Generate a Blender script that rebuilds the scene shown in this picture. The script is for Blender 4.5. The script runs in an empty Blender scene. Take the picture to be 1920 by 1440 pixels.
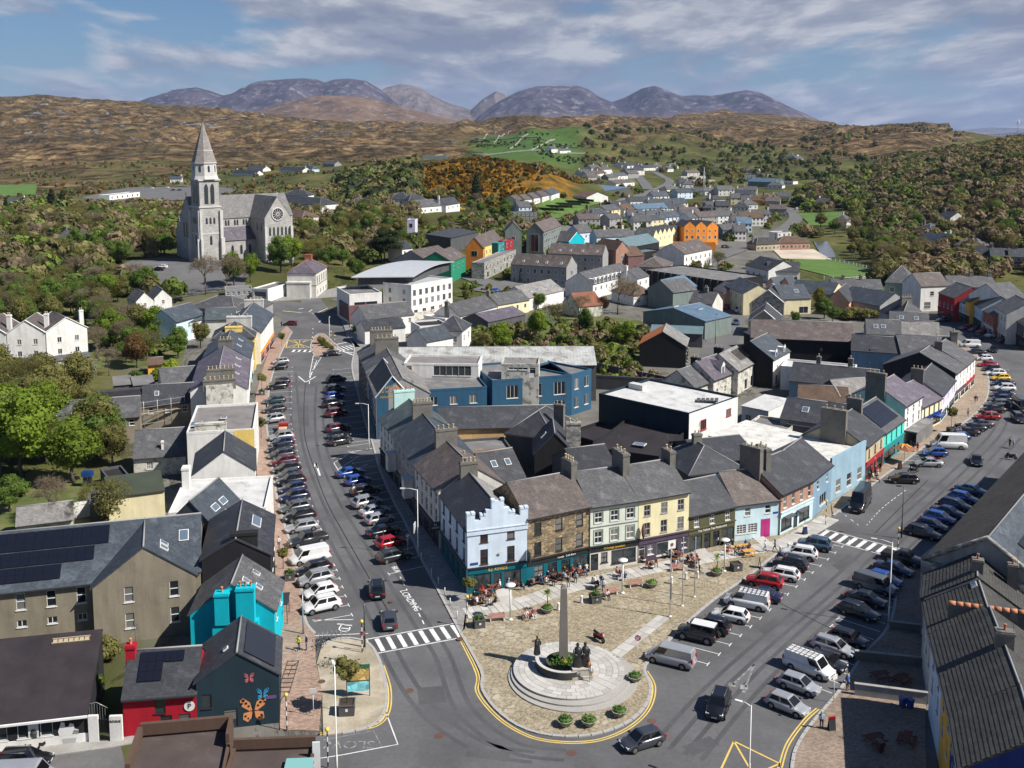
import bpy,bmesh,math,random
import numpy as np
from math import radians as RAD,sin,cos,pi,hypot,atan2
from mathutils import Vector,Matrix
random.seed(7);RNG=np.random.default_rng(11)
SC=bpy.context.scene
COL=SC.collection
# camera, sky, sun, exposure
CAM_H,PITCH,FPX,Y0=57.0,RAD(7.0),1930.0,487.0
cd=bpy.data.cameras.new('camera');cam=bpy.data.objects.new('camera',cd);COL.objects.link(cam)
cam.location=(0,0,CAM_H);cam.rotation_euler=(RAD(90)-PITCH,0,0)
cd.sensor_width=36;cd.lens=36*FPX/1920;cd.shift_y=-(720-Y0)/1920
cd.clip_start=1;cd.clip_end=80000
SC.camera=cam
SUN_EL,SUN_DIR=RAD(46),Vector((8.0,-2.9,0)).normalized()
sd=bpy.data.lights.new('sun','SUN');sun=bpy.data.objects.new('sun',sd);COL.objects.link(sun)
sd.energy=5.0;sd.angle=RAD(0.53);sd.color=(1.0,0.95,0.87)
sv=Vector((SUN_DIR.x*cos(SUN_EL),SUN_DIR.y*cos(SUN_EL),sin(SUN_EL)))
sun.rotation_euler=sv.to_track_quat('Z','Y').to_euler();sun.location=sv*200
W=bpy.data.worlds.new('World');SC.world=W;W.use_nodes=True
SKY_STRENGTH=0.044
def build_world():
 nt=W.node_tree;N=nt.nodes;N.clear();L=nt.links.new
 out=N.new('ShaderNodeOutputWorld');bg=N.new('ShaderNodeBackground');bg.inputs[1].default_value=SKY_STRENGTH
 sky=N.new('ShaderNodeTexSky');sky.sky_type='NISHITA';sky.sun_disc=False
 sky.sun_elevation=SUN_EL;sky.sun_rotation=atan2(SUN_DIR.x,SUN_DIR.y);sky.altitude=60
 sky.air_density=1.0;sky.dust_density=0.35;sky.ozone_density=2.0
 tc=N.new('ShaderNodeTexCoord');sep=N.new('ShaderNodeSeparateXYZ');L(tc.outputs['Generated'],sep.inputs[0])
 def math_(op,a,b=None,clamp=False):
  m=N.new('ShaderNodeMath');m.operation=op;m.use_clamp=clamp
  for i,v in enumerate((a,b)):
   if v is None:continue
   if isinstance(v,(int,float)):m.inputs[i].default_value=v
   else:L(v,m.inputs[i])
  return m.outputs[0]
 z=math_('MAXIMUM',sep.outputs[2],0.0)
 den=math_('ADD',z,0.16)
 cu=math_('DIVIDE',sep.outputs[0],den);cv=math_('DIVIDE',sep.outputs[1],den)
 com=N.new('ShaderNodeCombineXYZ');L(cu,com.inputs[0]);L(math_('MULTIPLY',cv,0.34),com.inputs[1]);L(math_('MULTIPLY',z,9.0),com.inputs[2])
 def noise(scale,detail,off,rough=0.55,dist=0.0,sc=(1,1,1)):
  mp=N.new('ShaderNodeMapping');L(com.outputs[0],mp.inputs[0]);mp.inputs['Location'].default_value=off;mp.inputs['Scale'].default_value=sc
  n=N.new('ShaderNodeTexNoise');n.inputs['Scale'].default_value=scale;n.inputs['Detail'].default_value=detail
  n.inputs['Roughness'].default_value=rough;n.inputs['Distortion'].default_value=dist
  L(mp.outputs[0],n.inputs['Vector']);return n.outputs['Fac']
 big=noise(0.7,3,(2.3,4.4,0.2),0.5,0.0,(1,1,1.2));det=noise(2.0,9,(0.3,5.2,0.6),0.58,0.2,(1,1,1.1));up=noise(2.0,9,(0.3,5.2,0.76),0.58,0.2,(1,1,1.1))
 s=math_('ADD',math_('MULTIPLY',big,0.55),math_('MULTIPLY',det,0.55))
 s=math_('ADD',s,math_('MULTIPLY',sep.outputs[0],0.13))
 s=math_('SUBTRACT',s,math_('MULTIPLY',math_('MAXIMUM',math_('SUBTRACT',z,0.14),0.0),0.40))
 def ramp(fac,stops):
  r=N.new('ShaderNodeValToRGB');L(fac,r.inputs[0]);e=r.color_ramp.elements
  while len(e)>2:e.remove(e[-1])
  for i,(p,c)in enumerate(stops):
   el=e[i]if i<2 else e.new(p)
   el.position=p;el.color=(*c,1)
  return r.outputs[0]
 cover=ramp(s,[(0.452,(0,0,0)),(0.545,(0.95,)*3)])
 lit=math_('ADD',math_('MULTIPLY',math_('SUBTRACT',det,up),1.6),math_('SUBTRACT',0.86,math_('MULTIPLY',s,0.62)))
 ccol=ramp(lit,[(0.34,(3.6,4.0,5.2)),(0.50,(5.4,5.7,6.6)),(0.68,(9.4,9.4,9.6))])
 skm=N.new('ShaderNodeMixRGB');skm.blend_type='MULTIPLY';skm.inputs[0].default_value=1
 L(sky.outputs[0],skm.inputs[1]);skm.inputs[2].default_value=(0.66,0.90,1.18,1)
 mx=N.new('ShaderNodeMixRGB');L(cover,mx.inputs[0]);L(skm.outputs[0],mx.inputs[1]);L(ccol,mx.inputs[2])
 L(mx.outputs[0],bg.inputs[0]);L(bg.outputs[0],out.inputs[0])
build_world()
SC.view_settings.view_transform='Standard';SC.view_settings.look='None'
SC.view_settings.exposure=0.55;SC.view_settings.gamma=1;SC.view_settings.use_curve_mapping=False
SC.render.engine='CYCLES';SC.cycles.max_bounces=5;SC.cycles.diffuse_bounces=2;SC.cycles.glossy_bounces=2
SC.cycles.transparent_max_bounces=6;SC.cycles.transmission_bounces=2;SC.cycles.volume_bounces=0
SC.cycles.use_denoising=True;SC.cycles.caustics_reflective=False;SC.cycles.caustics_refractive=False
# terrain heights (metres), by bearing and distance
T_C=np.array([-700,0,200,400,600,700,800,900,1000,1100,1200,1300,1400,1500,1600,1700,1800,1900,2000,2700],float)
T_R=[(0,[0]*20),(300,[0]*20),
(345,[2,2,3,4,2,1,1,0,0,0,0,0,0,0,0,0,0,0,0,0]),
(390,[5,6,8,9,6,4,3,2,1,0,0,0,0,0,0,0,1,2,3,4]),
(480,[9,10,10,10,9,9,8,6,4,3,2,1,0,-1,-1,1,5,11,17,30]),
(600,[8,8,8,10,12,13,14,11,8,5,3,1,0,0,2,8,16,24,32,60]),
(700,[6,7,8,9,14,19,24,24,18,9,4,2,2,2,5,14,25,34,42,70]),
(800,[5,6,7,8,16,23,31,37,31,16,6,4,3,4,8,20,31,41,48,75]),
(1000,[4,5,6,8,18,22,26,28,24,13,8,6,6,8,13,27,37,47,52,70]),
(1300,[10,12,15,18,20,22,24,27,31,24,15,13,12,18,26,34,40,46,50,60]),
(1700,[42,45,43,40,38,39,41,47,56,60,50,42,29,36,46,54,43,40,36,40]),
(2200,[115,107,97,86,73,69,66,72,84,85,86,71,60,58,66,73,60,42,36,36]),
(2800,[170,156,138,112,90,80,71,72,75,78,80,83,85,78,66,56,45,39,36,36]),
(4000,[150,120,100,85,75,65,60,65,70,80,95,128,132,110,70,46,38,34,34,34]),
(6000,[80,70,60,55,50,50,50,50,50,50,50,60,60,55,50,40,34,34,34,34]),
(10000,[30]*20),(20000,[5]*20),(60000,[-60]*20)]
T_D=np.array([r[0]for r in T_R],float);T_Z=np.array([r[1]for r in T_R],float)
def _hash(ix,iy,s):
 h=(ix*374761393+iy*668265263+s*982451653)&0x7fffffff
 h=((h^(h>>13))*1274126177)&0x7fffffff
 return((h^(h>>16))&0xffff)/65535.0
def vnoise(x,y,s=0):
 x=np.asarray(x,float);y=np.asarray(y,float)
 ix=np.floor(x).astype(np.int64);iy=np.floor(y).astype(np.int64);fx=x-ix;fy=y-iy
 fx=fx*fx*(3-2*fx);fy=fy*fy*(3-2*fy)
 a=_hash(ix,iy,s);b=_hash(ix+1,iy,s);c=_hash(ix,iy+1,s);d=_hash(ix+1,iy+1,s)
 return(a*(1-fx)+b*fx)*(1-fy)+(c*(1-fx)+d*fx)*fy
def fbm(x,y,o=5,s=0,ridge=False):
 r=0;a=1;t=0
 for k in range(o):
  n=vnoise(np.asarray(x)*2**k+17.3*k,np.asarray(y)*2**k-9.1*k,s+k)
  if ridge:n=1-np.abs(2*n-1)
  r=r+a*n;t+=a;a*=0.5
 return r/t
def smooth(a,b,x):
 t=np.clip((np.asarray(x,float)-a)/(b-a),0,1);return t*t*(3-2*t)
def T(x,y):
 """terrain height (arrays allowed)"""
 x=np.asarray(x,float);y=np.asarray(y,float)
 D=np.clip(y,1,59000);c=np.clip(960+FPX*x/D,-699,2699)
 i=np.clip(np.searchsorted(T_D,D,side='right')-1,0,len(T_D)-2)
 j=np.clip(np.searchsorted(T_C,c,side='right')-1,0,len(T_C)-2)
 fd=(D-T_D[i])/(T_D[i+1]-T_D[i]);fc=(c-T_C[j])/(T_C[j+1]-T_C[j])
 fd=fd*fd*(3-2*fd);fc=fc*fc*(3-2*fc)
 z=(T_Z[i,j]*(1-fc)+T_Z[i,j+1]*fc)*(1-fd)+(T_Z[i+1,j]*(1-fc)+T_Z[i+1,j+1]*fc)*fd
 a=smooth(900,2000,D)
 n=(fbm(x/260,y/420,5,3)-0.5)*50*a+(fbm(x/70,y/120,4,9,True)-0.55)*24*smooth(1200,1900,D)*(1-smooth(5000,9000,D))
 n=n*np.where(c>1780,0.25,1.0)
 return z+n*smooth(430,900,D)
def ray(px,py):
 u=(px-960)/FPX;v=(py-Y0)/FPX
 return u,cos(PITCH)-v*sin(PITCH),-sin(PITCH)-v*cos(PITCH)
def G(px,py,h=0.0):
 """the place on the ground (plus h metres) that stands behind a point of the photograph"""
 dx,dy,dz=ray(px,py)
 if dz<0:
  t=(h-CAM_H)/dz
  if t*dy<298:return Vector((dx*t,dy*t,0.0))
 lo=250.0;p=lo
 ts=np.concatenate([np.linspace(250,1500,500),np.linspace(1505,6000,600)])
 zs=CAM_H+dz*ts;g=T(dx*ts,dy*ts)+h
 k=np.argmax(zs<g)
 if k==0:t=ts[-1]if not zs[0]<g[0]else ts[0]
 else:
  a,b=zs[k-1]-g[k-1],zs[k]-g[k];t=ts[k-1]+(ts[k]-ts[k-1])*a/(a-b)
 return Vector((dx*t,dy*t,float(T(dx*t,dy*t))))
def P2(pts,h=0.0):return[G(x,y,h).xy for x,y in pts]
# materials
MATS={}
def node_mat(name):
 m=bpy.data.materials.new(name);m.use_nodes=True
 nt=m.node_tree;b=nt.nodes['Principled BSDF'];return m,nt,b
class NT:
 def __init__(s,nt):s.nt=nt;s.N=nt.nodes;s.L=nt.links.new
 def new(s,t,**k):
  n=s.N.new(t)
  for a,v in k.items():setattr(n,a,v)
  return n
 def put(s,sock,v):
  if isinstance(v,bpy.types.NodeSocket):s.L(v,sock)
  elif isinstance(v,(tuple,list))and len(v)==3 and sock.type=='RGBA':sock.default_value=(*v,1)
  else:sock.default_value=v
 def math(s,op,a,b=0.0,clamp=False):
  n=s.new('ShaderNodeMath',operation=op,use_clamp=clamp);s.put(n.inputs[0],a);s.put(n.inputs[1],b);return n.outputs[0]
 def mix(s,f,a,b,mode='MIX'):
  n=s.new('ShaderNodeMixRGB',blend_type=mode);s.put(n.inputs[0],f);s.put(n.inputs[1],a);s.put(n.inputs[2],b);return n.outputs[0]
 def noise(s,vec,scale,detail=4,rough=0.55,dist=0.0):
  n=s.new('ShaderNodeTexNoise');n.inputs['Scale'].default_value=scale;n.inputs['Detail'].default_value=detail
  n.inputs['Roughness'].default_value=rough;n.inputs['Distortion'].default_value=dist;s.L(vec,n.inputs['Vector']);return n.outputs['Fac']
 def rng(s,f,a,b,c,d):
  n=s.new('ShaderNodeMapRange');s.put(n.inputs[0],f)
  for i,v in enumerate((a,b,c,d)):n.inputs[i+1].default_value=v
  return n.outputs[0]
 def scale(s,col,f):return s.mix(1.0,col,s.comb(f),'MULTIPLY')
 def comb(s,f):
  n=s.new('ShaderNodeCombineColor')
  for i in range(3):s.put(n.inputs[i],f)
  return n.outputs[0]
 def bump(s,h,strength,dist=0.05):
  n=s.new('ShaderNodeBump');n.inputs['Strength'].default_value=strength;n.inputs['Distance'].default_value=dist
  s.put(n.inputs['Height'],h);return n.outputs[0]
def mk(name,col,rough=0.85,spec=0.3,big=0.25,fine=0.15,scale=1.0,pat=None,pcol=None,metal=0.0,bump=0.3,rnd=0.0,tile=(0.5,0.25),stain=None,coat=0.0,pos=False,streak=0.0):
 if name in MATS:return MATS[name]
 m,nt,b=node_mat(name);n=NT(nt)
 if pos:co=n.new('ShaderNodeNewGeometry').outputs['Position']
 else:co=n.new('ShaderNodeTexCoord').outputs['UV']
 c=None;h=None
 base=(*col,1)
 if pat in('slate','brick','slab','tile'):
  br=n.new('ShaderNodeTexBrick');n.L(co,br.inputs['Vector'])
  br.inputs['Scale'].default_value=1.0;br.inputs['Brick Width'].default_value=tile[0];br.inputs['Row Height'].default_value=tile[1]
  ms={'slate':0.012,'brick':0.012,'slab':0.02,'tile':0.035}[pat]
  br.inputs['Mortar Size'].default_value=ms;br.inputs['Mortar Smooth'].default_value=0.3;br.inputs['Bias'].default_value=0.0
  k={'slate':(0.78,1.18),'brick':(0.75,1.25),'slab':(0.85,1.12),'tile':(0.82,1.15)}[pat]
  br.inputs['Color1'].default_value=tuple(v*k[0]for v in col)+(1,);br.inputs['Color2'].default_value=tuple(min(1,v*k[1])for v in col)+(1,)
  br.inputs['Mortar'].default_value=tuple(pcol or[v*0.55 for v in col])+(1,)
  c=br.outputs['Color'];h=n.math('SUBTRACT',1.0,br.outputs['Fac'])
 elif pat=='stone':
  vo=n.new('ShaderNodeTexVoronoi');mp=n.new('ShaderNodeMapping');n.L(co,mp.inputs[0]);mp.inputs['Scale'].default_value=(1/tile[0],1/tile[1],1)
  n.L(mp.outputs[0],vo.inputs['Vector']);vo.inputs['Scale'].default_value=1.0;vo.inputs['Randomness'].default_value=0.85
  v2=n.new('ShaderNodeTexVoronoi',feature='DISTANCE_TO_EDGE');n.L(mp.outputs[0],v2.inputs['Vector']);v2.inputs['Scale'].default_value=1.0;v2.inputs['Randomness'].default_value=0.85
  sp=n.new('ShaderNodeSeparateColor');n.L(vo.outputs['Color'],sp.inputs[0])
  r=n.new('ShaderNodeValToRGB');n.L(sp.outputs[0],r.inputs[0]);e=r.color_ramp.elements
  e[0].color=(col[0]*0.45,col[1]*0.45,col[2]*0.5,1);e[1].color=(min(1,col[0]*1.6),min(1,col[1]*1.55),min(1,col[2]*1.4),1)
  e2=e.new(0.5);e2.color=base
  edge=n.rng(v2.outputs['Distance'],0.02,0.09,0,1)
  c=n.mix(edge,tuple(pcol or[v*0.6 for v in col]),r.outputs[0]);h=edge
 elif pat=='corr':
  wv=n.new('ShaderNodeTexWave',bands_direction='X');n.L(co,wv.inputs['Vector']);wv.inputs['Scale'].default_value=1.0/tile[0]*0.5
  wv.inputs['Distortion'].default_value=0.0;h=wv.outputs['Fac']
  c=n.mix(n.rng(h,0,1,0.0,0.35),base[:3],tuple(v*0.7 for v in col))
 else:
  rgb=n.new('ShaderNodeRGB');rgb.outputs[0].default_value=base;c=rgb.outputs[0]
 nb=n.noise(co,0.35*scale,5,0.6);nf=n.noise(co,6.0*scale,5,0.65)
 c=n.scale(c,n.rng(nb,0.25,0.75,1-big,1+big));c=n.scale(c,n.rng(nf,0.25,0.75,1-fine,1+fine))
 if stain:
  st=n.noise(co,stain[1]*scale,6,0.65,0.6);c=n.mix(n.rng(st,stain[2],stain[3],0,stain[4]if len(stain)>4 else 0.8),c,stain[0])
 if streak:
  mp2=n.new('ShaderNodeMapping');n.L(co,mp2.inputs[0]);mp2.inputs['Scale'].default_value=(.8,.14,1);sk=n.noise(mp2.outputs[0],1.0,3,.6);c=n.scale(c,n.rng(sk,.40,.70,1.0+streak*.2,1-streak*.7))
 if rnd:
  oi=n.new('ShaderNodeObjectInfo');c=n.scale(c,n.rng(oi.outputs['Random'],0,1,1-rnd,1+rnd))
 n.put(b.inputs['Base Color'],c);b.inputs['Roughness'].default_value=rough;b.inputs['Specular IOR Level'].default_value=spec;b.inputs['Metallic'].default_value=metal
 if coat:b.inputs['Coat Weight'].default_value=coat;b.inputs['Coat Roughness'].default_value=0.08
 if bump:
  hh=nf if h is None else n.math('ADD',n.math('MULTIPLY',h,1.0),n.math('MULTIPLY',nf,0.4))
  n.put(b.inputs['Normal'],n.bump(hh,bump,0.03))
 MATS[name]=m;return m
def paint(name,col,rough=0.3,coat=0.6,metal=0.0,spec=0.5):
 if name in MATS:return MATS[name]
 m,nt,b=node_mat(name);n=NT(nt)
 co=n.new('ShaderNodeTexCoord').outputs['Object']
 c=n.scale(n.mix(0,(*col,),(*col,)),n.rng(n.noise(co,1.3,3),0.3,0.7,0.93,1.07))
 n.put(b.inputs['Base Color'],c);b.inputs['Roughness'].default_value=rough;b.inputs['Metallic'].default_value=metal
 b.inputs['Coat Weight'].default_value=coat;b.inputs['Coat Roughness'].default_value=0.05;b.inputs['Specular IOR Level'].default_value=spec
 MATS[name]=m;return m
def glow(name,col,s):
 m,nt,b=node_mat(name);b.inputs['Base Color'].default_value=(*col,1);b.inputs['Emission Color'].default_value=(*col,1);b.inputs['Emission Strength'].default_value=s
 return m
def glassy(name,col,rough=0.08,rnd=0.0,curtain=None):
 if name in MATS:return MATS[name]
 m,nt,b=node_mat(name);n=NT(nt)
 rgb=n.new('ShaderNodeRGB');rgb.outputs[0].default_value=(*col,1);c=rgb.outputs[0]
 if curtain:
  oi=n.new('ShaderNodeObjectInfo');c=n.mix(n.rng(oi.outputs['Random'],0.55,0.6,0,0.75),c,curtain)
 n.put(b.inputs['Base Color'],c);b.inputs['Roughness'].default_value=rough;b.inputs['Specular IOR Level'].default_value=0.7
 MATS[name]=m;return m
 # mesh builder
class MB:
 def __init__(s):s.v=[];s.f=[];s.m=[];s.sm=[]
 def face(s,pts,m=0,smooth=False):
  i=len(s.v);s.v+=[tuple(p)for p in pts];s.f.append(tuple(range(i,i+len(pts))));s.m.append(m);s.sm.append(smooth)
 def box(s,x0,x1,y0,y1,z0,z1,m=0,M=None,skip=''):
  c=[(x0,y0,z0),(x1,y0,z0),(x1,y1,z0),(x0,y1,z0),(x0,y0,z1),(x1,y0,z1),(x1,y1,z1),(x0,y1,z1)]
  if M is not None:c=[tuple(M@Vector(p))for p in c]
  i=len(s.v);s.v+=c
  for k,f in(('b',(0,3,2,1)),('t',(4,5,6,7)),('f',(0,1,5,4)),('r',(1,2,6,5)),('k',(2,3,7,6)),('l',(3,0,4,7))):
   if k not in skip:s.f.append(tuple(i+a for a in f));s.m.append(m);s.sm.append(False)
 def prism(s,poly,z0,z1,m=0,top=True,bottom=False,mt=None):
  n=len(poly);i=len(s.v)
  s.v+=[(p[0],p[1],z0)for p in poly]+[(p[0],p[1],z1)for p in poly]
  for k in range(n):
   j=(k+1)%n;s.f.append((i+k,i+j,i+n+j,i+n+k));s.m.append(m);s.sm.append(False)
  if top:s.f.append(tuple(i+n+k for k in range(n)));s.m.append(m if mt is None else mt);s.sm.append(False)
  if bottom:s.f.append(tuple(i+n-1-k for k in range(n)));s.m.append(m);s.sm.append(False)
 def loft(s,rings,m=0,smooth=True,cap=(True,True),closed=True):
  i=len(s.v);n=len(rings[0])
  for r in rings:s.v+=[tuple(p)for p in r]
  for a in range(len(rings)-1):
   for k in range(n if closed else n-1):
    j=(k+1)%n
    s.f.append((i+a*n+k,i+a*n+j,i+(a+1)*n+j,i+(a+1)*n+k));s.m.append(m);s.sm.append(smooth)
  if cap[0]:s.f.append(tuple(i+n-1-k for k in range(n)));s.m.append(m);s.sm.append(False)
  if cap[1]:s.f.append(tuple(i+(len(rings)-1)*n+k for k in range(n)));s.m.append(m);s.sm.append(False)
 def lathe(s,prof,n=12,cx=0,cy=0,m=0,smooth=True,M=None,cap=(True,True)):
  rings=[]
  for r,z in prof:
   ring=[Vector((cx+r*cos(2*pi*k/n),cy+r*sin(2*pi*k/n),z))for k in range(n)]
   if M is not None:ring=[M@p for p in ring]
   rings.append(ring)
  s.loft(rings,m,smooth,cap)
 def tube(s,pts,r,n=6,m=0,smooth=True):
  pts=[Vector(p)for p in pts];rs=r if isinstance(r,(list,tuple))else[r]*len(pts);rings=[]
  for k,p in enumerate(pts):
   d=(pts[min(k+1,len(pts)-1)]-pts[max(k-1,0)]).normalized()
   a=d.cross(Vector((0,0,1))if abs(d.z)<0.9 else Vector((1,0,0))).normalized();b=d.cross(a)
   rings.append([p+rs[k]*(a*cos(2*pi*q/n)+b*sin(2*pi*q/n))for q in range(n)])
  s.loft(rings,m,smooth)
 def mesh(s,name,mats):
  me=bpy.data.meshes.new(name);me.from_pydata(s.v,[],s.f)
  for m in(mats if isinstance(mats,(list,tuple))else[mats]):me.materials.append(m)
  me.polygons.foreach_set('material_index',s.m);me.polygons.foreach_set('use_smooth',s.sm)
  auto_uv(me);return me
 def build(s,name,mats,parent=None,loc=None,rz=0.0):
  return link(name,s.mesh(name,mats),parent,loc,rz)
def auto_uv(me):
 nl=len(me.loops)
 if nl==0:return
 co=np.empty(len(me.vertices)*3);me.vertices.foreach_get('co',co);co=co.reshape(-1,3)
 nr=np.empty(len(me.polygons)*3);me.polygons.foreach_get('normal',nr);nr=nr.reshape(-1,3)
 tot=np.empty(len(me.polygons),np.int32);me.polygons.foreach_get('loop_total',tot)
 vi=np.empty(nl,np.int32);me.loops.foreach_get('vertex_index',vi)
 fi=np.repeat(np.arange(len(tot)),tot)
 hx=-nr[:,1].copy();hy=nr[:,0].copy();l=np.hypot(hx,hy);flat=l<1e-3
 hx[flat]=1;hy[flat]=0;l[flat]=1;hx/=l;hy/=l
 u=np.stack([hx,hy,np.zeros_like(hx)],1);v=np.cross(nr,u)
 p=co[vi];uv=np.stack([(p*u[fi]).sum(1),(p*v[fi]).sum(1)],1)
 lay=me.uv_layers.new(name='uv');lay.data.foreach_set('uv',uv.astype(np.float32).ravel())
def link(name,data,parent=None,loc=None,rz=0.0):
 o=bpy.data.objects.new(name,data);COL.objects.link(o)
 if parent is not None:o.parent=parent
 if loc is not None:o.location=loc
 if rz:o.rotation_euler=(0,0,rz)
 return o
def font_mesh(cu,mat):
 t=bpy.data.objects.new('tmp',cu);COL.objects.link(t);dg=bpy.context.evaluated_depsgraph_get();dg.update()
 me=bpy.data.meshes.new_from_object(t.evaluated_get(dg));bpy.data.objects.remove(t);bpy.data.curves.remove(cu)
 me.materials.clear();me.materials.append(mat);return me
LABELS={}
def tag(o,label,cat,group=None):
 o['label']=label;o['category']=cat
 if group:o['group']=group
 LABELS.setdefault(label,[]).append(o.name);return o
def thing(name,label,cat,loc=(0,0,0),rz=0.0,group=None):
 return tag(link(name,None,None,loc,rz),label,cat,group)
def struct(o):o['kind']='structure';return o
def stuff(o):o['kind']='stuff';return o
KIDS={}
def copy_tree(src,loc=None,rz=None,parent=None,label=None,group=None,sc=None,mats=None):
 c=src.copy();COL.objects.link(c)
 if parent is not None:c.parent=parent
 if loc is not None:c.location=loc
 if rz is not None:c.rotation_euler=(0,0,rz)
 if sc is not None:c.scale=sc if isinstance(sc,tuple)else(sc,)*3
 if label:c['label']=label;LABELS.setdefault(label,[]).append(c.name)
 if group:c['group']=group
 if mats and c.data is not None and c.data.name in mats:c.data=mats[c.data.name]
 if src.name not in KIDS:KIDS[src.name]=list(src.children)
 for ch in KIDS[src.name]:copy_tree(ch,parent=c,mats=mats)
 return c
ORD=['nearest','second','third','fourth','fifth','sixth','seventh','eighth','ninth','tenth','eleventh','twelfth','thirteenth','fourteenth','fifteenth','sixteenth','seventeenth','eighteenth','nineteenth','twentieth','twenty-first','twenty-second','twenty-third','twenty-fourth','twenty-fifth','twenty-sixth','twenty-seventh','twenty-eighth','twenty-ninth','thirtieth']
# the land
def build_land():
 cs=np.linspace(-700,2620,420);ds=np.concatenate([np.linspace(40,290,26),np.geomspace(298,3200,330),np.geomspace(3300,60000,60)])
 C,D=np.meshgrid(cs,ds);X=(C-960)/FPX*D;Y=D;Z=T(X,Y)
 n,m=X.shape
 v=np.stack([X,Y,Z],-1).reshape(-1,3)
 idx=np.arange(n*m).reshape(n,m)
 f=np.stack([idx[:-1,:-1],idx[:-1,1:],idx[1:,1:],idx[1:,:-1]],-1).reshape(-1,4)
 me=bpy.data.meshes.new('ground');me.vertices.add(len(v));me.vertices.foreach_set('co',v.ravel())
 me.loops.add(f.size);me.loops.foreach_set('vertex_index',f.ravel());me.polygons.add(len(f))
 me.polygons.foreach_set('loop_start',np.arange(0,f.size,4));me.polygons.foreach_set('loop_total',np.full(len(f),4));me.update()
 me.polygons.foreach_set('use_smooth',np.ones(len(f),bool))
 w=(fbm(X/90,Y/160,4,21)-0.5)
 heath=np.maximum(smooth(1230,1380,D+w*500)*smooth(1480,1560,C+w*100)*(1-smooth(1800,1880,C+w*100)),smooth(1130,1330,D+w*500)*(1-smooth(820,940,C+w*200)));heath=np.maximum(heath,smooth(1500,1800,D+w*700))
 heath=np.maximum(heath,smooth(860,960,D+w*200)*(1-smooth(120,330,C))*.7)
 heath*=1-smooth(1760,1830,C+w*200)*(1-smooth(1800,2600,D))
 rock=smooth(1450,1750,D)*(1-smooth(3200,4000,D))*np.where(C<960,1.0,0.45)*(1-0.6*smooth(760,980,C)*(C<1700))
 rock*=1-smooth(1760,1830,C)*0.9
 gorse=smooth(740,820,C+w*60)*(1-smooth(1040,1110,C+w*60))*smooth(600,680,D+w*80)*(1-smooth(940,1010,D))
 field=smooth(860,910,C)*(1-smooth(1060,1110,C))*smooth(1080,1180,D)*(1-smooth(1560,1720,D+w*200))
 urban=(1-smooth(300,360,D+w*40))*smooth(150,330,C)+(1-smooth(560,700,D))*smooth(980,1080,C)*(1-smooth(1450,1520,C))
 urban=np.clip(urban,0,1)*0.9
 a=me.color_attributes.new('zone_a','FLOAT_COLOR','POINT');b=me.color_attributes.new('zone_b','FLOAT_COLOR','POINT')
 one=np.ones_like(X)
 a.data.foreach_set('color',np.stack([heath,rock,gorse,one],-1).astype(np.float32).ravel())
 b.data.foreach_set('color',np.stack([field,urban,0*one,one],-1).astype(np.float32).ravel())
 mt,nt,bs=node_mat('land');q=NT(nt)
 pos=q.new('ShaderNodeNewGeometry').outputs['Position']
 mp=q.new('ShaderNodeMapping');q.L(pos,mp.inputs[0]);mp.inputs['Scale'].default_value=(1,0.7,0.6);pv=mp.outputs[0]
 za=q.new('ShaderNodeAttribute',attribute_name='zone_a');zb=q.new('ShaderNodeAttribute',attribute_name='zone_b')
 sa=q.new('ShaderNodeSeparateColor');q.L(za.outputs['Color'],sa.inputs[0]);sb=q.new('ShaderNodeSeparateColor');q.L(zb.outputs['Color'],sb.inputs[0])
 n1=q.noise(pv,0.02,8,0.65);n2=q.noise(pv,0.15,6,0.65);n3=q.noise(pv,0.008,5,0.6);n4=q.noise(pv,0.045,9,0.7,0.5)
 def rp(f,st):
  r=q.new('ShaderNodeValToRGB');q.L(f,r.inputs[0]);e=r.color_ramp.elements
  for i,(p,c)in enumerate(st):
   el=e[i]if i<2 else e.new(p)
   el.position=p;el.color=(*c,1)
  return r.outputs[0]
 scrub=q.mix(q.rng(n2,.35,.65,0,1),rp(n1,[(.35,(.045,.055,.016)),(.5,(.085,.09,.026)),(.66,(.17,.145,.055))]),rp(n1,[(.35,(.06,.05,.024)),(.5,(.06,.07,.022)),(.66,(.13,.12,.042))]))
 hb=rp(n4,[(.36,(.030,.024,.013)),(.45,(.085,.058,.028)),(.53,(.20,.125,.062)),(.66,(.42,.32,.165))])
 hb=q.mix(q.rng(n3,.4,.62,0,.75),hb,rp(n4,[(.35,(.038,.036,.018)),(.6,(.10,.075,.036))]))
 rk=q.rng(q.noise(pv,0.022,11,0.74,1.0),.54,.59,0,.9);rcol=rp(n2,[(.36,(.06,.056,.052)),(.62,(.34,.325,.30))])
 gs=rp(q.noise(pv,0.08,8,0.7),[(.36,(.045,.05,.012)),(.5,(.16,.085,.014)),(.66,(.33,.15,.012))])
 fl=rp(n2,[(.3,(.045,.09,.02)),(.7,(.085,.145,.034))])
 ub=rp(n2,[(.3,(.11,.105,.10)),(.7,(.2,.19,.175))])
 c=q.mix(sa.outputs[0],scrub,hb);c=q.mix(sb.outputs[0],c,fl);c=q.mix(sa.outputs[2],c,gs)
 c=q.mix(q.math('MULTIPLY',sa.outputs[1],rk),c,rcol);c=q.mix(sb.outputs[1],c,ub)
 q.put(bs.inputs['Base Color'],c);bs.inputs['Roughness'].default_value=0.95;bs.inputs['Specular IOR Level'].default_value=0.1
 q.put(bs.inputs['Normal'],q.bump(q.math('MULTIPLY',q.math('ADD',n4,q.math('MULTIPLY',rk,.8)),q.math('ADD',sa.outputs[0],.04,True)),1.0,12.0))
 me.materials.append(mt);struct(link('ground',me))
build_land()
SHEETS={}
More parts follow.
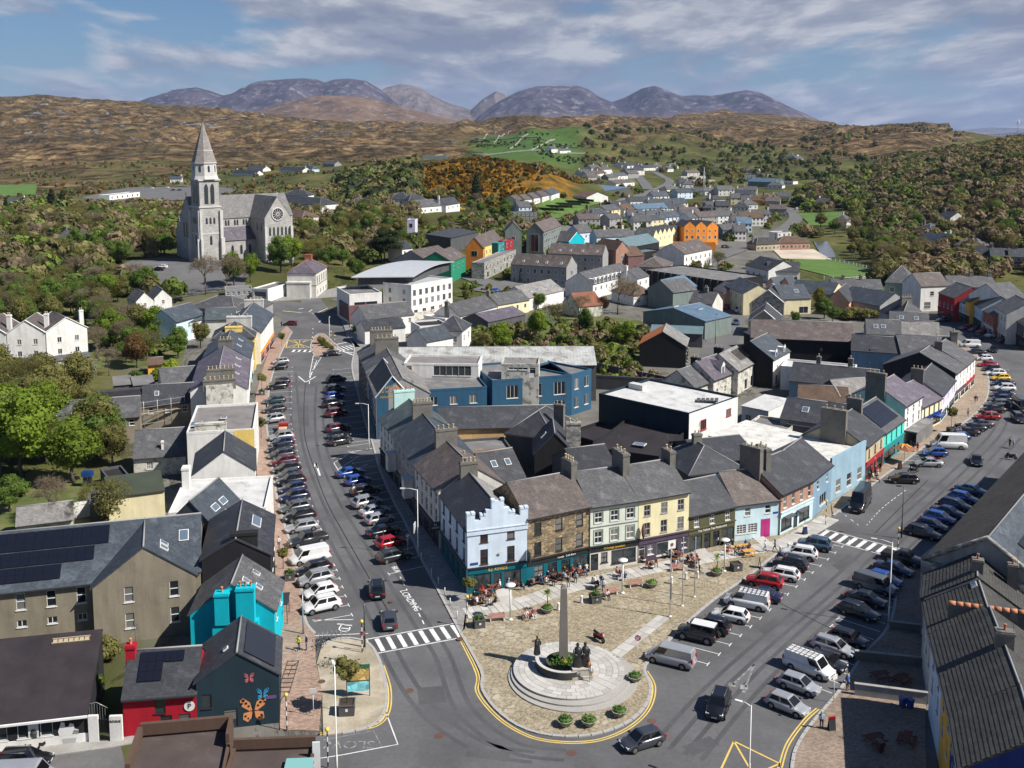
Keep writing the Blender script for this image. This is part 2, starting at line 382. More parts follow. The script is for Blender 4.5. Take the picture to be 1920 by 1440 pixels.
def drape(name,pts,mat,dz=0.05,maxlen=12.0,parent=None,world=False,flat=False):
 """a sheet lying on the ground inside an outline"""
 pp=pts if world else P2(pts)
 SHEETS[name]=[(p[0],p[1])for p in pp]
 bm=bmesh.new();vs=[bm.verts.new((p[0],p[1],0))for p in pp];f=bm.faces.new(vs)
 if f.normal.z<0 or sum((pp[i][0]*pp[(i+1)%len(pp)][1]-pp[(i+1)%len(pp)][0]*pp[i][1])for i in range(len(pp)))<0:f.normal_flip()
 bmesh.ops.triangulate(bm,faces=bm.faces[:])
 if not flat and max(p[1]for p in pp)>298:
  for _ in range(6):
   es=[e for e in bm.edges if e.calc_length()>maxlen]
   if not es:break
   bmesh.ops.subdivide_edges(bm,edges=es,cuts=1);bmesh.ops.triangulate(bm,faces=bm.faces[:])
 for v in bm.verts:v.co.z=(0 if flat else float(T(v.co.x,v.co.y)))+dz
 me=bpy.data.meshes.new(name);bm.to_mesh(me);bm.free();me.materials.append(mat);auto_uv(me)
 return link(name,me,parent)
def catmull(p,n=6):
 p=[Vector((a[0],a[1]))for a in p];out=[]
 for i in range(len(p)-1):
  a,b,c,d=p[max(i-1,0)],p[i],p[i+1],p[min(i+2,len(p)-1)]
  for k in range(n):
   t=k/n;out.append(0.5*((2*b)+(c-a)*t+(2*a-5*b+4*c-d)*t*t+(3*b-a-3*c+d)*t**3))
 return out+[p[-1]]
def strip_pts(line,w,off=0.0):
 L,R=[],[]
 for i,p in enumerate(line):
  d=(line[min(i+1,len(line)-1)]-line[max(i-1,0)]);d=d.normalized()if d.length>0 else Vector((1,0));n=Vector((-d.y,d.x))
  L.append(p+n*(off+w/2));R.append(p+n*(off-w/2))
 return L,R
def strip(mb,line,w,dz,off=0.0,m=0,dash=None):
 L,R=strip_pts(line,w,off);s=0
 for i in range(len(line)-1):
  seg=(line[i+1]-line[i]).length;s+=seg
  if dash and int(s/dash)%2:continue
  q=[R[i],R[i+1],L[i+1],L[i]]
  mb.face([(p.x,p.y,float(T(p.x,p.y))+dz)for p in q],m)
def dense(line,step=1.5):
 out=[]
 for a,b in zip(line[:-1],line[1:]):
  n=max(1,int((b-a).length/step))
  out+=[a+(b-a)*(k/n)for k in range(n)]
 return out+[line[-1]]
def pline(pts,curve=True,n=6):
 w=[Vector(p)for p in P2(pts)]
 return catmull(w,n)if curve else w
ASPH=mk('asphalt',(.108,.108,.112),big=.28,fine=.14,scale=.35,pos=True,stain=((.06,.06,.063),.22,.5,.7,.6))
ASPH2=mk('old_asphalt',(.13,.128,.128),big=.2,fine=.14,scale=.3,pos=True,stain=((.085,.085,.088),.3,.5,.7,.5))
PAVE=mk('pink_paving',(.33,.23,.18),pat='brick',tile=(.4,.2),big=.15,scale=.4,pos=True,stain=((.22,.17,.14),.4,.52,.7,.5))
PAVEG=mk('grey_paving',(.24,.235,.225),pat='slab',tile=(.9,.6),big=.15,scale=.4,pos=True)
GRAV=mk('bound_gravel',(.33,.285,.21),big=.22,fine=.2,scale=.5,pos=True,stain=((.46,.41,.33),.35,.50,.60,.75))
def crazy():
 m,nt,b=node_mat('crazy_paving');n=NT(nt);pos=n.new('ShaderNodeNewGeometry').outputs['Position']
 ds=n.new('ShaderNodeTexNoise');ds.inputs['Scale'].default_value=.9;ds.inputs['Detail'].default_value=3;n.L(pos,ds.inputs['Vector'])
 wp=n.mix(.22,pos,ds.outputs['Color'],'ADD')
 v=n.new('ShaderNodeTexVoronoi');v.inputs['Scale'].default_value=.95;n.L(wp,v.inputs['Vector']);e=n.new('ShaderNodeTexVoronoi',feature='DISTANCE_TO_EDGE');e.inputs['Scale'].default_value=.95;n.L(wp,e.inputs['Vector'])
 sp=n.new('ShaderNodeSeparateColor');n.L(v.outputs['Color'],sp.inputs[0]);big=n.noise(pos,.11,5,.65);f=n.noise(pos,3.2,8,.75)
 stone=n.mix(sp.outputs[0],(.29,.25,.18),(.47,.42,.33));grit=n.mix(n.rng(f,.38,.62,0,1),(.17,.14,.09),(.34,.285,.195))
 joint=n.rng(e.outputs['Distance'],.03,.16,0,1);mask=n.math('MULTIPLY',joint,n.rng(big,.47,.58,.05,.72))
 c=n.mix(mask,grit,stone);c=n.scale(c,n.rng(f,.3,.7,.74,1.24));n.put(b.inputs['Base Color'],c);b.inputs['Roughness'].default_value=.9;n.put(b.inputs['Normal'],n.bump(n.math('ADD',mask,f),.5,.05));return m
GRAV2=crazy()
KERB=mk('granite_kerb',(.36,.35,.335),big=.15,fine=.15)
SLABM=mk('granite_slab',(.42,.405,.38),big=.12,fine=.14,rnd=.16,stain=((.28,.27,.25),.6,.55,.75,.5))
WHITE=mk('white_line',(.66,.66,.65),big=.12,fine=.2,scale=1.5,pos=True,stain=((.3,.3,.3),.9,.5,.75,.6))
FAINT=mk('worn_line',(.26,.26,.26),big=.25,fine=.3,scale=1.5,pos=True,stain=((.10,.10,.10),1.2,.45,.6,.85))
YEL=mk('yellow_line',(.62,.45,.12),big=.15,fine=.2,scale=1.5,pos=True)
CONC=mk('concrete',(.32,.31,.29),big=.22,fine=.15,stain=((.2,.19,.18),.5,.5,.7,.6))
road_px=[(586,1440),(592,1380),(700,1365),(726,1335),(728,1290),(716,1240),(694,1208),(590,1190),(573,1165),(566,1110),(556,1062),(540,1005),(522,945),(512,885),(505,830),(500,790),(505,730),(515,690),(533,650),(548,622),(522,590),(470,575),(470,562),(640,556),(655,575),(640,600),(650,628),(664,652),(660,690),(672,740),(684,790),(698,830),(712,880),(738,940),(762,985),(786,1040),(815,1095),(864,1188),(903,1262),(903,1290),(940,1340),(1007,1375),(1067,1383),(1128,1376),(1182,1354),(1214,1322),(1222,1288),(1208,1250),(1288,1165),(1345,1118),(1400,1082),(1450,1042),(1505,1000),(1548,978),(1590,945),(1650,893),(1700,850),(1745,812),(1785,772),(1815,730),(1826,700),(1824,680),(1806,660),(1784,638),(1762,610),(1735,590),(1760,584),(1800,602),(1850,625),(1920,665),(2000,715),(2000,780),(1920,900),(1800,990),(1700,1075),(1667,1173),(1620,1227),(1573,1297),(1520,1360),(1493,1403),(1485,1440),(1470,1560),(580,1560)]
struct(drape('main_road',road_px,ASPH,0.012))
LANES=[]
def lane(name,pts,w,mat=ASPH2,dz=0.3,n=6):
 LANES.append((pline(pts,True,n),w));mb=MB();strip(mb,dense(pline(pts,True,n),4.0),w,dz);return struct(mb.build(name,mat))
lane('side_lane',[(1318,705),(1345,660),(1362,620),(1372,590),(1362,565),(1340,545)],8.5,dz=.02)
lane('back_street',[(470,568),(420,575),(380,580)],8,dz=.05)
lane('harbour_road',[(640,566),(690,545),(720,520),(740,500)],8,dz=.15)
lane('station_road',[(880,520),(930,535),(1000,545),(1060,555)],9,dz=.25)
lane('north_road',[(1240,650),(1050,445),(1100,412),(1150,388),(1200,368),(1240,352),(1256,340),(1240,330),(1225,322)][1:],9,dz=.4)
lane('galway_road',[(1290,500),(1345,482),(1400,462),(1450,440),(1484,420),(1492,405),(1478,392),(1440,388)],9,dz=.4)
lane('estate_road',[(1196,330),(1206,342),(1216,356)],10,dz=.5)
lane('school_drive',[(200,360),(260,352),(330,348),(400,356)],8,dz=.4)
struct(drape('lower_street',[(-160,1424),(120,1402),(225,1392),(250,1500),(-160,1560)],ASPH2,.02))
struct(drape('church_yard',[(205,512),(250,488),(300,484),(345,486),(420,490),(470,500),(455,545),(330,560),(255,545)],ASPH2,.25))
struct(drape('school_car_park',[(150,372),(240,352),(420,352),(500,362),(420,372),(250,380)],ASPH2,.35))
struct(drape('yard',[(880,545),(985,520),(1100,545),(1000,560)],ASPH2,.3))
LAWN=mk('lawn',(.085,.155,.03),big=.25,fine=.25,scale=.3,pos=True)
DRYG=mk('rough_grass',(.085,.105,.03),big=.4,fine=.3,scale=.4,pos=True,stain=((.19,.16,.075),.25,.48,.64,.8))
struct(drape('pitch',[(1470,486),(1540,484),(1600,496),(1650,512),(1648,524),(1560,520),(1500,505)],LAWN,.3))
struct(drape('field',[(1492,398),(1590,400),(1588,425),(1520,424)],LAWN,.5))
struct(drape('allotments',[(1000,392),(1040,372),(1105,366),(1128,382),(1060,408),(1030,412)],LAWN,.5))
struct(drape('sports_ground',[(-40,348),(70,346),(66,366),(-40,372)],LAWN,.5))
struct(drape('yard_sand',[(1450,470),(1525,468),(1560,488),(1466,486)],mk('sand',(.5,.43,.34),pos=True,scale=.2),.35))
struct(drape('rough_plot',[(905,655),(960,610),(1060,585),(1200,600),(1240,640),(1190,700),(1120,690),(1000,650)],DRYG,.05))
struct(drape('garden',[(-60,720),(0,690),(170,690),(340,690),(350,640),(240,600),(180,560),(-60,600)],DRYG,.03))
struct(drape('back_yard',[(-60,1000),(0,930),(60,880),(210,900),(300,960),(280,1010),(0,1010)],DRYG,.03))
RIV=mk('river_water',(.09,.10,.11),rough=.12,spec=.6,bump=.05,pos=True)
lane('river',[(1552,484),(1550,474),(1544,464),(1538,454)],7,RIV,.35)
for k,(p,q)in enumerate((((900,270),(930,248)),((925,272),(958,246)),((955,280),(990,252)),((995,282),(1040,262)),((880,262),(1080,278)),((905,292),(1100,288)))):
 w=thing('field_wall','pale dry stone wall dividing the green fields, '+['steep one furthest left','second steep one','third steep one','short one nearest the farmhouse','long upper one','long lower one'][k],'wall');mb=MB();ln=dense(pline([p,q],False),12.0)
 strip(mb,ln,1.2,1.3);L_,R_=strip_pts(ln,1.2)
 for S_ in(L_,R_):
  for i in range(len(ln)-1):a_,b_=(S_[i],S_[i+1])if S_ is R_ else(S_[i+1],S_[i]);mb.face([(a_.x,a_.y,float(T(a_.x,a_.y))-.5),(b_.x,b_.y,float(T(b_.x,b_.y))-.5),(b_.x,b_.y,float(T(b_.x,b_.y))+1.3),(a_.x,a_.y,float(T(a_.x,a_.y))+1.3)])
 mb.build('stones',CONC,w)
def pavement(name,px,mat,kerb=None,z=.12):
 pp=P2(px);mb=MB()
 a=sum(pp[i].x*pp[(i+1)%len(pp)].y-pp[(i+1)%len(pp)].x*pp[i].y for i in range(len(pp)))
 if a<0:pp=pp[::-1]
 mb.prism([(p.x,p.y)for p in pp],-.3,z);o=struct(mb.build(name,mat))
 for v in o.data.vertices:
  if v.co.y>298:v.co.z+=float(T(v.co.x,v.co.y))+.15
 if kerb:
  kerb_row(name,kerb,o,z)
 return o
KST={}
def resample(line,step):
 out=[line[0]];acc=0
 for a,b in zip(line[:-1],line[1:]):
  l=(b-a).length;t=step-acc
  while t<=l:out.append(a+(b-a)*(t/l));t+=step
  acc=(acc+l)%step
 return out
def kerb_row(name,px,par,z=.12,wid=.32,step=1.25):
 line=resample(pline(px,True,8),step);n=0;mb=MB()
 for i in range(len(line)-1):
  a,b=line[i],line[i+1];d=b-a;l=d.length
  if l<.15:continue
  key=round(l,1)
  if key not in KST:q=MB();q.box(0.012,key-.012,-wid/2,wid/2,-.32,.012);KST[key]=q.mesh('kerbstone',KERB)
  link('kerbstone',KST[key],par,(a.x,a.y,z+(n%3)*.003),atan2(d.y,d.x));n+=1
 return None
pavement('lower_pavement',[(-160,1416),(100,1399),(232,1384),(258,1380),(258,1392),(214,1402),(100,1418),(-160,1440)],CONC)
LEFTK=[(590,1188),(573,1165),(566,1110),(556,1062),(540,1005),(522,945),(512,885),(505,830),(500,790),(505,730),(515,690),(533,650),(548,622)]
pavement('west_pavement',LEFTK+[(538,612),(524,625),(512,645),(500,670),(490,700),(480,740),(476,780),(474,830),(480,880),(488,940),(497,1000),(505,1060),(513,1120),(522,1200),(525,1370),(598,1372),(604,1300),(592,1240)],PAVE,LEFTK)
RIGHTK=[(650,628),(664,652),(660,690),(672,740),(684,790),(698,830),(712,880),(738,940),(762,985),(786,1040),(815,1095),(864,1188)]
pavement('east_pavement',RIGHTK+[(872,1180),(878,1118),(850,1066),(815,1010),(770,930),(738,860),(715,800),(702,740),(694,690),(680,655)],PAVEG,RIGHTK)
ISL=[(604,1210),(640,1197),(688,1205),(712,1240),(724,1290),(722,1332),(698,1362),(640,1376)]
pavement('planted_island',ISL+[(606,1380),(604,1300),(594,1245)],GRAV,ISL)
PLZK=[(864,1188),(903,1260),(903,1290),(925,1325),(962,1356),(1007,1375),(1067,1382),(1126,1375),(1180,1353),(1212,1321),(1220,1288),(1208,1254),(1225,1232),(1288,1168),(1345,1120),(1400,1083),(1450,1043),(1505,1001),(1546,980)]
plaza=pavement('square',PLZK+[(1559,968),(1557.5,943),(1523,975),(1462,1005),(1378,1017),(1290,1038),(1196,1058),(1106,1074),(988,1100),(877,1116),(868,1182)],GRAV2,PLZK)
UPK=[(1562,967),(1600,938),(1650,898),(1690,870),(1730,840),(1772,816),(1803,796),(1834,771),(1851,745),(1854,715),(1848,690),(1834,668),(1812,650),(1786,632)]
pavement('main_street_pavement',UPK+[(1776,640),(1800,660),(1824,690),(1826,722),(1808,740),(1789,758),(1763,794),(1727,812),(1694,834),(1655,874),(1621,904),(1558,943)],mk('tan_paving',(.30,.235,.175),pat='brick',tile=(.4,.2),scale=.4,pos=True),UPK)
EASTK=[(1485,1440),(1493,1403),(1520,1360),(1573,1297),(1620,1227),(1667,1173),(1700,1075),(1800,990),(1920,900)]
pavement('south_pavement',[(1470,1560)]+EASTK+[(1960,920),(1790,1060),(1738,1100),(1735,1400),(1745,1560)],mk('brown_paving',(.26,.20,.155),pat='brick',tile=(.3,.15),scale=.4,pos=True),[(1472,1540)]+EASTK)
TRI=[(590,668),(582,650),(592,630),(606,626),(622,640),(634,652),(615,662)]
pavement('traffic_island',TRI,PAVE,TRI+TRI[:1])
pavement('corner_pavement',[(640,600),(650,628),(664,652),(690,650),(690,600),(655,585)],PAVEG)
pavement('bridge_pavement',[(508,566),(640,557),(650,535),(600,548),(510,556)],PAVEG)
def slabs(parent,line,w,n_across,step,z,name='paving_slab',cache={}):
 pts=dense(line,step);k=0
 for i in range(len(pts)-1):
  a,b=pts[i],pts[i+1];d=b-a;l=d.length;ang=atan2(d.y,d.x);t=Vector((-d.y,d.x)).normalized()
  for j in range(n_across):
   ww=w/n_across;key=(round(l,1),round(ww,2))
   if key not in cache:
    mb=MB();mb.box(-l/2+.02,l/2-.02,-ww/2+.02,ww/2-.02,-.1,.02);cache[key]=mb.mesh('paving_slab',SLABM)
   c=a+d*.5+t*(ww*(j+.5)-w/2)
   link(name,cache[key],parent,(c.x,c.y,z+.004*((i*7+j*3)%3)),ang);k+=1
path=thing('granite_path','grey granite slab path running past the shopfronts across the square','path')
slabs(path,pline([(872,1152),(930,1142),(985,1130),(1050,1108),(1120,1090),(1180,1077),(1250,1062),(1330,1047),(1400,1034),(1470,1020),(1530,988),(1556,972)],True,5),2.8,2,2.2,.125)
for k,(a,b)in enumerate([((955,1135),(938,1106)),((1290,1052),(1262,1062)),((1325,1048),(1310,1030)),((1440,1024),(1418,1006))]):
 slabs(path,pline([a,b],False),1.8,1,1.8,.130)
path2=thing('granite_path','narrow grey slab path from the monument steps towards the flagpoles','path')
slabs(path2,pline([(1152,1232),(1245,1158)],False),1.5,2,1.6,.125)
def zebra(label,c0,c1,w,n,parent=None):
 a,b=Vector(G(*c0).xy),Vector(G(*c1).xy);d=b-a;l=d.length;ang=atan2(d.y,d.x)
 t=thing('zebra_crossing',label,'zebra crossing',(a.x,a.y,.02),ang)
 me=MB();me.box(0.06,l/n-.06,-w/2,w/2,0,.006);sm=me.mesh('white_stripe',WHITE)
 dk=MB();dk.box(0,l/n,-w/2,w/2,-.002,.003);dm=dk.mesh('dark_stripe',mk('dark_stripe',(.075,.075,.078),pos=True))
 for k in range(n):link('white_stripe' if k%2==0 else 'dark_stripe',sm if k%2==0 else dm,t,(k*l/n,0,0))
 e=MB();e.box(-.2,l+.2,w/2+.2,w/2+.35,0,.006);e.box(-.2,l+.2,-w/2-.35,-w/2-.2,0,.006);e.build('edge_line',WHITE,t)
zebra('zebra crossing over the left street between the square and the planted island',(686,1214),(860,1182),3.0,17)
zebra('zebra crossing over the right street beside the blue sandwich board',(1540,1000),(1676,1036),3.0,15)
zebra('worn zebra crossing at the mouth of the street by the traffic island',(638,654),(672,650),5,9)
zebra('short zebra crossing on the far side of the yellow box',(548,658),(585,658),2.4,7)
def marks(name,mat=WHITE):return name,MB(),mat
mk_white=MB();mk_yel=MB()
def ml(px,w=.12,dash=None,mb=None,curve=True,z=.022,off=0.0):
 strip(mb or mk_white,dense(pline(px,curve),1.0 if not dash else dash/2),w,z,off,0,dash)
for off in(0,.28):
 ml([(858,1192),(892,1262),(892,1296),(915,1330),(952,1362),(1003,1386),(1067,1394),(1130,1388),(1186,1363),(1220,1328),(1229,1288),(1214,1258)],.14,None,mk_yel,off=off)
 ml([(600,1378),(650,1372),(706,1362),(730,1336),(733,1292),(720,1248)],.14,None,mk_yel,off=off)
 ml([(1466,1440),(1480,1396),(1512,1352),(1536,1330)],.14,None,mk_yel,off=off)
bx=[(1376,1390),(1462,1432),(1440,1500),(1330,1490)]
for a,b in((0,1),(1,2),(2,3),(3,0),(0,2),(1,3)):ml([bx[a],bx[b]],.18,None,mk_yel,False)
bx=[(540,638),(585,636),(582,652),(536,652)]
for a,b in((0,1),(1,2),(2,3),(3,0),(0,2),(1,3)):ml([bx[a],bx[b]],.25,None,mk_yel,False)
for t in(.25,.5,.75):
 ml([(540+t*45,638),(536+(1-t)*46,652)],.2,None,mk_yel,False)
ml([(738,1062),(752,1085),(790,1160),(796,1174)],.14,.9);ml([(722,1332),(746,1396),(640,1416),(560,1428)],.12,None,None,False)
ml([(590,1192),(690,1188)],.14,None,None,False);ml([(586,1163),(662,1162)],.14,None,None,False)
ml([(594,676),(580,712)],.16,None,None,False);ml([(588,665),(581,700),(580,720)],.16,None,None,False);ml([(606,664),(581,704)],.14,None,None,False)
for k in range(6):ml([(584+k*.2,668+6*k),(602-3.6*k,670+6*k)],.12,None,None,False,z=.024)
for a,b in(((548,612),(585,608)),((530,583),(592,588)),((592,588),(614,578)),((560,580),(572,577)),((575,588),(590,577)),((592,610),(602,600))):ml([a,b],.3,None,None,False)
for pts in([(598,652),(650,642)],[(650,660),(668,662)],[(625,662),(664,652)],[(615,648),(668,668)]):ml(pts,.5,None,None,False)
def bays(a0,a1,n,vec,ln=4.6):
 A,B=Vector(G(*a0).xy),Vector(G(*a1).xy);v=Vector(vec).normalized()
 for k in range(n+1):
  p=A+(B-A)*(k/n);q=p+v*ln;t=Vector((-v.y,v.x))
  strip(mk_white,[p,p+v*ln],.1,.022);strip(mk_white,[q-t*.45,q+t*.45],.1,.025)
bays((588,1166),(566,1080),5,(1,.42));bays((562,1070),(522,930),9,(1,.42));bays((520,925),(502,800),11,(1,.42));bays((502,780),(512,690),9,(1,.2))
bays((795,1062),(700,830),17,(-1,-.55),5.0);bays((696,825),(662,690),14,(-1,-.45),5.0)
bays((1240,1222),(1520,1000),16,(.9,-.52),5.4);bays((1692,874),(1850,692),24,(1,-.15),5.0);bays((1560,1300),(1730,1080),15,(-.75,.66),5.0)
mk_old=MB()
for p,w in(([(1414,1246),(1374,1284)],.22),([(1414,1246),(1398,1288)],.22),([(1366,1282),(1382,1286)],.7),([(1388,1288),(1402,1290)],.9),([(1392,1296),(1398,1298)],.5)):ml(p,w,None,mk_old,False)
for p in([(606,1388),(700,1370)],[(700,1370),(716,1400)]):ml(p,.1,None,mk_old,False)
struct(mk_old.build('worn_road_markings',FAINT))
mk_tar=MB()
for p in([(573,717),(570,760),(572,820),(590,880),(612,940),(650,1010),(690,1080),(730,1150)],[(1560,1180),(1500,1150),(1420,1110)],[(1740,900),(1690,950),(1640,1000)]):ml(p,.16,None,mk_tar)
struct(mk_tar.build('tar_seams',mk('tar',(.035,.035,.036),pos=True)))
for p in([(560,706),(573,717)],[(573,717),(592,706)],[(589,876),(592,868)],[(592,868),(596,878)],[(592,868),(600,892)]):ml(p,.3,None,None,False)
for p in([(668,846),(700,840)],[(626,868),(664,846)],[(626,868),(640,892)],[(640,892),(690,870)],[(634,880),(672,856)],[(622,860),(668,848)]):ml(p,.12,None,None,False)
ml([(1560,948),(1610,985)][::-1],.1,.9);ml([(1625,985),(1655,952),(1700,918)],.1,.7)
for k,(x,y)in enumerate(((632,1170),(646,1172),(640,1178))):ml([(x,y),(x+14,y+1)],.2,None,None,False)
ml([(640,1172),(636,1180),(644,1184),(654,1182),(656,1176)],.16)
def road_text(txt,px,ang,size,sx=1.0):
 p=G(*px);cu=bpy.data.curves.new('painted_letters','FONT');cu.body=txt;cu.size=size;cu.align_x='CENTER';cu.align_y='CENTER';cu.extrude=.003
 o=link('painted_letters',font_mesh(cu,WHITE),None,(p.x,p.y,.026),ang);o.scale=(sx,1,1);return o
tx=road_text('LOADING',(769,1126),RAD(-66),1.25,1.1);tag(tx,'white painted word LOADING along the bay on the left street','road marking')
tx=road_text('BUS',(742,1068),RAD(-66),1.1);tag(tx,'white painted letters at the head of the loading bay','road marking')
tx=road_text('SLOW',(655,1396),RAD(180),1.7);tx.data.materials[0]=FAINT;tag(tx,'worn white painted letters on the road below the planted island','road marking')
struct(mk_white.build('white_road_markings',WHITE));struct(mk_yel.build('yellow_road_markings',YEL))
pt=MB()
for P_ in([(600,1330),(628,1328),(624,1300),(600,1302)],[(782,1290),(830,1286),(838,1316),(786,1322)],[(690,1060),(706,1058),(716,1084),(700,1087)],[(1420,1180),(1452,1160),(1466,1168),(1434,1190)],[(1560,1060),(1590,1040),(1604,1048),(1574,1070)],[(560,760),(578,760),(580,800),(562,800)],[(640,940),(656,938),(664,962),(648,966)],[(1700,930),(1722,914),(1736,920),(1714,938)],[(1280,1400),(1330,1380),(1350,1396),(1300,1418)],[(880,1400),(960,1410),(950,1428),(872,1418)]):
 pt.face([(p.x,p.y,.017)for p in[G(x,y)for x,y in P_[::-1]]])
for P_ in([(640,1180),(655,1260),(700,1400)],):pass
struct(pt.build('road_patches',mk('patch_asphalt',(.080,.080,.084),pos=True,scale=.5)))
tw_=MB()
for p in([(548,700),(552,760),(560,840),(590,930),(628,1010),(672,1090),(716,1180),(740,1240),(800,1330),(900,1400),(1000,1420)],[(600,720),(598,780),(606,850),(640,930),(690,1010),(740,1090),(790,1170),(830,1230),(870,1330),(960,1400),(1060,1416)],[(1240,1400),(1330,1300),(1440,1200),(1560,1100),(1680,990),(1790,890),(1870,810),(1895,740)],[(1300,1420),(1400,1300),(1500,1200),(1600,1110),(1720,1000),(1830,900),(1905,820)]):
 ln=dense(pline(p,True),1.5)
 for o_ in(-.8,.8):strip(tw_,ln,.5,.0155,o_)
struct(tw_.build('tyre_polish',mk('tyre_polished_asphalt',(.082,.082,.086),rough=.6,pos=True,scale=.4)))
mh=MB();
for x,y,r in((512,1215,.5),(733,1130,.3),(768,1295,.45),(823,1380,.5),(1072,1412,.5),(1222,1352,.45),(1002,1204,.28),(1135,1224,.28),(862,1200,.4),(594,1160,.4),(603,1280,.4)):
 p=G(x,y);z=.02 if x<600 or x>1200 or y>1290 else .14
 mh.prism([(p.x+r*cos(k*pi/5),p.y+r*sin(k*pi/5))for k in range(10)],z-.02,z+.006)
struct(mh.build('manhole_covers',mk('rust_iron',(.12,.065,.05),pos=True)))
# materials for buildings
def render_mat(name,col,st=.35):return mk(name,col,big=.13,fine=.09,scale=.8,bump=.15,streak=.16+st*.3,stain=(tuple(v*.58 for v in col),.45,.52,.78,st+.1))
R={}
for nm,col,st in(('white',(.72,.71,.68),.25),('offwhite',(.60,.585,.54),.35),('cream',(.70,.62,.40),.2),('paleblue',(.56,.66,.77),.10),('iceblue',(.52,.68,.74),.12),('skyblue',(.40,.55,.66),.15),
('steelblue',(.19,.30,.40),.2),('hotelblue',(.026,.092,.165),.10),('navy',(.014,.032,.046),.15),('darkteal',(.0,.105,.145),.1),('turquoise',(.0,.43,.53),.08),('aqua',(.09,.60,.52),.12),
('red',(.36,.008,.022),.1),('crimson',(.30,.02,.03),.15),('brick',(.33,.12,.075),.2),('orange',(.72,.25,.035),.15),('amber',(.72,.40,.06),.15),('yellow',(.74,.55,.16),.15),('lemon',(.72,.66,.42),.12),
('olive',(.085,.085,.045),.15),('purple',(.075,.055,.085),.15),('green',(.02,.22,.13),.15),('sage',(.17,.21,.20),.2),('grey',(.30,.30,.30),.3),('dash',(.235,.205,.155),.6),('darkgrey',(.085,.088,.095),.4),
('black',(.018,.018,.02),.3),('pink',(.62,.30,.30),.12),('salmon',(.66,.36,.25),.15),('lilac',(.60,.55,.72),.1),('mint',(.45,.66,.62),.1),('beige',(.47,.40,.27),.35),('brown',(.10,.062,.045),.3),('mauve',(.16,.085,.085),.12),('tealgreen',(.02,.22,.24),.12),('deepblue',(.012,.03,.16),.1)):
 R[nm]=render_mat(nm+'_render',col,st)
R['stone']=mk('rubble_stone',(.26,.20,.125),pat='stone',tile=(.62,.32),pcol=(.17,.14,.10),big=.12,bump=.8)
R['greystone']=mk('grey_stone',(.30,.295,.28),pat='stone',tile=(.75,.4),pcol=(.26,.25,.23),big=.12,bump=.6)
R['redbrick']=mk('red_brick',(.36,.17,.11),pat='brick',tile=(.24,.08),pcol=(.34,.29,.25),big=.2)
R['ply']=mk('plywood',(.55,.36,.18),pat='slab',tile=(2.4,1.2),pcol=(.36,.22,.11),big=.2)
R['oldwhite']=mk('weathered_whitewash',(.58,.56,.50),big=.25,fine=.2,scale=.9,stain=((.12,.115,.10),.7,.48,.62,.85))
S={}
for nm,col in(('dark',(.042,.045,.053)),('blue',(.050,.062,.078)),('mid',(.085,.085,.09)),('brown',(.105,.085,.078)),('purple',(.115,.10,.125)),('light',(.215,.205,.195)),('green',(.068,.088,.095)),('new',(.032,.034,.042))):
 S[nm]=mk(nm+'_slates',col,rough=.62,spec=.4,pat='slate',tile=(.34,.26),big=.22,fine=.18,rnd=.12,streak=.18,stain=(tuple(min(1,v*2.0+.03)for v in col),.55,.53,.70,.55),bump=.6)
S['tile']=mk('concrete_tiles',(.060,.058,.056),rough=.85,pat='tile',tile=(.42,.36),big=.25,fine=.2,pcol=(.035,.034,.034),stain=((.07,.075,.06),.5,.5,.7,.6),bump=.9)
S['browntile']=mk('brown_tiles',(.13,.085,.06),rough=.85,pat='tile',tile=(.35,.34),big=.3,fine=.2)
S['felt']=mk('flat_roof_felt',(.16,.155,.155),big=.25,fine=.15,stain=((.30,.29,.28),.35,.52,.66,.6))
S['whitefelt']=mk('white_coated_roof',(.52,.52,.51),big=.2,fine=.15,stain=((.16,.16,.15),.4,.55,.7,.7))
S['blackfelt']=mk('black_felt',(.028,.024,.027),rough=.7,big=.3,fine=.2,stain=((.07,.06,.06),.4,.56,.75,.4))
S['greyroof']=mk('grey_roof_membrane',(.20,.185,.18),big=.18,fine=.12,stain=((.11,.10,.10),.3,.5,.68,.6))
S['greenfelt']=mk('green_felt',(.05,.06,.042),big=.2,fine=.2)
S['brownfelt']=mk('brown_deck',(.078,.060,.056),rough=.75,big=.25,fine=.2,stain=((.14,.115,.105),.35,.54,.72,.6))
S['corr']=mk('white_corrugated',(.60,.59,.56),pat='corr',tile=(.55,1),big=.2,fine=.2,stain=((.30,.28,.24),.5,.5,.66,.7))
S['metal']=mk('blue_sheet_roof',(.12,.19,.27),rough=.45,pat='corr',tile=(.5,1),big=.2,metal=.2,stain=((.20,.23,.24),.3,.5,.65,.6))
S['teal']=mk('teal_sheet_roof',(.13,.19,.21),rough=.5,pat='corr',tile=(.5,1),big=.2)
S['rust']=mk('rusty_sheet_roof',(.50,.16,.055),pat='corr',tile=(.4,1),big=.25,fine=.2)
S['silver']=mk('silver_sheet_roof',(.52,.54,.56),rough=.4,pat='corr',tile=(.6,1),metal=.15,big=.1)
S['clear']=mk('pale_sheet_roof',(.40,.41,.40),pat='corr',tile=(1.1,1),pcol=None,big=.3,fine=.2,stain=((.19,.17,.15),.4,.5,.62,.8))
TRIM_W=paint('white_trim',(.72,.72,.70),rough=.5,coat=.1);TRIM_D=paint('dark_trim',(.03,.032,.036),rough=.5,coat=.1);TRIM_BR=paint('brown_frame',(.07,.03,.025),rough=.5,coat=.1);TRIM_BL=paint('blue_trim',(.02,.06,.25),coat=.1)
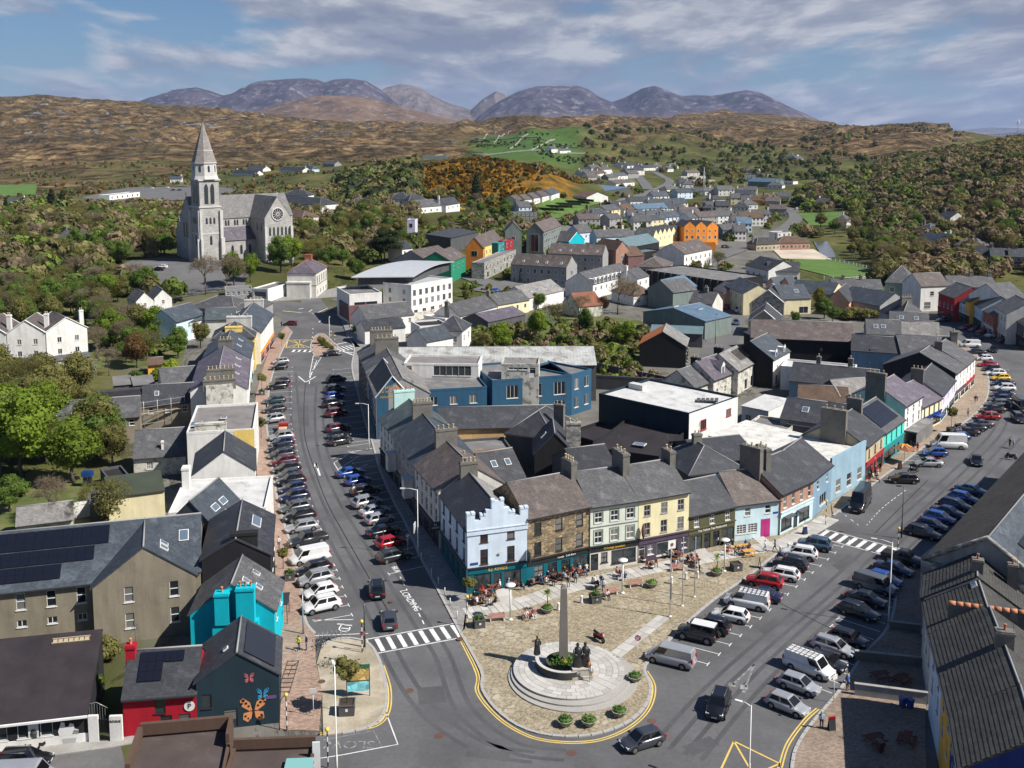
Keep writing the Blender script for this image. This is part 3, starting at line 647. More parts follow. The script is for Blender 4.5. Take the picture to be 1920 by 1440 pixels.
PANE=glassy('window_glass',(.018,.022,.027),.07,curtain=(.20,.20,.19));SHOPG=glassy('shop_glass',(.03,.04,.045),.06);SOLAR=glassy('solar_glass',(.008,.009,.016),.22);SKYL=glassy('skylight_glass',(.10,.14,.19),.1)
TERRA=mk('terracotta_pot',(.46,.20,.11),big=.2,rnd=.2);POTB=mk('buff_pot',(.50,.41,.27),big=.2,rnd=.2);CEM=mk('cement_render',(.165,.155,.14),big=.25,fine=.15,stain=((.08,.085,.075),.7,.5,.68,.7));LEAD=mk('ridge_cement',(.27,.27,.27),big=.15)
TXT={'gold':paint('gold_letter',(.72,.45,.05),coat=0),'white':paint('white_letter',(.75,.75,.73),coat=0),'black':paint('black_letter',(.02,.02,.02),coat=0),'orange':paint('orange_letter',(.75,.33,.06),coat=0)}
# windows and doors
WIN={}
def win_meshes(style,w,h,fr):
 w=round(w*10)/10;h=round(h*10)/10;key=(style,w,h,fr.name)
 if key in WIN:return WIN[key]
 m=MB();g=MB();t=.075 if style!='shop' else .06
 def bar(x0,x1,z0,z1,d=.05):m.box(x0,x1,-d,.04,z0,z1)
 bar(-w/2,w/2,0,t);bar(-w/2,w/2,h-t,h);bar(-w/2,-w/2+t,t,h-t);bar(w/2-t,w/2,t,h-t)
 if style=='sash':bar(-w/2+t,w/2-t,h/2-.04,h/2+.04,.06)
 if style=='sash2':bar(-w/2+t,w/2-t,h/2-.05,h/2+.05,.06);bar(-.025,.025,t,h-t,.03)
 if style=='cas':bar(-.04,.04,t,h-t)
 if style=='cas3':bar(-w/6-.03,-w/6+.03,t,h-t);bar(w/6-.03,w/6+.03,t,h-t)
 if style=='grid':
  for k in(1,2):bar(-w/2+w*k/3-.03,-w/2+w*k/3+.03,t,h-t,.03);
  for k in(1,2,3):bar(-w/2+t,w/2-t,h*k/4-.03,h*k/4+.03,.035)
 if style=='shop' and w>1.6:bar(-.03,.03,t,h-t)
 if style=='door':
  bar(-w/2+t,w/2-t,t,h*.42,.02);bar(-w/2+t,w/2-t,h*.8,h*.8+.06,.02)
 else:m.box(-w/2-.08,w/2+.08,-.2,.02,-.09,0)
 g.face([(-w/2+t,-.005,t),(w/2-t,-.005,t),(w/2-t,-.005,h-t),(-w/2+t,-.005,h-t)])
 WIN[key]=(m.mesh('window',fr),g.mesh('pane',SHOPG if style=='shop' else PANE));return WIN[key]
WIN2={}
def win_far(w,h,fr):
 w=round(w*5)/5;h=round(h*5)/5;key=(w,h,fr.name)
 if key not in WIN2:
  m=MB();m.box(-w/2-.1,w/2+.1,-.04,.05,-.12,h+.08,0,None,'k')
  m.box(-w/2,-.04,-.06,.05,0,h,1,None,'k');m.box(.04,w/2,-.06,.05,0,h,1,None,'k');WIN2[key]=m.mesh('window',[fr,PANE])
 return WIN2[key]
POTM={}
def pot_mesh(mat):
 if mat.name not in POTM:
  m=MB();m.lathe([(.15,0),(.12,.1),(.11,.45),(.15,.5),(.15,.58),(.09,.58),(.09,.3)],8);POTM[mat.name]=m.mesh('chimney_pot',mat)
 return POTM[mat.name]
PANELM={}
def text_obj(name,body,size,mat,parent,M,ext=.015,font_sx=1.0):
 cu=bpy.data.curves.new(name,'FONT');cu.body=body;cu.size=size;cu.align_x='CENTER';cu.align_y='CENTER';cu.extrude=ext
 o=link(name,font_mesh(cu,mat),parent);o.matrix_basis=M@Matrix.Diagonal((font_sx,1,1,1));return o
UPR=Matrix.Rotation(RAD(90),4,'X')
FOOT=[]
TILEM=mk('weathered_tiles',(.060,.058,.056),big=.3,fine=.25,scale=.8,stain=((.10,.105,.075),.6,.5,.7,.6))
class House:
 def __init__(s,name,label,cat,p0,p1,h,depth,rise=2.8,roof='g',wall='white',rmat='dark',base=False,win=(),lwin=(),rwin=(),bwin=(),shop=None,chim=(),fr=None,gutter=True,over=.28,
rmat2=None,wall2=None,sky=(),solar=(),group=None,quoin=None,pots=POTB,zoff=0.0,world=None,lod=None,into=None,cmat=None,ridge=True,verge=False):
  if world:a,b=Vector(world[0]),Vector(world[1])
  else:
   hh=0 if base else h
   a,b=G(*p0,hh+zoff),G(*p1,hh+zoff)
  z=min(a.z,b.z)+zoff
  s.W=W_=hypot(b.x-a.x,b.y-a.y);s.ang=atan2(b.y-a.y,b.x-a.x);s.D=D=depth;s.h=h;s.r=rise;s.roof=roof
  if into is None:
   s.root=thing(name,label,cat,(a.x,a.y,z),s.ang,group);s.B=Matrix.Identity(4);s.z=z
  else:
   s.root=into.root;rm=Matrix.Translation(into.origin)@Matrix.Rotation(into.ang,4,'Z')
   s.B=rm.inverted()@(Matrix.Translation((a.x,a.y,z))@Matrix.Rotation(s.ang,4,'Z'));s.z=z
  s.origin=Vector((a.x,a.y,z));FOOT.append((a.x,a.y,s.ang,W_,D));s.lod=(2 if a.y>335 else 1)if lod is None else lod
  wm=R[wall]if isinstance(wall,str)else wall;rm_=S[rmat]if isinstance(rmat,str)else rmat
  s.wm,s.rm=wm,rm_;s.rm2=S[rmat2]if isinstance(rmat2,str)else(rmat2 or rm_)
  s.fr=fr or TRIM_W
  wm2=R[wall2]if isinstance(wall2,str)else(wall2 or wm)
  mb=MB();zb=-4.0
  sh=shop['h']if shop else zb
  hb=h+(rise if roof in('m',)else 0)
  def rows(spec,L):
   o=[]
   for r_ in spec:
    z0,hh_,n,ww=r_[:4];st=r_[4]if len(r_)>4 else 'sash';m0,m1=(r_[5],r_[6])if len(r_)>6 else(0.0,1.0)
    for k in range(n):
     u=L*(m0+(m1-m0)*(k+.5)/n)
     if u-ww/2<.15 or u+ww/2>L-.15:continue
     o.append((u,z0,ww,hh_,st))
   return o
  sides=[((0,0),0,W_,rows(win,W_),h),((W_,0),pi/2,D,rows(rwin,D),h),((W_,D),pi,W_,rows(bwin,W_),hb),((0,D),-pi/2,D,rows(lwin,D),h)]
  for k,(o,an,L,ops,top)in enumerate(sides):
   s.panel(mb,o,an,L,sh if k==0 and shop else zb,top,ops,1 if(k==0 and wall2)else 0)
  t=.03
  if roof=='g':
   mb.face([(W_,0,h),(W_,D,h),(W_,D/2,h+rise-t)]);mb.face([(0,D,h),(0,0,h),(0,D/2,h+rise-t)])
  elif roof=='x':
   mb.face([(0,0,h),(W_,0,h),(W_/2,0,h+rise-t)],1 if wall2 else 0);mb.face([(W_,D,h),(0,D,h),(W_/2,D,h+rise-t)])
  elif roof=='m':
   mb.face([(W_,0,h),(W_,D,h),(W_,D,h+rise)]);mb.face([(0,D,h),(0,0,h),(0,D,h+rise)])
  s.add('wall',mb.mesh('wall',[wm,wm2]))
  s.make_roof(over,ridge,verge)
  if rm_ is S['tile']and s.lod==1:s.tiles(over)
  if shop:s.make_shop(shop)
  for c in chim:s.chimney(*c,pots=pots,mat=cmat or CEM)
  if gutter and s.lod==1 and roof in('g','h'):
   g=MB();g.box(-.05,W_+.05,-over-.14,-over+.02,h-over*(rise/(D/2))-.12,h-over*(rise/(D/2))+.02);s.add('gutter',g.mesh('gutter',TRIM_D))
  for k in sky:s.skylight(*k)
  for k in solar:s.solar(*k)
 def add(s,name,me,M=None):
  o=link(name,me,s.root);o.matrix_basis=s.B@M if M is not None else s.B;return o
 def panel(s,mb,o,an,L,z0,z1,ops,m=0):
  c,sn=cos(an),sin(an);ix,iy=-sn,c;rec=.14
  def P(u,z,d=0):return(o[0]+c*u+ix*d,o[1]+sn*u+iy*d,z)
  if s.lod==2:
   mb.face([P(0,z0),P(L,z0),P(L,z1),P(0,z1)],m)
   for(u,z,w,h,st)in ops:
    s.add('window',win_far(w,h,s.fr),Matrix.Translation(P(u,z))@Matrix.Rotation(an,4,'Z'))
   return
  us=sorted({0,L,*[round(q[0]-q[2]/2,3)for q in ops],*[round(q[0]+q[2]/2,3)for q in ops]})
  zs=sorted({z0,z1,*[round(q[1],3)for q in ops],*[round(q[1]+q[3],3)for q in ops]});zs=[z for z in zs if z0-1e-4<=z<=z1+1e-4]
  for i in range(len(us)-1):
   for j in range(len(zs)-1):
    um,zm=(us[i]+us[i+1])/2,(zs[j]+zs[j+1])/2
    if any(abs(um-q[0])<q[2]/2 and q[1]<zm<q[1]+q[3]for q in ops):continue
    mb.face([P(us[i],zs[j]),P(us[i+1],zs[j]),P(us[i+1],zs[j+1]),P(us[i],zs[j+1])],m)
  for(u,z,w,h,st)in ops:
   a,b,t=u-w/2,u+w/2,z+h
   mb.face([P(a,z),P(b,z),P(b,z,rec),P(a,z,rec)],m);mb.face([P(a,t,rec),P(b,t,rec),P(b,t),P(a,t)],m)
   mb.face([P(a,z),P(a,z,rec),P(a,t,rec),P(a,t)],m);mb.face([P(b,z,rec),P(b,z),P(b,t),P(b,t,rec)],m)
   fm,gm=win_meshes(st,w,h,s.fr)
   f=s.add('door' if st=='door' else 'window',fm,Matrix.Translation(P(u,z,rec-.03))@Matrix.Rotation(an,4,'Z'))
   link('pane',gm,f)
 def slope(s,side):
  W_,D,h,r=s.W,s.D,s.h,s.r
  if s.roof=='m':o,u,v=(0,0,h),(1,0,0),(0,D,r)
  elif side=='F':o,u,v=(0,0,h),(1,0,0),(0,D/2,r)
  elif side=='B':o,u,v=(W_,D,h),(-1,0,0),(0,-D/2,r)
  elif side=='L':o,u,v=(0,D,h),(0,-1,0),(W_/2,0,r)
  else:o,u,v=(W_,0,h),(0,1,0),(-W_/2,0,r)
  u,v=Vector(u),Vector(v);l=v.length;v=v/l;n=u.cross(v)
  if s.roof=='f':n=Vector((0,0,1))
  M=Matrix(((u.x,v.x,n.x,o[0]),(u.y,v.y,n.y,o[1]),(u.z,v.z,n.z,o[2]),(0,0,0,1)))
  return M,(D if side in 'LR' else W_),l
 def skylight(s,side,uf,sf,w=.9,l=1.2,mat=None):
  M,U,Ls=s.slope(side);b=MB();b.box(-w/2,w/2,-l/2,l/2,.02,.16,0);b.box(-w/2+.08,w/2-.08,-l/2+.08,l/2-.08,.12,.175,1)
  s.add('skylight',b.mesh('skylight',[mat or TRIM_W,SKYL]),M@Matrix.Translation((U*uf,Ls*sf,0)))
 def solar(s,side,u0,u1,s0,s1,nu,ns):
  M,U,Ls=s.slope(side);w,l=U*(u1-u0)/nu,Ls*(s1-s0)/ns;b=MB()
  b.box(-w/2+.012,w/2-.012,-l/2+.012,l/2-.012,.08,.13);me=b.mesh('solar_panel',SOLAR)
  for i in range(nu):
   for j in range(ns):s.add('solar_panel',me,M@Matrix.Translation((U*u0+w*(i+.5),Ls*s0+l*(j+.5),.03+.003*((i+j)%2))))
 def tiles(s,o):
  M,U,Ls=s.slope('F');m=MB();cw,ch=.46,.40;nc=int((Ls+o)/ch)
  for j in range(nc):
   for i in range(int(U/cw)+1):
    x0=i*cw-(cw/2 if j%2 else 0);x1=min(x0+cw-.02,U+.1);x0=max(x0,-.1);d=random.uniform(0,.012);y0=-o+j*ch
    m.face([(x0,y0,.075+d),(x1,y0,.075+d),(x1,y0+ch+.03,.035+d),(x0,y0+ch+.03,.035+d)]);m.face([(x0,y0,.01),(x1,y0,.01),(x1,y0,.075+d),(x0,y0,.075+d)])
  t_=s.add('roof_tiles',m.mesh('roof_tiles',TILEM),M);stuff(t_)
 def make_roof(s,o,ridge,verge):
  W_,D,h,r,roof=s.W,s.D,s.h,s.r,s.roof;t=.14;m=MB();v=.1
  def slab(cross,x0,x1,ax):
   def P(q,e):return(e,q[0],q[1])if ax=='x' else(q[0],e,q[1])
   top=[(q[0],q[1]+.02)for q in cross];bot=[(q[0],q[1]-t)for q in cross]
   for i in range(len(top)-1):
    mi=0 if i==0 else 1
    f=[P(top[i],x0),P(top[i],x1),P(top[i+1],x1),P(top[i+1],x0)];g=[P(bot[i],x0),P(bot[i+1],x0),P(bot[i+1],x1),P(bot[i],x1)]
    e0=[P(bot[i],x0),P(top[i],x0),P(top[i+1],x0),P(bot[i+1],x0)];e1=[P(bot[i],x1),P(bot[i+1],x1),P(top[i+1],x1),P(top[i],x1)]
    if ax=='y':f,g,e0,e1=f[::-1],g[::-1],e0[::-1],e1[::-1]
    m.face(f,mi);m.face(g,mi);m.face(e0,mi);m.face(e1,mi)
   for q,sgn in((0,1),(len(top)-1,-1)):
    e=[P(bot[q],x0),P(bot[q],x1),P(top[q],x1),P(top[q],x0)]
    if(sgn<0)!=(ax=='y'):e=e[::-1]
    m.face(e,0 if q==0 else 1)
  if roof in('g','x'):
   wd=D if roof=='g' else W_;dz=o*r/(wd/2)
   slab([(-o,h-dz),(wd/2,h+r),(wd+o,h-dz)],-v,(W_ if roof=='g' else D)+v,'x' if roof=='g' else 'y')
  elif roof=='m':slab([(-o,h-o*r/D),(D+.1,h+r+.1*r/D)],-v,W_+v,'x')
  elif roof in('h','p'):
   e=[(-o,-o),(W_+o,-o),(W_+o,D+o),(-o,D+o)];z0=h-.05
   if roof=='p' or abs(W_-D)<.5:ra=rb=(W_/2,D/2)
   elif W_>D:ra,rb=(D/2*.85,D/2),(W_-D/2*.85,D/2)
   else:ra,rb=(W_/2,W_/2*.85),(W_/2,D-W_/2*.85)
   E=[(x,y,z0)for x,y in e];A,Bq=(*ra,h+r),(*rb,h+r)
   if ra==rb:
    for k in range(4):m.face([E[k],E[(k+1)%4],A])
   elif W_>D:m.face([E[0],E[1],Bq,A]);m.face([E[1],E[2],Bq]);m.face([E[2],E[3],A,Bq]);m.face([E[3],E[0],A])
   else:m.face([E[0],E[1],A]);m.face([E[1],E[2],Bq,A]);m.face([E[2],E[3],Bq]);m.face([E[3],E[0],A,Bq])
   F=[(x,y,z0-t)for x,y in e]
   for k in range(4):m.face([F[k],F[(k+1)%4],E[(k+1)%4],E[k]])
   m.face(F[::-1])
   rc=MB()
   segs=([(E[0],A),(E[3],A),(E[1],Bq),(E[2],Bq)]if W_>D else[(E[0],A),(E[1],A),(E[2],Bq),(E[3],Bq)])+([(A,Bq)]if ra!=rb else[])
   if ridge:
    for a,b in segs:rc.tube([a,b],.09,5)
    s.add('ridge_tiles',rc.mesh('ridge_tiles',LEAD if ridge is True else ridge))
  elif roof=='f':
   m.face([(0,0,h-.35),(W_,0,h-.35),(W_,D,h-.35),(0,D,h-.35)])
   p=MB();q=.22;a=.03
   p.box(-a,W_+a,-a,q,h-.36,h+.06);p.box(-a,W_+a,D-q,D+a,h-.36,h+.06);p.box(-a,q,q,D-q,h-.36,h+.055);p.box(W_-q,W_+a,q,D-q,h-.36,h+.055)
   s.add('parapet',p.mesh('parapet',[s.wm]))
  s.add('roof',m.mesh('roof',[s.rm,s.rm2]))
  if ridge and roof in('g','x')and s.lod==1:
   rc=MB()
   if roof=='g':rc.tube([(-v,D/2,h+r+.02),(W_+v,D/2,h+r+.02)],.1,6)
   else:rc.tube([(W_/2,-v,h+r+.02),(W_/2,D+v,h+r+.02)],.1,6)
   s.add('ridge_tiles',rc.mesh('ridge_tiles',LEAD if ridge is True else ridge))
  if verge and roof in('g','x'):
   wd=D if roof=='g' else W_;dz=o*r/(wd/2)
   for e in(-v-.02,(W_ if roof=='g' else D)+v+.02):
    for q in(((-o,h-dz),(wd/2,h+r)),((wd+o,h-dz),(wd/2,h+r))):
     vb=MB();vb.tube([(e,q[0][0],q[0][1]-.02)if roof=='g' else(q[0][0],e,q[0][1]-.02),(e,q[1][0],q[1][1]-.02)if roof=='g' else(q[1][0],e,q[1][1]-.02)],.11,4,smooth=False)
     s.add('bargeboard',vb.mesh('bargeboard',TRIM_W))
 def chimney(s,uf,vf,w,d,top,n=2,pots=POTB,mat=None):
  x,y=s.W*uf,s.D*vf;b=MB();b.box(-w/2,w/2,-d/2,d/2,s.h-1.0,top);b.box(-w/2-.08,w/2+.08,-d/2-.08,d/2+.08,top-.28,top-.06);b.box(-w/2-.02,w/2+.02,-d/2-.02,d/2+.02,top-.05,top+.06)
  c=s.add('chimney',b.mesh('chimney',mat or CEM),Matrix.Translation((x,y,0)))
  if s.lod==1 and(int(x*7+y*3+w*11)%5)<2:
   q=MB();q.tube([(0,0,top-.5),(0,0,top+1.9)],.02,4)
   for j in range(6):q.box(-.45+j*.03,.45-j*.03,-.012,.012,top+1.2+j*.11,top+1.22+j*.11)
   link('aerial',q.mesh('aerial',TRIM_D),c,(w*.4,d*.4,0),.7)
  for k in range(n):
   q=(k+.5)/n-.5
   link('chimney_pot',pot_mesh(pots),c,(q*(w-.2)if w>d else 0,q*(d-.2)if d>=w else 0,top+.05))
 def make_shop(s,sp):
  h=sp['h'];m=R[sp['mat']]if isinstance(sp['mat'],str)else sp['mat'];W_=s.W;mb=MB();ops=[]
  lay=sp.get('lay','wdw');wt={'w':2.2,'d':1.0,'g':.45,'W':3.2,'s':1.2,'o':1.6};tot=sum(wt[c]for c in lay);u=0;gap=.25
  ofr=s.fr;s.fr=sp.get('fr',TRIM_D)
  for c in lay:
   w=wt[c]/tot*W_
   if c=='w' or c=='W':ops.append((u+w/2,.55,max(.6,w-2*gap),h-1.45,'shop'))
   if c=='s':ops.append((u+w/2,.95,max(.5,w-.6),h-1.9,'sash2'))
   if c=='d':ops.append((u+w/2,.02,min(1.1,max(.7,w-.2)),h-1.0,'door'))
   if c=='o':ops.append((u+w/2,.02,max(.9,w-.3),h-.95,'shop'))
   u+=w
  s.panel(mb,(0,0),0,W_,-4,h,ops);s.fr=ofr
  s.add('shopfront',mb.mesh('shopfront',m))
  fm=R[sp.get('fas',sp['mat'])]if isinstance(sp.get('fas',sp['mat']),str)else sp['fas']
  f=MB();f.box(.05,W_-.05,-.09,.03,h-.72,h-.08);sg=s.add('sign_board',f.mesh('sign_board',fm))
  c=MB();c.box(-.02,W_+.02,-.24,.03,h-.06,h+.1);s.add('cornice',c.mesh('cornice',R[sp['cor']]if 'cor' in sp else fm))
  if 'text' in sp:
   text_obj('lettering',sp['text'],sp.get('ts',.42),TXT[sp.get('tc','gold')],s.root,s.B@Matrix.Translation((W_*sp.get('tu',.5),-.105,h-.40))@UPR,font_sx=sp.get('tsx',1.0))
 def local(s,u,v,z):return s.B@Matrix.Translation((u*s.W,v*s.D,z))
def H(*a,**k):return House(*a,**k)
# the row of shops and pubs facing the square
W3=[(3.7,1.7,3,1.05),(6.4,1.6,3,1.05)]
pub=H('corner_pub','pale blue corner pub with a stepped battlement gable and teal shopfront','pub',(877,1115),(988,1099),8.4,13.4,2.8,'x','paleblue','new',base=True,rmat2='light',fr=TRIM_BR,
win=[(3.7,1.9,2,1.0,'sash',.05,.95),(6.5,1.6,2,1.0,'sash',.05,.95)],lwin=[(3.7,1.8,4,.95),(6.2,1.5,4,.95)],gutter=False,
shop=dict(mat='darkteal',h=3.3,lay='gwdwg',text="E.J. KING'S",ts=.55,tc='gold',fas='darkteal',cor='black'),chim=[(.5,.985,2.4,.8,12.6,4)])
def battlement(hs):
 b=MB();W_=hs.W;n=9;tops=[10.3,9.5,10.0,10.7,11.7,10.7,10.0,9.5,10.3];ws=[.13,.09,.09,.09,.2,.09,.09,.09,.13];x=-.1;tw=W_+.2
 for k in range(n):
  x1=x+ws[k]*tw
  b.box(x,x1,-.14,.36,7.6+(.004*k),tops[k],0)
  if k in(0,2,4,6,8):
   for q in(0,1):
    xx=x if q==0 else x1-.42
    b.box(xx-.03,xx+.45,-.2,.42,tops[k]-.001,tops[k]+.28,0)
  x=x1
 b.box(-.12,W_+.12,-.22,-.02,8.2,8.34)
 hs.add('battlement',b.mesh('battlement',hs.wm))
battlement(pub)
b=MB();b.box(-.1,.02,.6,pub.D-.2,-3,3.25);pub.add('side_shopfront',b.mesh('side_shopfront',R['darkteal']))
b=MB();b.box(-.22,-.09,.4,pub.D-.1,3.0,3.4);pub.add('side_cornice',b.mesh('side_cornice',TRIM_D))
for k,v in enumerate((.12,.3,.5,.7,.88)):
 b=MB();b.box(-.14,-.1,-.5,.5,.3 if k==2 else .9,2.6);pub.add('side_window',b.mesh('side_window',SHOPG),pub.local(0,v,0))
b=MB();b.box(-1.5,-.2,-.06,.06,3.5,4.7);sgn=pub.add('hanging_sign',b.mesh('hanging_sign',TRIM_D),pub.local(0,.97,0))
text_obj('lettering','E.J.',.38,TXT['white'],sgn,Matrix.Translation((-.85,-.075,4.35))@UPR);text_obj('lettering',"KING'S",.34,TXT['white'],sgn,Matrix.Translation((-.85,-.075,3.9))@UPR)
b=MB();b.box(-.06,.06,-1.3,-.1,3.5,4.9);pub.add('hanging_sign',b.mesh('hanging_sign',TRIM_D),pub.local(1,0,0))
b=MB();b.box(.35,1.35,-.05,.0,3.75,4.05);pub.add('street_name_plate',b.mesh('street_name_plate',TRIM_BL))
b=MB();b.lathe([(.02,0),(.16,.05),(.24,.14)],10,M=Matrix.Translation((4.2,-.1,5.0))@Matrix.Rotation(RAD(100),4,'X'));pub.add('satellite_dish',b.mesh('satellite_dish',TRIM_W))
spub=H('stone_pub','rubble stone three storey pub with black fascia and teal doors on the square','pub',(988,1099),(1105,1071),9.0,10.4,3.0,'g','stone','brown',base=True,fr=TRIM_D,
win=[(3.75,1.75,3,1.05),(6.5,1.6,3,1.05)],shop=dict(mat='darkteal',h=3.3,lay='gssso',fas='black',text='Lounge   Craft Beers',ts=.32,tc='white',tu=.62),chim=[(1.0,.5,.9,2.6,13.6,4)])
gh=H('jewellers_shop','mint white three storey jewellers with green window surrounds and gold on black sign','shop',(1106,1072),(1195,1057),8.9,10.4,3.0,'g',render_mat('mintwhite',(.62,.67,.58),.15),'mid',base=True,
win=[(3.75,1.65,3,1.1,'sash2'),(6.5,1.4,3,1.1,'sash2')],shop=dict(mat='offwhite',h=3.3,lay='dsW',fas='black',text="O'Dalaigh Jewellers",ts=.40,tc='gold'),chim=[(1.0,.5,1.0,3.4,14.0,3)])
b=MB()
for row in((3.75,1.65),(6.5,1.4)):
 for k in range(3):
  u=gh.W*(k+.5)/3
  for sx in(-.72,.60):b.box(u+sx,u+sx+.12,-.035,.02,row[0]-.1,row[0]+row[1]+.12)
  b.box(u-.72,u+.72,-.036,.02,row[0]+row[1]+.1,row[0]+row[1]+.2)
for z in(3.35,5.9):b.box(0,gh.W,-.06,.02,z,z+.12)
gh.add('window_surrounds',b.mesh('window_surrounds',R['sage']))
cr=H('cream_restaurant','lemon cream three storey building with purple shopfront on the square','restaurant',(1196,1057),(1290,1038),8.9,10.2,3.0,'g','lemon','mid',base=True,fr=paint('grey_frame',(.35,.35,.34),coat=0),
win=[(3.75,1.7,3,1.05,'sash2'),(6.4,1.5,3,1.05,'sash2')],shop=dict(mat='purple',h=3.3,lay='dsWs',fr=TRIM_W,fas='purple'),chim=[(.99,.5,.9,2.2,13.2,2)])
b=MB();b.box(-.6,.6,-.12,-.05,1.2,2.4);wb=cr.add('wall_board',b.mesh('wall_board',TRIM_W),cr.local(.66,0,0))
b=MB();b.lathe([(.02,0),(.26,.02)],9,M=Matrix.Translation((0,-.13,1.8))@Matrix.Rotation(RAD(90),4,'X'));link('painted_mark',b.mesh('painted_mark',R['mauve']),wb)
b=MB();b.loft([[(.15*cos(a)*s,-.5+.12*sin(a)*s,z)for a in[k*pi/4 for k in range(8)]]for z,s in((3.5,.3),(4.0,1.6),(4.7,2.2),(5.4,1.2),(5.7,.3))]);cr.add('shield_sign',b.mesh('shield_sign',R['mauve']),cr.local(.06,0,0))
ol=H('olive_restaurant','dark olive two storey restaurant with white script sign and open white doors','restaurant',(1290,1037),(1377,1016),5.4,9.0,3.0,'g','olive','dark',base=True,
win=[(3.45,1.3,3,.85,'sash2')],shop=dict(mat='olive',h=3.2,lay='oddo',fas='olive',text='The Yellow Tea Restaurant',ts=.48,tc='white',tsx=.95))
bl=H('light_blue_house','ice blue two storey house with a magenta front door on the square','house',(1377,1015),(1461,1003),5.4,9.4,3.2,'g','iceblue','brown',base=True,fr=TRIM_W,
win=[(.95,1.3,2,1.5,'grid',.02,.52),(3.5,1.2,2,.9,'sash',.05,.95)],chim=[(1.0,.5,.8,2.9,11.6,2)])
mg=paint('magenta_door',(.42,.03,.19),coat=.1);b=MB();b.box(-.75,.75,-.03,.1,0.05,2.7);b.box(-.1,.1,-.05,-.02,.3,2.5);bl.add('door',b.mesh('door',mg),bl.local(.68,0,0))
b=MB();b.box(-.4,.4,-.05,.02,3.3,3.55);bl.add('street_name_plate',b.mesh('street_name_plate',TRIM_BL),bl.local(.9,0,0))
gs=H('gift_shop','pale blue gift shop with red brick quoins round its upper windows and striped awnings','shop',(1462,1004),(1523,973),6.2,10,3.3,'g','redbrick','dark',base=True,
win=[(3.8,1.7,4,.75,'sash')],shop=dict(mat='iceblue',h=3.3,lay='wdwg',fas='iceblue',text='Gallery & Crafts',tc='white',ts=.4),chim=[(0.0,.5,.9,3.4,12.0,3)])
for u in(.22,.62):
 b=MB();b.box(-1.2,1.2,-.75,-.02,2.35,2.5);gs.add('awning',b.mesh('awning',R['darkgrey']),gs.local(u,0,0))
sb=H('steel_blue_shop','steel blue two storey shop beyond the gift shop with white poster windows','shop',(1523,972.5),(1557,942),6.2,10,3.3,'g','steelblue','dark',base=True,win=[(3.9,1.4,2,.9,'sash'),(.9,1.7,1,3.0,'cas3',.2,.9)])
R['facadeblue']=render_mat('facade_blue',(.27,.40,.49),.15)
bw=H('blue_hall','plain blue fronted hall with blank upper wall and a long white corrugated roof behind','hall',(1557,941),(1621,903),5.6,22,.6,'m','facadeblue','corr',base=True,win=[(.9,2.1,3,1.7,'sash',.05,.98)],over=0,gutter=False)
b=MB();b.box(0,bw.W,-.03,.3,5.3,7.0);bw.add('parapet',b.mesh('parapet',R['facadeblue']))
rp=H('red_pub','buff pub with crimson ground floor crowded by drinkers beyond the blue hall','pub',(1622,903),(1655,873),6.0,11,3.3,'g','beige','dark',base=True,fr=TRIM_BR,win=[(3.6,1.5,3,.75)],shop=dict(mat='crimson',h=3.1,lay='wdw',text='BAR',tc='gold'),chim=[(0,.5,1.0,4.2,11.4,3)])
tq=H('turquoise_shop','bright aqua shop with a solar roof above the brown patterned parasol','shop',(1655,872),(1693,842),5.7,10.5,3.2,'g','aqua','mid',base=True,fr=paint('green_frame',(.0,.16,.12),coat=0),win=[(3.4,1.6,4,.6,'sash',.0,1.0)],shop=dict(mat='tealgreen',h=3.0,lay='wdg'),chim=[(0.0,.5,.8,2.6,11.0,3)],solar=[('F',.08,.9,.15,.9,4,2)])
wt=H('white_guesthouse','white three storey building with black window surrounds and a grey canopy','guesthouse',(1694,834),(1726,811),7.4,11,3.2,'g','white','purple',base=True,win=[(2.9,1.9,3,.8,'sash'),(5.3,1.3,3,.8,'sash')],chim=[(0,.5,.9,3.6,12.8,4)])
b=MB();b.box(0,wt.W+1.0,-2.4,-.02,2.5,2.75);b.box(.2,wt.W,-2.2,-2.1,0,2.5,0);wt.add('canopy',b.mesh('canopy',S['felt']))
yl=H('yellow_shop','pale yellow two storey shop with blue trim and a blue awning','shop',(1727,812),(1763,793),5.2,10,3.0,'g','lemon','purple',base=True,fr=TRIM_BL,win=[(2.9,1.6,4,.65,'sash')],shop=dict(mat='lemon',h=2.7,lay='wdw',fas='deepblue'))
b=MB();b.box(-1.3,1.3,-1.4,-.02,2.0,2.4);yl.add('awning',b.mesh('awning',TRIM_BL),yl.local(.72,0,0))
bp=H('sky_blue_shop','narrow sky blue and lilac shop between the yellow shop and the tall white terrace','shop',(1763.5,793),(1788,760),5.6,9.5,2.9,'g','lilac','dark',base=True,win=[(3.2,1.4,3,.65)],shop=dict(mat='iceblue',h=2.8,lay='wdw',fas='lilac'),chim=[(0,.5,.8,2.4,10.4,3)])
tw=H('white_terrace','tall white three storey terrace with a black slate hung gable on the curving street','building',(1789,757),(1808,740),6.6,15,3.6,'g','white','mid',base=True,win=[(2.7,1.3,3,.65),(4.7,1.2,3,.65)],shop=dict(mat='offwhite',h=2.4,lay='wdw',fas='purple'),wall2=None)
b=MB();b.face([(-.03,tw.D,-1),(-.03,0,-1),(-.03,0,6.55),(-.03,tw.D/2,10.1),(-.03,tw.D,6.55)]);tw.add('slate_hung_gable',b.mesh('slate_hung_gable',R['black']))
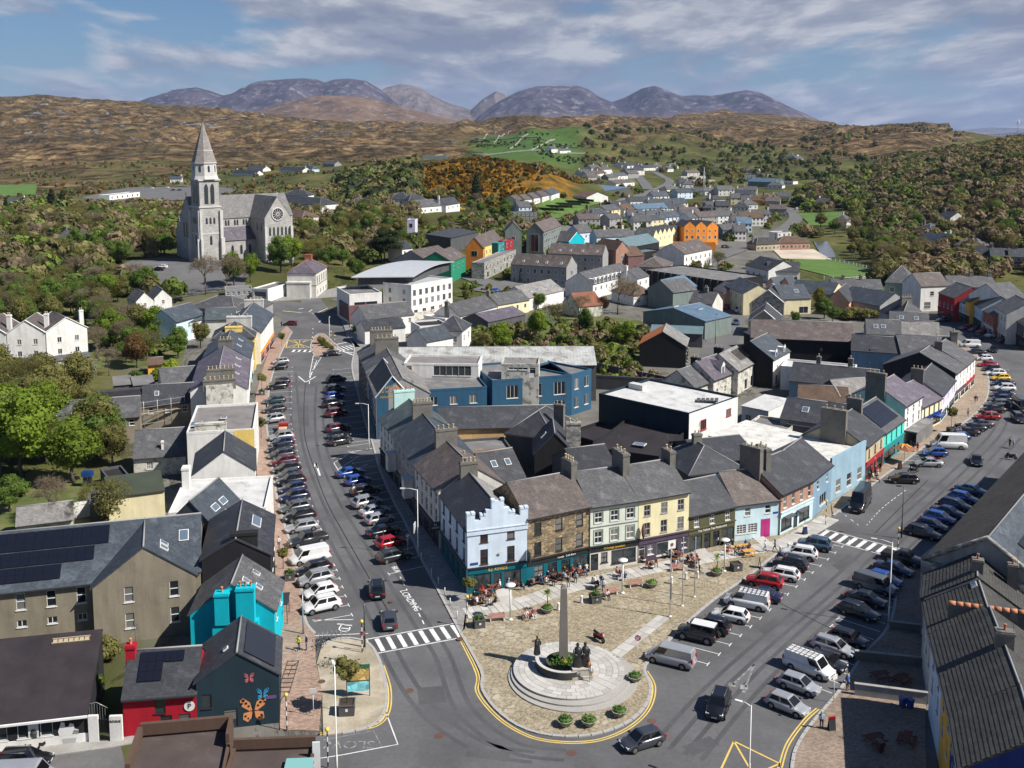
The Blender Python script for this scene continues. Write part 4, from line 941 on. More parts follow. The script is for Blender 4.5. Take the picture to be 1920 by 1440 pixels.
tw2=H('white_terrace','white three storey terrace with red framed windows past the black gable','building',(1808.5,740),(1826,722),6.6,13,3.4,'g','white','mid',base=True,fr=paint('red_frame',(.3,.02,.03),coat=0),win=[(2.7,1.3,3,.65),(4.7,1.2,3,.65)],shop=dict(mat='offwhite',h=2.4,lay='wdw',fas='crimson'),chim=[(0,.45,.8,1.6,11.2,2)])
# the terrace along the left street, on the shaded side
LB=[('cream_terrace_house','cream terrace house next to the corner pub, dark brown roof',(778,870),(822,920.5),8.4,'offwhite','brown',9.6),
('white_terrace_house','white terrace house with dark blue slate roof below the buff chimney pots',(738,813),(777.5,869.5),8.4,'grey','blue',9.6),
('green_roof_terrace_house','end terrace house with sea green slates beside the blue hotel gable',(712,783),(737.5,812.5),8.4,'offwhite','green',10)]
for k,(n_,l_,a_,b_,h_,w_,r_,d_)in enumerate(LB):
 hs=H(n_,l_,'house',a_,b_,h_,d_,3.1,'g',w_,r_,win=[(3.6,1.8,[5,5,4][k],.95),(6.3,1.5,[5,5,4][k],.95)],shop=dict(mat=['purple','darkgrey','navy'][k],h=3.0,lay='wdwdw'),chim=[(0.0,.5,.9,3.3,13.3,6 if k==1 else 4)]if k<2 else[(.04,.42,1.0,3.6,13.0,4)],cmat=None if k<2 else R['mint'],pots=POTB if k<2 else TERRA)
 if k==1:
  b=MB();b.box(-.9,.9,-1.5,-.06,2.9,5.6);b.box(-1.0,1.0,-1.6,-.05,5.6,5.8)
  for u in(.1,.9):hs.add('bay_window',b.mesh('bay_window',R['offwhite']),hs.local(u,0,0))
ht=H('blue_hotel','blue painted hotel with gold lettered gable, long rear wings and white roof apartments','hotel',(706,742),(766,738.5),8.5,16,3.6,'x','hotelblue','dark',verge=True,gutter=False)
text_obj('lettering','HOTEL',.9,TXT['orange'],ht.root,ht.local(.5,0,9.9)@Matrix.Translation((0,-.03,0))@UPR);text_obj('lettering','BAR  RESTAURANT',.45,TXT['gold'],ht.root,ht.local(.42,0,9.1)@Matrix.Translation((0,-.03,0))@UPR);text_obj('lettering','FOYLES HOTEL',.5,TXT['gold'],ht.root,ht.local(.4,0,8.1)@Matrix.Translation((0,-.03,0))@UPR)
WB=[(4.6,1.9,2,1.3,'cas'),(1.4,1.6,2,1.3,'cas')]
w1=H('','','',(768,733),(913,725),8.3,15,0,'f','hotelblue','felt',into=ht,win=[(5.2,1.7,3,1.4,'cas',.18,.95),(1.6,1.7,3,1.4,'cas',.18,.95)])
w2=H('','','',(923,713.5),(1071,702.5),8.5,15,0,'f','hotelblue','felt',into=ht,win=[(4.6,2.6,3,2.4,'cas3',.1,1.0),(1.0,2.3,3,2.2,'cas3',.1,1.0)])
w3=H('','','',(1071.5,702.5),(1109,692),8.5,11,0,'f','hotelblue','felt',into=ht,win=[(5.2,2.2,2,1.3,'cas'),(1.4,2.2,2,1.3,'cas')])
p1=H('','','',(757,681),(897,683),10.9,8,0,'f','white','greyroof',into=ht,win=[(8.45,2.0,3,2.6,'shop',.4,.9),(8.45,1.9,1,1.1,'door',.02,.12)])
p2=H('','','',(940,682),(1010,683),11.4,6,0,'f','oldwhite','greyroof',into=ht,win=[(10.2,.5,2,2.0,'cas',.2,.7),(8.7,2.0,1,1.2,'door',.72,.95)])
ln=H('market_hall','long pale ribbed sheet roof behind the blue hotel with rust along its far end','hall',(735,684),(1118,683),8.0,14,2.4,'g','darkgrey','clear',gutter=False)
fr_=H('hotel_front_building','three storey street front beyond the hotel gable with pale gabled roof bays','building',(688,695),(705,741),8.6,10,3.0,'g','grey','light',win=[(3.6,1.8,5,1.0),(6.4,1.5,5,1.0)],shop=dict(mat='darkgrey',h=3,lay='wdwdw'))
fr2=H('dark_terrace_house','street front house with a broad grey chimney at the far end of the shaded row','house',(672,658),(688,694),8.2,10,3.0,'g','darkgrey','mid',win=[(3.6,1.8,4,1.0),(6.2,1.5,4,1.0)],chim=[(0.1,.5,1.2,5,13.2,7),(.62,.5,1.2,5,13.4,5)])
# yards and back buildings inside the block
H('long_slate_shed','long low dark slate building in front of the blue hotel wings','building',(822,803),(1050,797),4.6,9,2.6,'g','ply','dark')
H('hipped_back_house','dark slate hipped house with pale ridge behind the pub roofs','house',(948,812),(1040,824),5.6,11,3.6,'h','darkgrey','dark',chim=[(.9,.4,1.8,.8,10.5,2)],ridge=LEAD)
H('dark_gabled_annexe','black roofed annexe with a small skylight and rubble chimney inside the block','house',(1002,850),(1078,850),5.4,9,3.4,'x','black','new',sky=[('L',.5,.5)],chim=[(.98,.3,2.4,1.2,9.8,2)],cmat=R['greystone'])
H('skylight_back_house','dark slate house with two rooflights behind the corner pub','house',(915,905),(985,893),5.6,9,3.2,'g','darkgrey','dark',sky=[('F',.35,.55),('F',.72,.55)])
H('black_flat_roof_annexe','black felt flat roofed annexe with a white rooflight below the warehouse','building',(1105,838),(1235,856),5.4,19,0,'f','black','blackfelt',sky=[('F',.6,.5,2,1.6)])
H('black_lean_to','low black roofed lean-to with vent pipes left of the flat roofed annexe','building',(1060,812),(1112,826),3.8,10,0,'f','black','blackfelt')
H('slate_rear_wing','dark slate wing behind the stone pub chimney','house',(1085,890),(1160,880),5.5,10,2.6,'g','darkgrey','new')
H('slate_rear_wing','dark slate wing behind the cream restaurant beside the green lean-to','house',(1292,890),(1395,878),4.4,11,3.0,'h','darkgrey','dark',chim=[(.5,.6,1.5,.8,8.6,2)])
H('green_lean_to','pale green glazed lean-to roof between dark slate roofs','building',(1262,862),(1300,872),4.6,10,1.0,'m','darkgrey',mk('green_sheet',(.28,.42,.32),pat='corr',tile=(.6,1)))
H('slate_rear_wing','broad dark roof below the white corrugated hall roof','building',(1320,868),(1422,856),5.0,12,2.0,'g','darkgrey','dark')
H('rooftop_terrace','flat grey roof terrace with rusty sheeting among the back yards','building',(870,848),(960,842),4.6,7,0,'f','darkgrey','felt')
H('rusty_back_roof','small rust coloured sheet roof behind the cream terrace','building',(895,868),(962,862),4.4,4,.8,'m','darkgrey',mk('brown_sheet',(.20,.12,.07),pat='corr',tile=(.5,1)))
H('cream_chimney_house','cream rendered back extension with a row of buff pots','building',(838,880),(893,873),8.6,4,0,'f','offwhite','felt',chim=[(.4,.2,3,.8,10.2,5)])
wh=H('warehouse','flat roofed warehouse with weathered white roof, navy front and white side wall','warehouse',(1123,738),(1292,775),9.0,16,0,'f','navy','whitefelt',lod=1)
b=MB();b.box(-.03,.05,0,wh.D,-2,8.9);wh.add('white_side_wall',b.mesh('white_side_wall',R['white']),wh.local(1,0,0))
for v,z,w_,h_ in((.28,5.2,1.8,1.8),(.8,6.0,1.6,1.3)):
 fm,gm=win_meshes('cas3',w_,h_,paint('red_frame2',(.35,.06,.05),coat=0));f=wh.add('window',fm,wh.local(1,v,z)@Matrix.Translation((.07,0,0))@Matrix.Rotation(pi/2,4,'Z'));link('pane',gm,f)
b=MB();b.box(-1.6,1.6,-.7,.7,8.6,9.7);wh.add('roof_hatch',b.mesh('roof_hatch',S['whitefelt']),wh.local(.12,.55,0))
b=MB();
for k in range(5):b.box(-1.8+k*.8,-1.2+k*.8,-1.2,1.1,8.8+.05*k,9.0+.05*k,0,Matrix.Rotation(.5,4,'Z'))
wh.add('broken_sheeting',b.mesh('broken_sheeting',R['darkgrey']),wh.local(.86,.62,0))
H('white_yard_house','single storey white house with a white coated flat roof behind the warehouse','house',(1391,760),(1441,770),4.0,9,.5,'m','white','whitefelt',win=[(1.2,1.2,2,1.2,'cas')])
H('grey_yard_roof','flat grey stained roofs with a satellite dish behind the blue hall','building',(1393,800),(1470,812),3.6,9,0,'f','oldwhite','felt')
H('grey_yard_roof','flat grey roof with white boxed skylight behind the red pub','building',(1475,795),(1545,806),3.8,8,0,'f','darkgrey','felt')
H('slate_cottage','long dark slate roof with one rooflight behind the yard','house',(1463,783),(1538,793),4.6,10,2.8,'g','grey','dark',sky=[('F',.55,.5,1.2,1.4)])
H('slate_cottage','dark slate roof running up to the red pub chimney','house',(1540,793),(1585,799),4.6,10,2.8,'g','grey','dark',sky=[('F',.5,.6)])
H('brown_roof_store','low store with mottled brown tiles against the grey yard wall','store',(1498,748),(1592,753),3.8,7,2.2,'g','oldwhite','browntile')
H('blue_mews','long low slate mews with pale blue lower wall and white trim','house',(1480,712),(1640,728),4.4,9,3.0,'g','steelblue','dark',win=[(1.2,1.4,3,1.8,'cas')],chim=[(.3,.55,.9,.9,9,1),(.68,.55,1.0,.9,9.2,1)])
H('white_flat_mews','strip of white coated flat roofs behind the long mews','building',(1464,686),(1600,698),5.4,8,0,'f','white','whitefelt')
H('brown_roof_store','old store of patched tan slates beside the tall dark gable','store',(1575,742),(1640,738),4.6,8,2.4,'g','darkgrey','light')
H('lane_cottage','grey slate cottage on the lane with a low white front','house',(1302,726),(1337,713),4.2,8.5,3.0,'g','oldwhite','mid',win=[(1.2,1.3,3,.8)],chim=[(.98,.5,.9,2.0,8.6,2)],cmat=R['black'])
lc=H('lane_cottage','purple slate cottage with a white gabled dormer on the lane','house',(1338,712),(1382,695),4.8,9,3.4,'g','oldwhite','purple',win=[(1.2,1.3,3,.8)],chim=[(.98,.5,.9,2.0,9.4,2)],cmat=R['black'])
b=MB();b.box(-.8,.8,.6,3.4,5.0,6.9);b.face([(-.95,.5,6.85),(.95,.5,6.85),(0,.5,7.8)],0);b.face([(-1,.45,6.8),(0,.45,7.85),(0,4,7.85),(-1,4,6.8)],1);b.face([(0,.45,7.85),(1,.45,6.8),(1,4,6.8),(0,4,7.85)],1);b.box(-.5,.5,.55,.7,5.3,6.6,2);lc.add('dormer',b.mesh('dormer',[R['white'],S['purple'],PANE]),lc.local(.5,0,0))
dr=H('derelict_house','derelict whitewashed house with bare rafters showing through its stripped roof','house',(1384,695),(1416,678),5.4,9,3.2,'g','oldwhite','light',win=[(.2,2.3,2,1.6,'shop',.3,1.0)])
b=MB()
for k in range(11):
 for q in range(2):b.box(dr.W*(.35+.06*k),dr.W*(.35+.06*k)+.12,1.0+q*.4,3.6+q*.4,0,.14,0,Matrix.Translation((0,0,6.3))@Matrix.Rotation(RAD(35),4,'X'))
dr.add('bare_rafters',b.mesh('bare_rafters',R['black']))
bg=H('black_gable_house','white fronted house with tall black gable and two small dormers','house',(1450,674),(1481,657),6.6,11,3.6,'g','white','blue',win=[(.3,2.2,1,1.4,'shop',0,.45),(3.4,1.4,2,.8)],gutter=False)
b=MB();b.face([(-.03,bg.D,-1),(-.03,0,-1),(-.03,0,6.55),(-.03,bg.D/2,10.1),(-.03,bg.D,6.55)]);bg.add('slate_hung_gable',b.mesh('slate_hung_gable',R['black']))
for u in(.25,.75):
 b=MB();b.box(-.6,.6,.3,2.2,6.6,7.9);b.face([(-.7,.25,7.85),(.7,.25,7.85),(0,.25,8.6)],0);b.box(-.35,.35,.26,.4,6.9,7.7,1);bg.add('dormer',b.mesh('dormer',[R['white'],PANE]),bg.local(u,0,0))
H('brown_barn','huge brown slated store with dark side wall in the middle of the block','warehouse',(1408,632),(1602,640),7.2,15,3.2,'g','black','brown')
H('black_yard_store','black boarded store with ladder frame below the brown roof','store',(1425,690),(1590,690),3.0,8,0,'f','black','blackfelt')
H('blue_grey_hall','blue grey rendered hall with moss streaked slates and blank wall','hall',(1596,656),(1690,662),7.0,11,2.6,'g','steelblue','dark')
cw=H('slate_block','broad grey slated block with a flat dormer near the main street bend','building',(1690,664),(1800,668),7.0,14,3.2,'g','white','mid',chim=[(.98,.4,1.4,1.4,11.6,2)])
H('flat_dormer_block','dark flat roofed block with a wide window band beside the brown store','building',(1632,655),(1708,655),7.4,9,0,'f','darkgrey','blackfelt',win=[(5.4,1.4,2,2.4,'cas3',.45,.95)])
H('rooflight_terrace','grey slate terrace with two white rooflights above the flat dormer','house',(1625,625),(1690,628),6.4,9,3.0,'g','grey','mid',sky=[('F',.28,.5,1.1,1.3),('F',.5,.5,1.1,1.3)])
H('plain_slate_terrace','plain grey slate roof right of the rooflight terrace','house',(1691,628),(1762,632),6.4,9,2.8,'g','grey','light')
H('rooflight_terrace','grey slate roof with two rooflights below the pyramid roofs','house',(1668,606),(1742,610),6.4,9,2.6,'g','grey','mid',sky=[('F',.3,.5,1.1,1.3),('F',.68,.5,1.1,1.3)])
H('hipped_slate_house','dark hipped slate house with a wide chimney behind the bend','house',(1690,596),(1740,594),6.8,11,4.0,'h','grey','dark',chim=[(.5,.4,3.2,1,11.8,4)])
mv=H('blue_roof_works','workshop with a low blue sheet roof and grey front near the lane','workshop',(1206,584),(1322,602),5.2,13,2.4,'x','sage','metal',gutter=False,win=[(1.0,1.6,3,1.6,'cas')],sky=[('L',.5,.6,2.2,1.4),('R',.6,.7,2.2,1.4)])
H('teal_lean_to','greenish sheet roofed lean-to in front of the blue roofed workshop','workshop',(1219,622),(1317,626),3.8,6,.9,'m','darkgrey','teal')
H('dark_gable_house','tall dark gabled house with orange rusted side roof on the lane','house',(1199,645),(1286,649),5.6,11,3.4,'x','black','rust',rmat2='light',rwin=[(.9,1.5,3,.8),(3.4,1.3,3,.8)],gutter=False)
yw=H('yard_wall','dark panelled yard wall below the rough green plot','wall',(1110,703),(1258,712),3.2,.4,0,'f','darkgrey','felt')
# near left corner
nv=H('butterfly_house','dark navy gable with painted butterflies and solar panels on its roof','house',(371,1372),(525,1355),5.1,7.5,2.6,'x','navy','dark',base=True,fr=TRIM_D,gutter=False,win=[(2.3,1.4,1,.9,'shop',.02,.22),(.05,1.9,1,1.3,'door',.3,.5)],solar=[('R',.08,.92,.12,.85,2,1)],sky=[('L',.7,.7,.5,.5)])
def butterfly(hs,u,z,s,col,dark):
 g=MB()
 for sx in(-1,1):
  up=[(.08,.1),(.25,.75),(.75,1.15),(1.0,.95),(.85,.45),(.3,.05)];lo=[(.08,.0),(.3,.0),(.75,-.1),(.8,-.6),(.45,-.85),(.15,-.5)]
  for poly,mi in((up,0),(lo,0)):
   pts=[(sx*x*s,-.03,z_*s)for x,z_ in poly];g.face(pts if sx>0 else pts[::-1],0)
  for x,z_,r in((.75,.95,.14),(.55,.7,.12),(.85,.7,.1),(.35,.45,.1),(.6,-.35,.1),(.4,-.55,.08)):
   pts=[(sx*(x+r*cos(a))*s,-.045,(z_+r*sin(a))*s)for a in[k*pi/3 for k in range(6)]];g.face(pts if sx>0 else pts[::-1],1)
 g.box(-.05*s,.05*s,-.06,-.02,-.5*s,.5*s,1)
 hs.add('painted_butterfly',g.mesh('painted_butterfly',[paint(col[0],col[1],coat=0,rough=.8),paint(dark[0],dark[1],coat=0,rough=.8)]),hs.local(u,0,z))
BK=('bf_black',(.015,.012,.012))
butterfly(nv,.68,1.5,1.25,('bf_orange',(.65,.26,.10)),BK);butterfly(nv,.64,4.9,.5,('bf_pink',(.55,.14,.18)),BK);butterfly(nv,.80,3.1,.6,('bf_blue',(.03,.30,.55)),BK)
b=MB();b.box(-.5,.5,-.04,.02,2.6,2.9);nv.add('wall_plaque',b.mesh('wall_plaque',paint('plaque',(.14,.07,.2))),nv.local(.9,0,0))
rd=H('red_house','bright red rendered house with solar roof and a red chimney at its gable','house',(233,1383),(371,1372),4.1,7.5,2.7,'g','red','dark',base=True,fr=TRIM_D,win=[(2.2,1.5,1,1.0,'shop',.35,.65),(.02,1.9,2,1.1,'door',.45,.95)],solar=[('F',.17,.5,.28,.92,3,3),('F',.5,.78,.68,.92,3,1)],chim=[(.03,.45,.9,.9,7.6,1)],cmat=R['red'],pots=TERRA)
b=MB();b.lathe([(.5,0),(.5,.05)],16,M=Matrix.Translation((0,0,0))@Matrix.Rotation(RAD(90),4,'X'));ps=rd.add('round_sign',b.mesh('round_sign',TRIM_W),rd.local(.9,0,2.7)@Matrix.Translation((0,-.03,0)))
text_obj('lettering','P',.7,TXT['black'],ps,Matrix.Translation((0,-.07,0))@UPR)
mu=H('mural_house','low house with plain black roof and black and white painted mural front','house',(-120,1425),(166,1391),3.0,9.2,3.6,'m','black',mk('black_membrane',(.030,.024,.028),rough=.75,big=.35,fine=.15),base=True,fr=TRIM_W,over=.4,win=[(1.1,1.4,3,1.1,'shop',.35,.8)],gutter=False)
b=MB();b.box(0,mu.W+.1,-.58,-.38,2.72,2.9);mu.add('gutter',b.mesh('gutter',TRIM_W));b=MB();b.box(0,mu.W,-.06,.02,-1,.95);mu.add('white_plinth',b.mesh('white_plinth',R['white']))
def blob(hs,u,z,pts,m):
 g=MB();g.face([(x,-.04-.03,y)for x,y in pts]);hs.add('mural_figure',g.mesh('mural_figure',m),hs.local(u,0,z))
WM=paint('mural_white',(.62,.62,.62),coat=0,rough=.9);BM=paint('mural_black',(.02,.02,.02),coat=0,rough=.9);GM=paint('mural_grey',(.38,.38,.38),coat=0,rough=.9)
blob(mu,.87,.9,[(-.8,0),(.9,0),(.9,.5),(.55,.65),(.5,1.1),(.2,1.25),(0,.9),(-.25,.9),(-.3,1.35),(-.6,1.4),(-.75,.9),(-.9,.5)],WM);blob(mu,.9,.98,[(-.1,0),(.5,0),(.5,.35),(.1,.45)],GM);blob(mu,.87,.1,[(-.5,0),(.5,-.2),(.7,.5),(-.6,.55)],GM)
blob(mu,.69,.1,[(-.3,.1),(.1,.05),(.35,.25),(.3,.55),(.05,.4),(-.25,.45)],BM);blob(mu,.60,.1,[(-.25,.1),(.15,.1),(.3,.4),(-.1,.35),(-.3,.5)],BM);blob(mu,.64,1.0,[(-.45,0),(.45,0),(.45,1.6),(-.45,1.6)],WM);blob(mu,.64,1.0,[(-.25,0),(.25,0),(.32,.6),(.1,1.0),(-.2,.9),(-.34,.45)],BM)
b=MB()
for k in range(7):b.box(-1.7+k*.5,-1.3+k*.5,-.2,.2,0,.1)
b.box(-1.8,1.8,-.32,-.24,0,.16);b.box(-1.8,1.8,.24,.32,0,.16)
M_,U_,L_=mu.slope('F');mu.add('rooflight_frame',b.mesh('rooflight_frame',paint('tan_frame',(.4,.33,.22),coat=0)),M_@Matrix.Translation((U_*.79,L_*.9,.03)))
gl=H('grey_hostel','long brown-grey rendered building with a solar roof and projecting gabled wing','building',(-110,1121),(376,1068),7.0,14,4.2,'g','dash','blue',win=[(4.6,1.9,5,.95,'sash',.0,.58),(2.6,.8,5,1.0,'cas',.0,.58)],solar=[('F',.02,.62,.62,.94,16,2),('F',.02,.565,.36,.60,15,2),('F',.02,.44,.10,.34,12,2)],sky=[('F',.93,.62,1.1,1.6)])
gw=H('','','',(173,1101),(367,1076),7.0,9,4.0,'x','dash','blue',into=gl,win=[(4.7,1.8,2,.95,'sash',.12,1.0),(1.6,1.8,2,.95,'sash',.12,1.0)],sky=[('R',.45,.62,.9,1.1),('R',.3,.62,.9,1.1)],gutter=False)
tu=H('turquoise_house','vivid turquoise gabled house with tall turquoise chimneys beside the pavement','house',(356,1150),(514,1143),5.4,7.6,3.2,'x','turquoise','mid',gutter=False,chim=[(.40,-.08,1.5,1.1,7.9,1),(.68,-.1,1.9,1.2,8.5,3)],cmat=R['turquoise'],pots=TERRA,sky=[('R',.7,.6,.7,1.0),('R',.35,.45,.9,.9),('R',.3,.75,.9,.9)],rwin=[(3.4,1.3,2,.9)])
b=MB();b.box(tu.W*.28,tu.W*.82,-1.0,.05,-3,4.6);tu.add('chimney_breast',b.mesh('chimney_breast',R['turquoise']))
H('black_gable_block','black rendered block with broad dark chimney and parapet above the pavement','building',(378,1049),(507,1039),8.2,13,2.2,'x','black','new',gutter=False,chim=[(.62,.06,3.0,1.0,10.8,0)],rwin=[(4.2,1.8,4,1.0)],sky=[('R',.6,.5,3,1.2)],cmat=R['black'])
H('slate_back_wing','steep slate wing with rooflights behind the grey hostel','building',(303,992),(412,998),6.4,9,4.0,'x','darkgrey','blue',gutter=False,sky=[('R',.35,.5,1.6,1.0),('R',.62,.5,1.6,1.0)])
H('white_parapet_block','white flat roofed block with parapets and a white chimney over the pavement','building',(316,962),(498,952),7.6,13,0,'f','white','whitefelt',chim=[(.06,.8,1.0,1.4,10.4,0)],cmat=R['white'],rwin=[(4.0,1.8,4,1.0)])
H('green_roof_store','tall cream walled store with dark green felt roof behind the white block','store',(201,932),(308,918),4.8,7,.8,'m','cream','greenfelt')
H('dark_gable_terrace','dark slate gabled house with skylit roof between the two white blocks','house',(362,889),(478,880),6.6,11,3.2,'x','white','dark',gutter=False,rwin=[(3.6,1.7,4,.9)])
yb=H('flat_roof_bank','white walled block with grey flat roof and a yellow strip of wall','building',(350,811),(476,804),8.4,17,0,'f','white','greyroof',rwin=[(3.8,1.8,5,1.0),(6.2,1.3,5,1.0)],chim=[(.35,.05,5.0,.9,9.6,0)],cmat=R['oldwhite'],sky=[('F',.1,.55,1.8,2.6),('F',.5,.9,1,1)])
b=MB();b.box(-3.2,.03,-.04,.1,-2,8.3);yb.add('yellow_wall',b.mesh('yellow_wall',R['yellow']),yb.local(1,0,0))
H('white_cottage','small whitewashed cottage with dark slates and a thin white chimney','house',(250,858),(348,851),3.4,9,3.4,'g','oldwhite','mid',win=[(1.2,1.3,1,1.0,'grid',.15,.45)],chim=[(.55,.12,.35,.35,5.6,0)],cmat=R['white'])
sc=H('scaffolded_terrace','long slate roofed terrace wrapped in scaffolding behind the white block','house',(105,791),(262,779),5.0,8,2.8,'g','dash','mid',win=[(3.2,1.2,5,.9)])
H('scaffolded_house','dark slate house with one rooflight at the end of the scaffolding','house',(266,758),(362,752),5.2,8,2.8,'g','dash','dark',win=[(3.2,1.2,3,.9)],sky=[('F',.28,.5,.8,1.2)])
H('cream_outhouse','low cream walled outhouse with grey slates near the hedge','outbuilding',(303,721),(388,713),4.0,8,2.6,'g','cream','mid')
st_=H('white_chimney_block','white block crowned by two long rows of chimney pots','building',(386,724),(437,720),9.6,7,0,'f','oldwhite','felt',chim=[(.5,.1,6.0,1.0,10.6,7),(.6,.6,5.4,1.0,11.8,7)])
H('street_terrace','blue slate terrace house facing the left street beside the white chimney block','house',(462,728),(467,672.5),7.6,10.5,3.2,'g','white','purple',win=[(3.6,1.7,5,.9),(5.9,1.3,5,.9)],shop=dict(mat='offwhite',h=3,lay='wdwdw'),sky=[('F',.3,.4),('F',.55,.4),('F',.8,.4)])
H('street_terrace','blue slate terrace house with rooflights beside the yellow hipped house','house',(467.5,671),(474,641),7.6,10,3.2,'g','white','blue',win=[(3.6,1.7,4,.9),(5.9,1.3,4,.9)],shop=dict(mat='iceblue',h=3,lay='wdwd'),sky=[('F',.35,.5),('F',.7,.5)],chim=[(0,.5,1,3,12,4)])
H('yellow_hipped_house','bright yellow house with dark hipped slates and yellow chimney','house',(398,635),(477,632),8.2,10,3.2,'h','yellow','dark',rwin=[(3.6,1.7,3,.9),(6,1.3,3,.9)],chim=[(.5,.2,4,1,10.6,2)],cmat=R['yellow'])
H('pink_street_shops','white and pink shop row with an orange awning at the top of the left street','shop',(488,622),(512,588),8.2,10,3.4,'g','white','blue',win=[(3.6,1.7,5,.9),(6,1.3,5,.9)],shop=dict(mat='pink',h=3.0,lay='wdwdw',fas='orange'),chim=[(0,.5,1.2,6,12.2,3),(1,.5,1,5,12.2,5)],cmat=R['offwhite'])
H('pale_blue_house','pale blue gabled house with slate roofs near the church yard','house',(330,603),(383,588),6.2,9,3.0,'g','iceblue','blue',win=[(3.6,1.3,2,1.1,'sash',.3,.9)])
H('slate_gable_wing','steep blue slate wing left of the pale blue house','house',(283,600),(330,607),5.2,9,3.6,'x','white','blue')
H('grey_slate_row','low cream row with pale grey slates beside the pale blue house','house',(384,599),(442,597),5.2,8,2.6,'g','offwhite','green')
H('twin_gable_house','left half of the white twin gabled house below the church yard','house',(255,565),(288,560),5.0,10,2.6,'x','white','mid',win=[(3,1.2,1,.9)])
H('twin_gable_house','right half of the white twin gabled house below the church yard','house',(289,559),(322,554),5.0,10,2.6,'x','white','mid',win=[(3,1.2,1,.9)])
H('grey_hipped_hall','sprawling grey hipped slate hall above the pale blue house','hall',(352,574),(440,582),4.4,14,3.0,'h','grey','mid')
H('grey_hipped_hall','smaller grey hipped slate roof behind the red chimney pots','hall',(440,576),(494,577),4.4,10,2.6,'h','grey','mid')
H('flat_roof_garage','long low flat roofed garage with a row of windows under the trees','garage',(422,542),(472,541),3.4,8,0,'f','grey','felt',win=[(1.4,1.2,5,.9)])
ga=H('white_garage','white flat roofed garage with a large dark doorway','garage',(473,538),(502,542),4.6,15,0,'f','white','felt',win=[(.1,3.6,1,4.4)])
lb=H('cream_library','cream rendered civic building with purple hipped slates and red ridge tiles','library',(538,509),(592,512),8.6,17,3.4,'h','offwhite','purple',rwin=[(4.8,2.6,5,1.0),(1.2,1.4,4,.9)],chim=[(.5,.62,2.4,1.4,13.6,0)],cmat=R['brick'],ridge=TERRA)
b=MB();b.box(.3,lb.W-1.6,-2.2,0,-1,5.4);b.box(.1,lb.W-1.4,-2.4,.02,5.4,5.8);lb.add('porch',b.mesh('porch',R['offwhite']));b=MB();b.box(-.04,lb.W+.04,-.05,.06,4.2,4.5);b.box(lb.W-.03,lb.W+.05,-.04,lb.D+.04,4.2,4.5);lb.add('string_course',b.mesh('string_course',R['dash']))
for k,(a_,b_)in enumerate((((-62,626),(11,624.5)),((12.5,624.5),(84,622)),((86,622),(163,613)))):
 t_=H('white_gabled_house',['white gabled town house cut by the left edge of the frame','middle white gabled town house with stone porch beside the big trees','right hand white gabled town house with slate porch beside the green shed'][k],'house',a_,b_,9.6,11,3.0,'x','white','brown',win=[(6.6,1.3,2,.95,'cas',.1,.95),(3.7,1.3,2,.95,'cas',.1,.95),(.6,1.5,1,1.8,'cas3',.55,.95)],chim=[(.97,.3,1.0,.9,13.4,2)],cmat=R['white'],gutter=False,verge=True,group='row of white gabled town houses',lod=1)
 b=MB();b.box(.1,t_.W-.2,-1.4,0,-2,2.5,0);b.loft([[(-.1,-1.7,2.4),(t_.W,-1.7,2.4),(t_.W,.05,3.4),(-.1,.05,3.4)],[(-.1,-1.7,2.5),(t_.W,-1.7,2.5),(t_.W,.05,3.5),(-.1,.05,3.5)]],1,False);t_.add('porch',b.mesh('porch',[R['greystone'],S['mid']]))
def back_edge(p,q,h,d):
 a,b=G(*p,h).xy,G(*q,h).xy;e=(b-a).normalized();n=Vector((e.y,-e.x))*d;return((*(a+n),0),(*(b+n),0))
fb=H('flat_roof_shop','brown flat roofed building with high parapets at the bottom edge of the photo','building',None,None,7.0,8.6,0,'f','brown','brownfelt',world=back_edge((262,1356),(437,1341),7.8,8.6))
f2=H('','','',None,None,7.0,5.6,0,'f','brown','brownfelt',into=fb,world=back_edge((437.5,1385),(592,1379),7.7,5.6))
b=MB();b.box(.1,fb.W,8.2,8.55,6.9,7.9);b.box(-.1,.3,3.0,8.2,6.9,7.7);b.box(fb.W-.3,fb.W-.01,5.7,8.2,6.9,7.9);fb.add('parapet',b.mesh('parapet',R['brown']))
b=MB();b.box(.05,f2.W,5.3,5.62,6.9,7.75);o_=link('parapet',b.mesh('parapet',R['brown']),fb.root);o_.matrix_basis=f2.B
b=MB();b.tube([(0,1.2,6.95),(fb.W+6,.6,7.0)],.07,6);fb.add('pipe',b.mesh('pipe',TRIM_D))
b=MB();b.box(-.3,.3,-.06,.06,-1.6,1.4);b.box(-.9,-.5,-.05,.05,-2.8,-1.4);sg=fb.add('projecting_sign',b.mesh('projecting_sign',paint('lightbox',(.72,.74,.75),coat=.2)),f2.B@Matrix.Translation((f2.W+.2,4.2,6.6)))
b=MB();b.box(-1.8,.4,-1.2,1.0,0,.12);b.box(-1.8,.4,-1.2,1.0,.6,.66);fb.add('glass_canopy',b.mesh('glass_canopy',glassy('green_glass',(.20,.42,.40),.12)),f2.B@Matrix.Translation((f2.W-.3,2.6,6.4)))
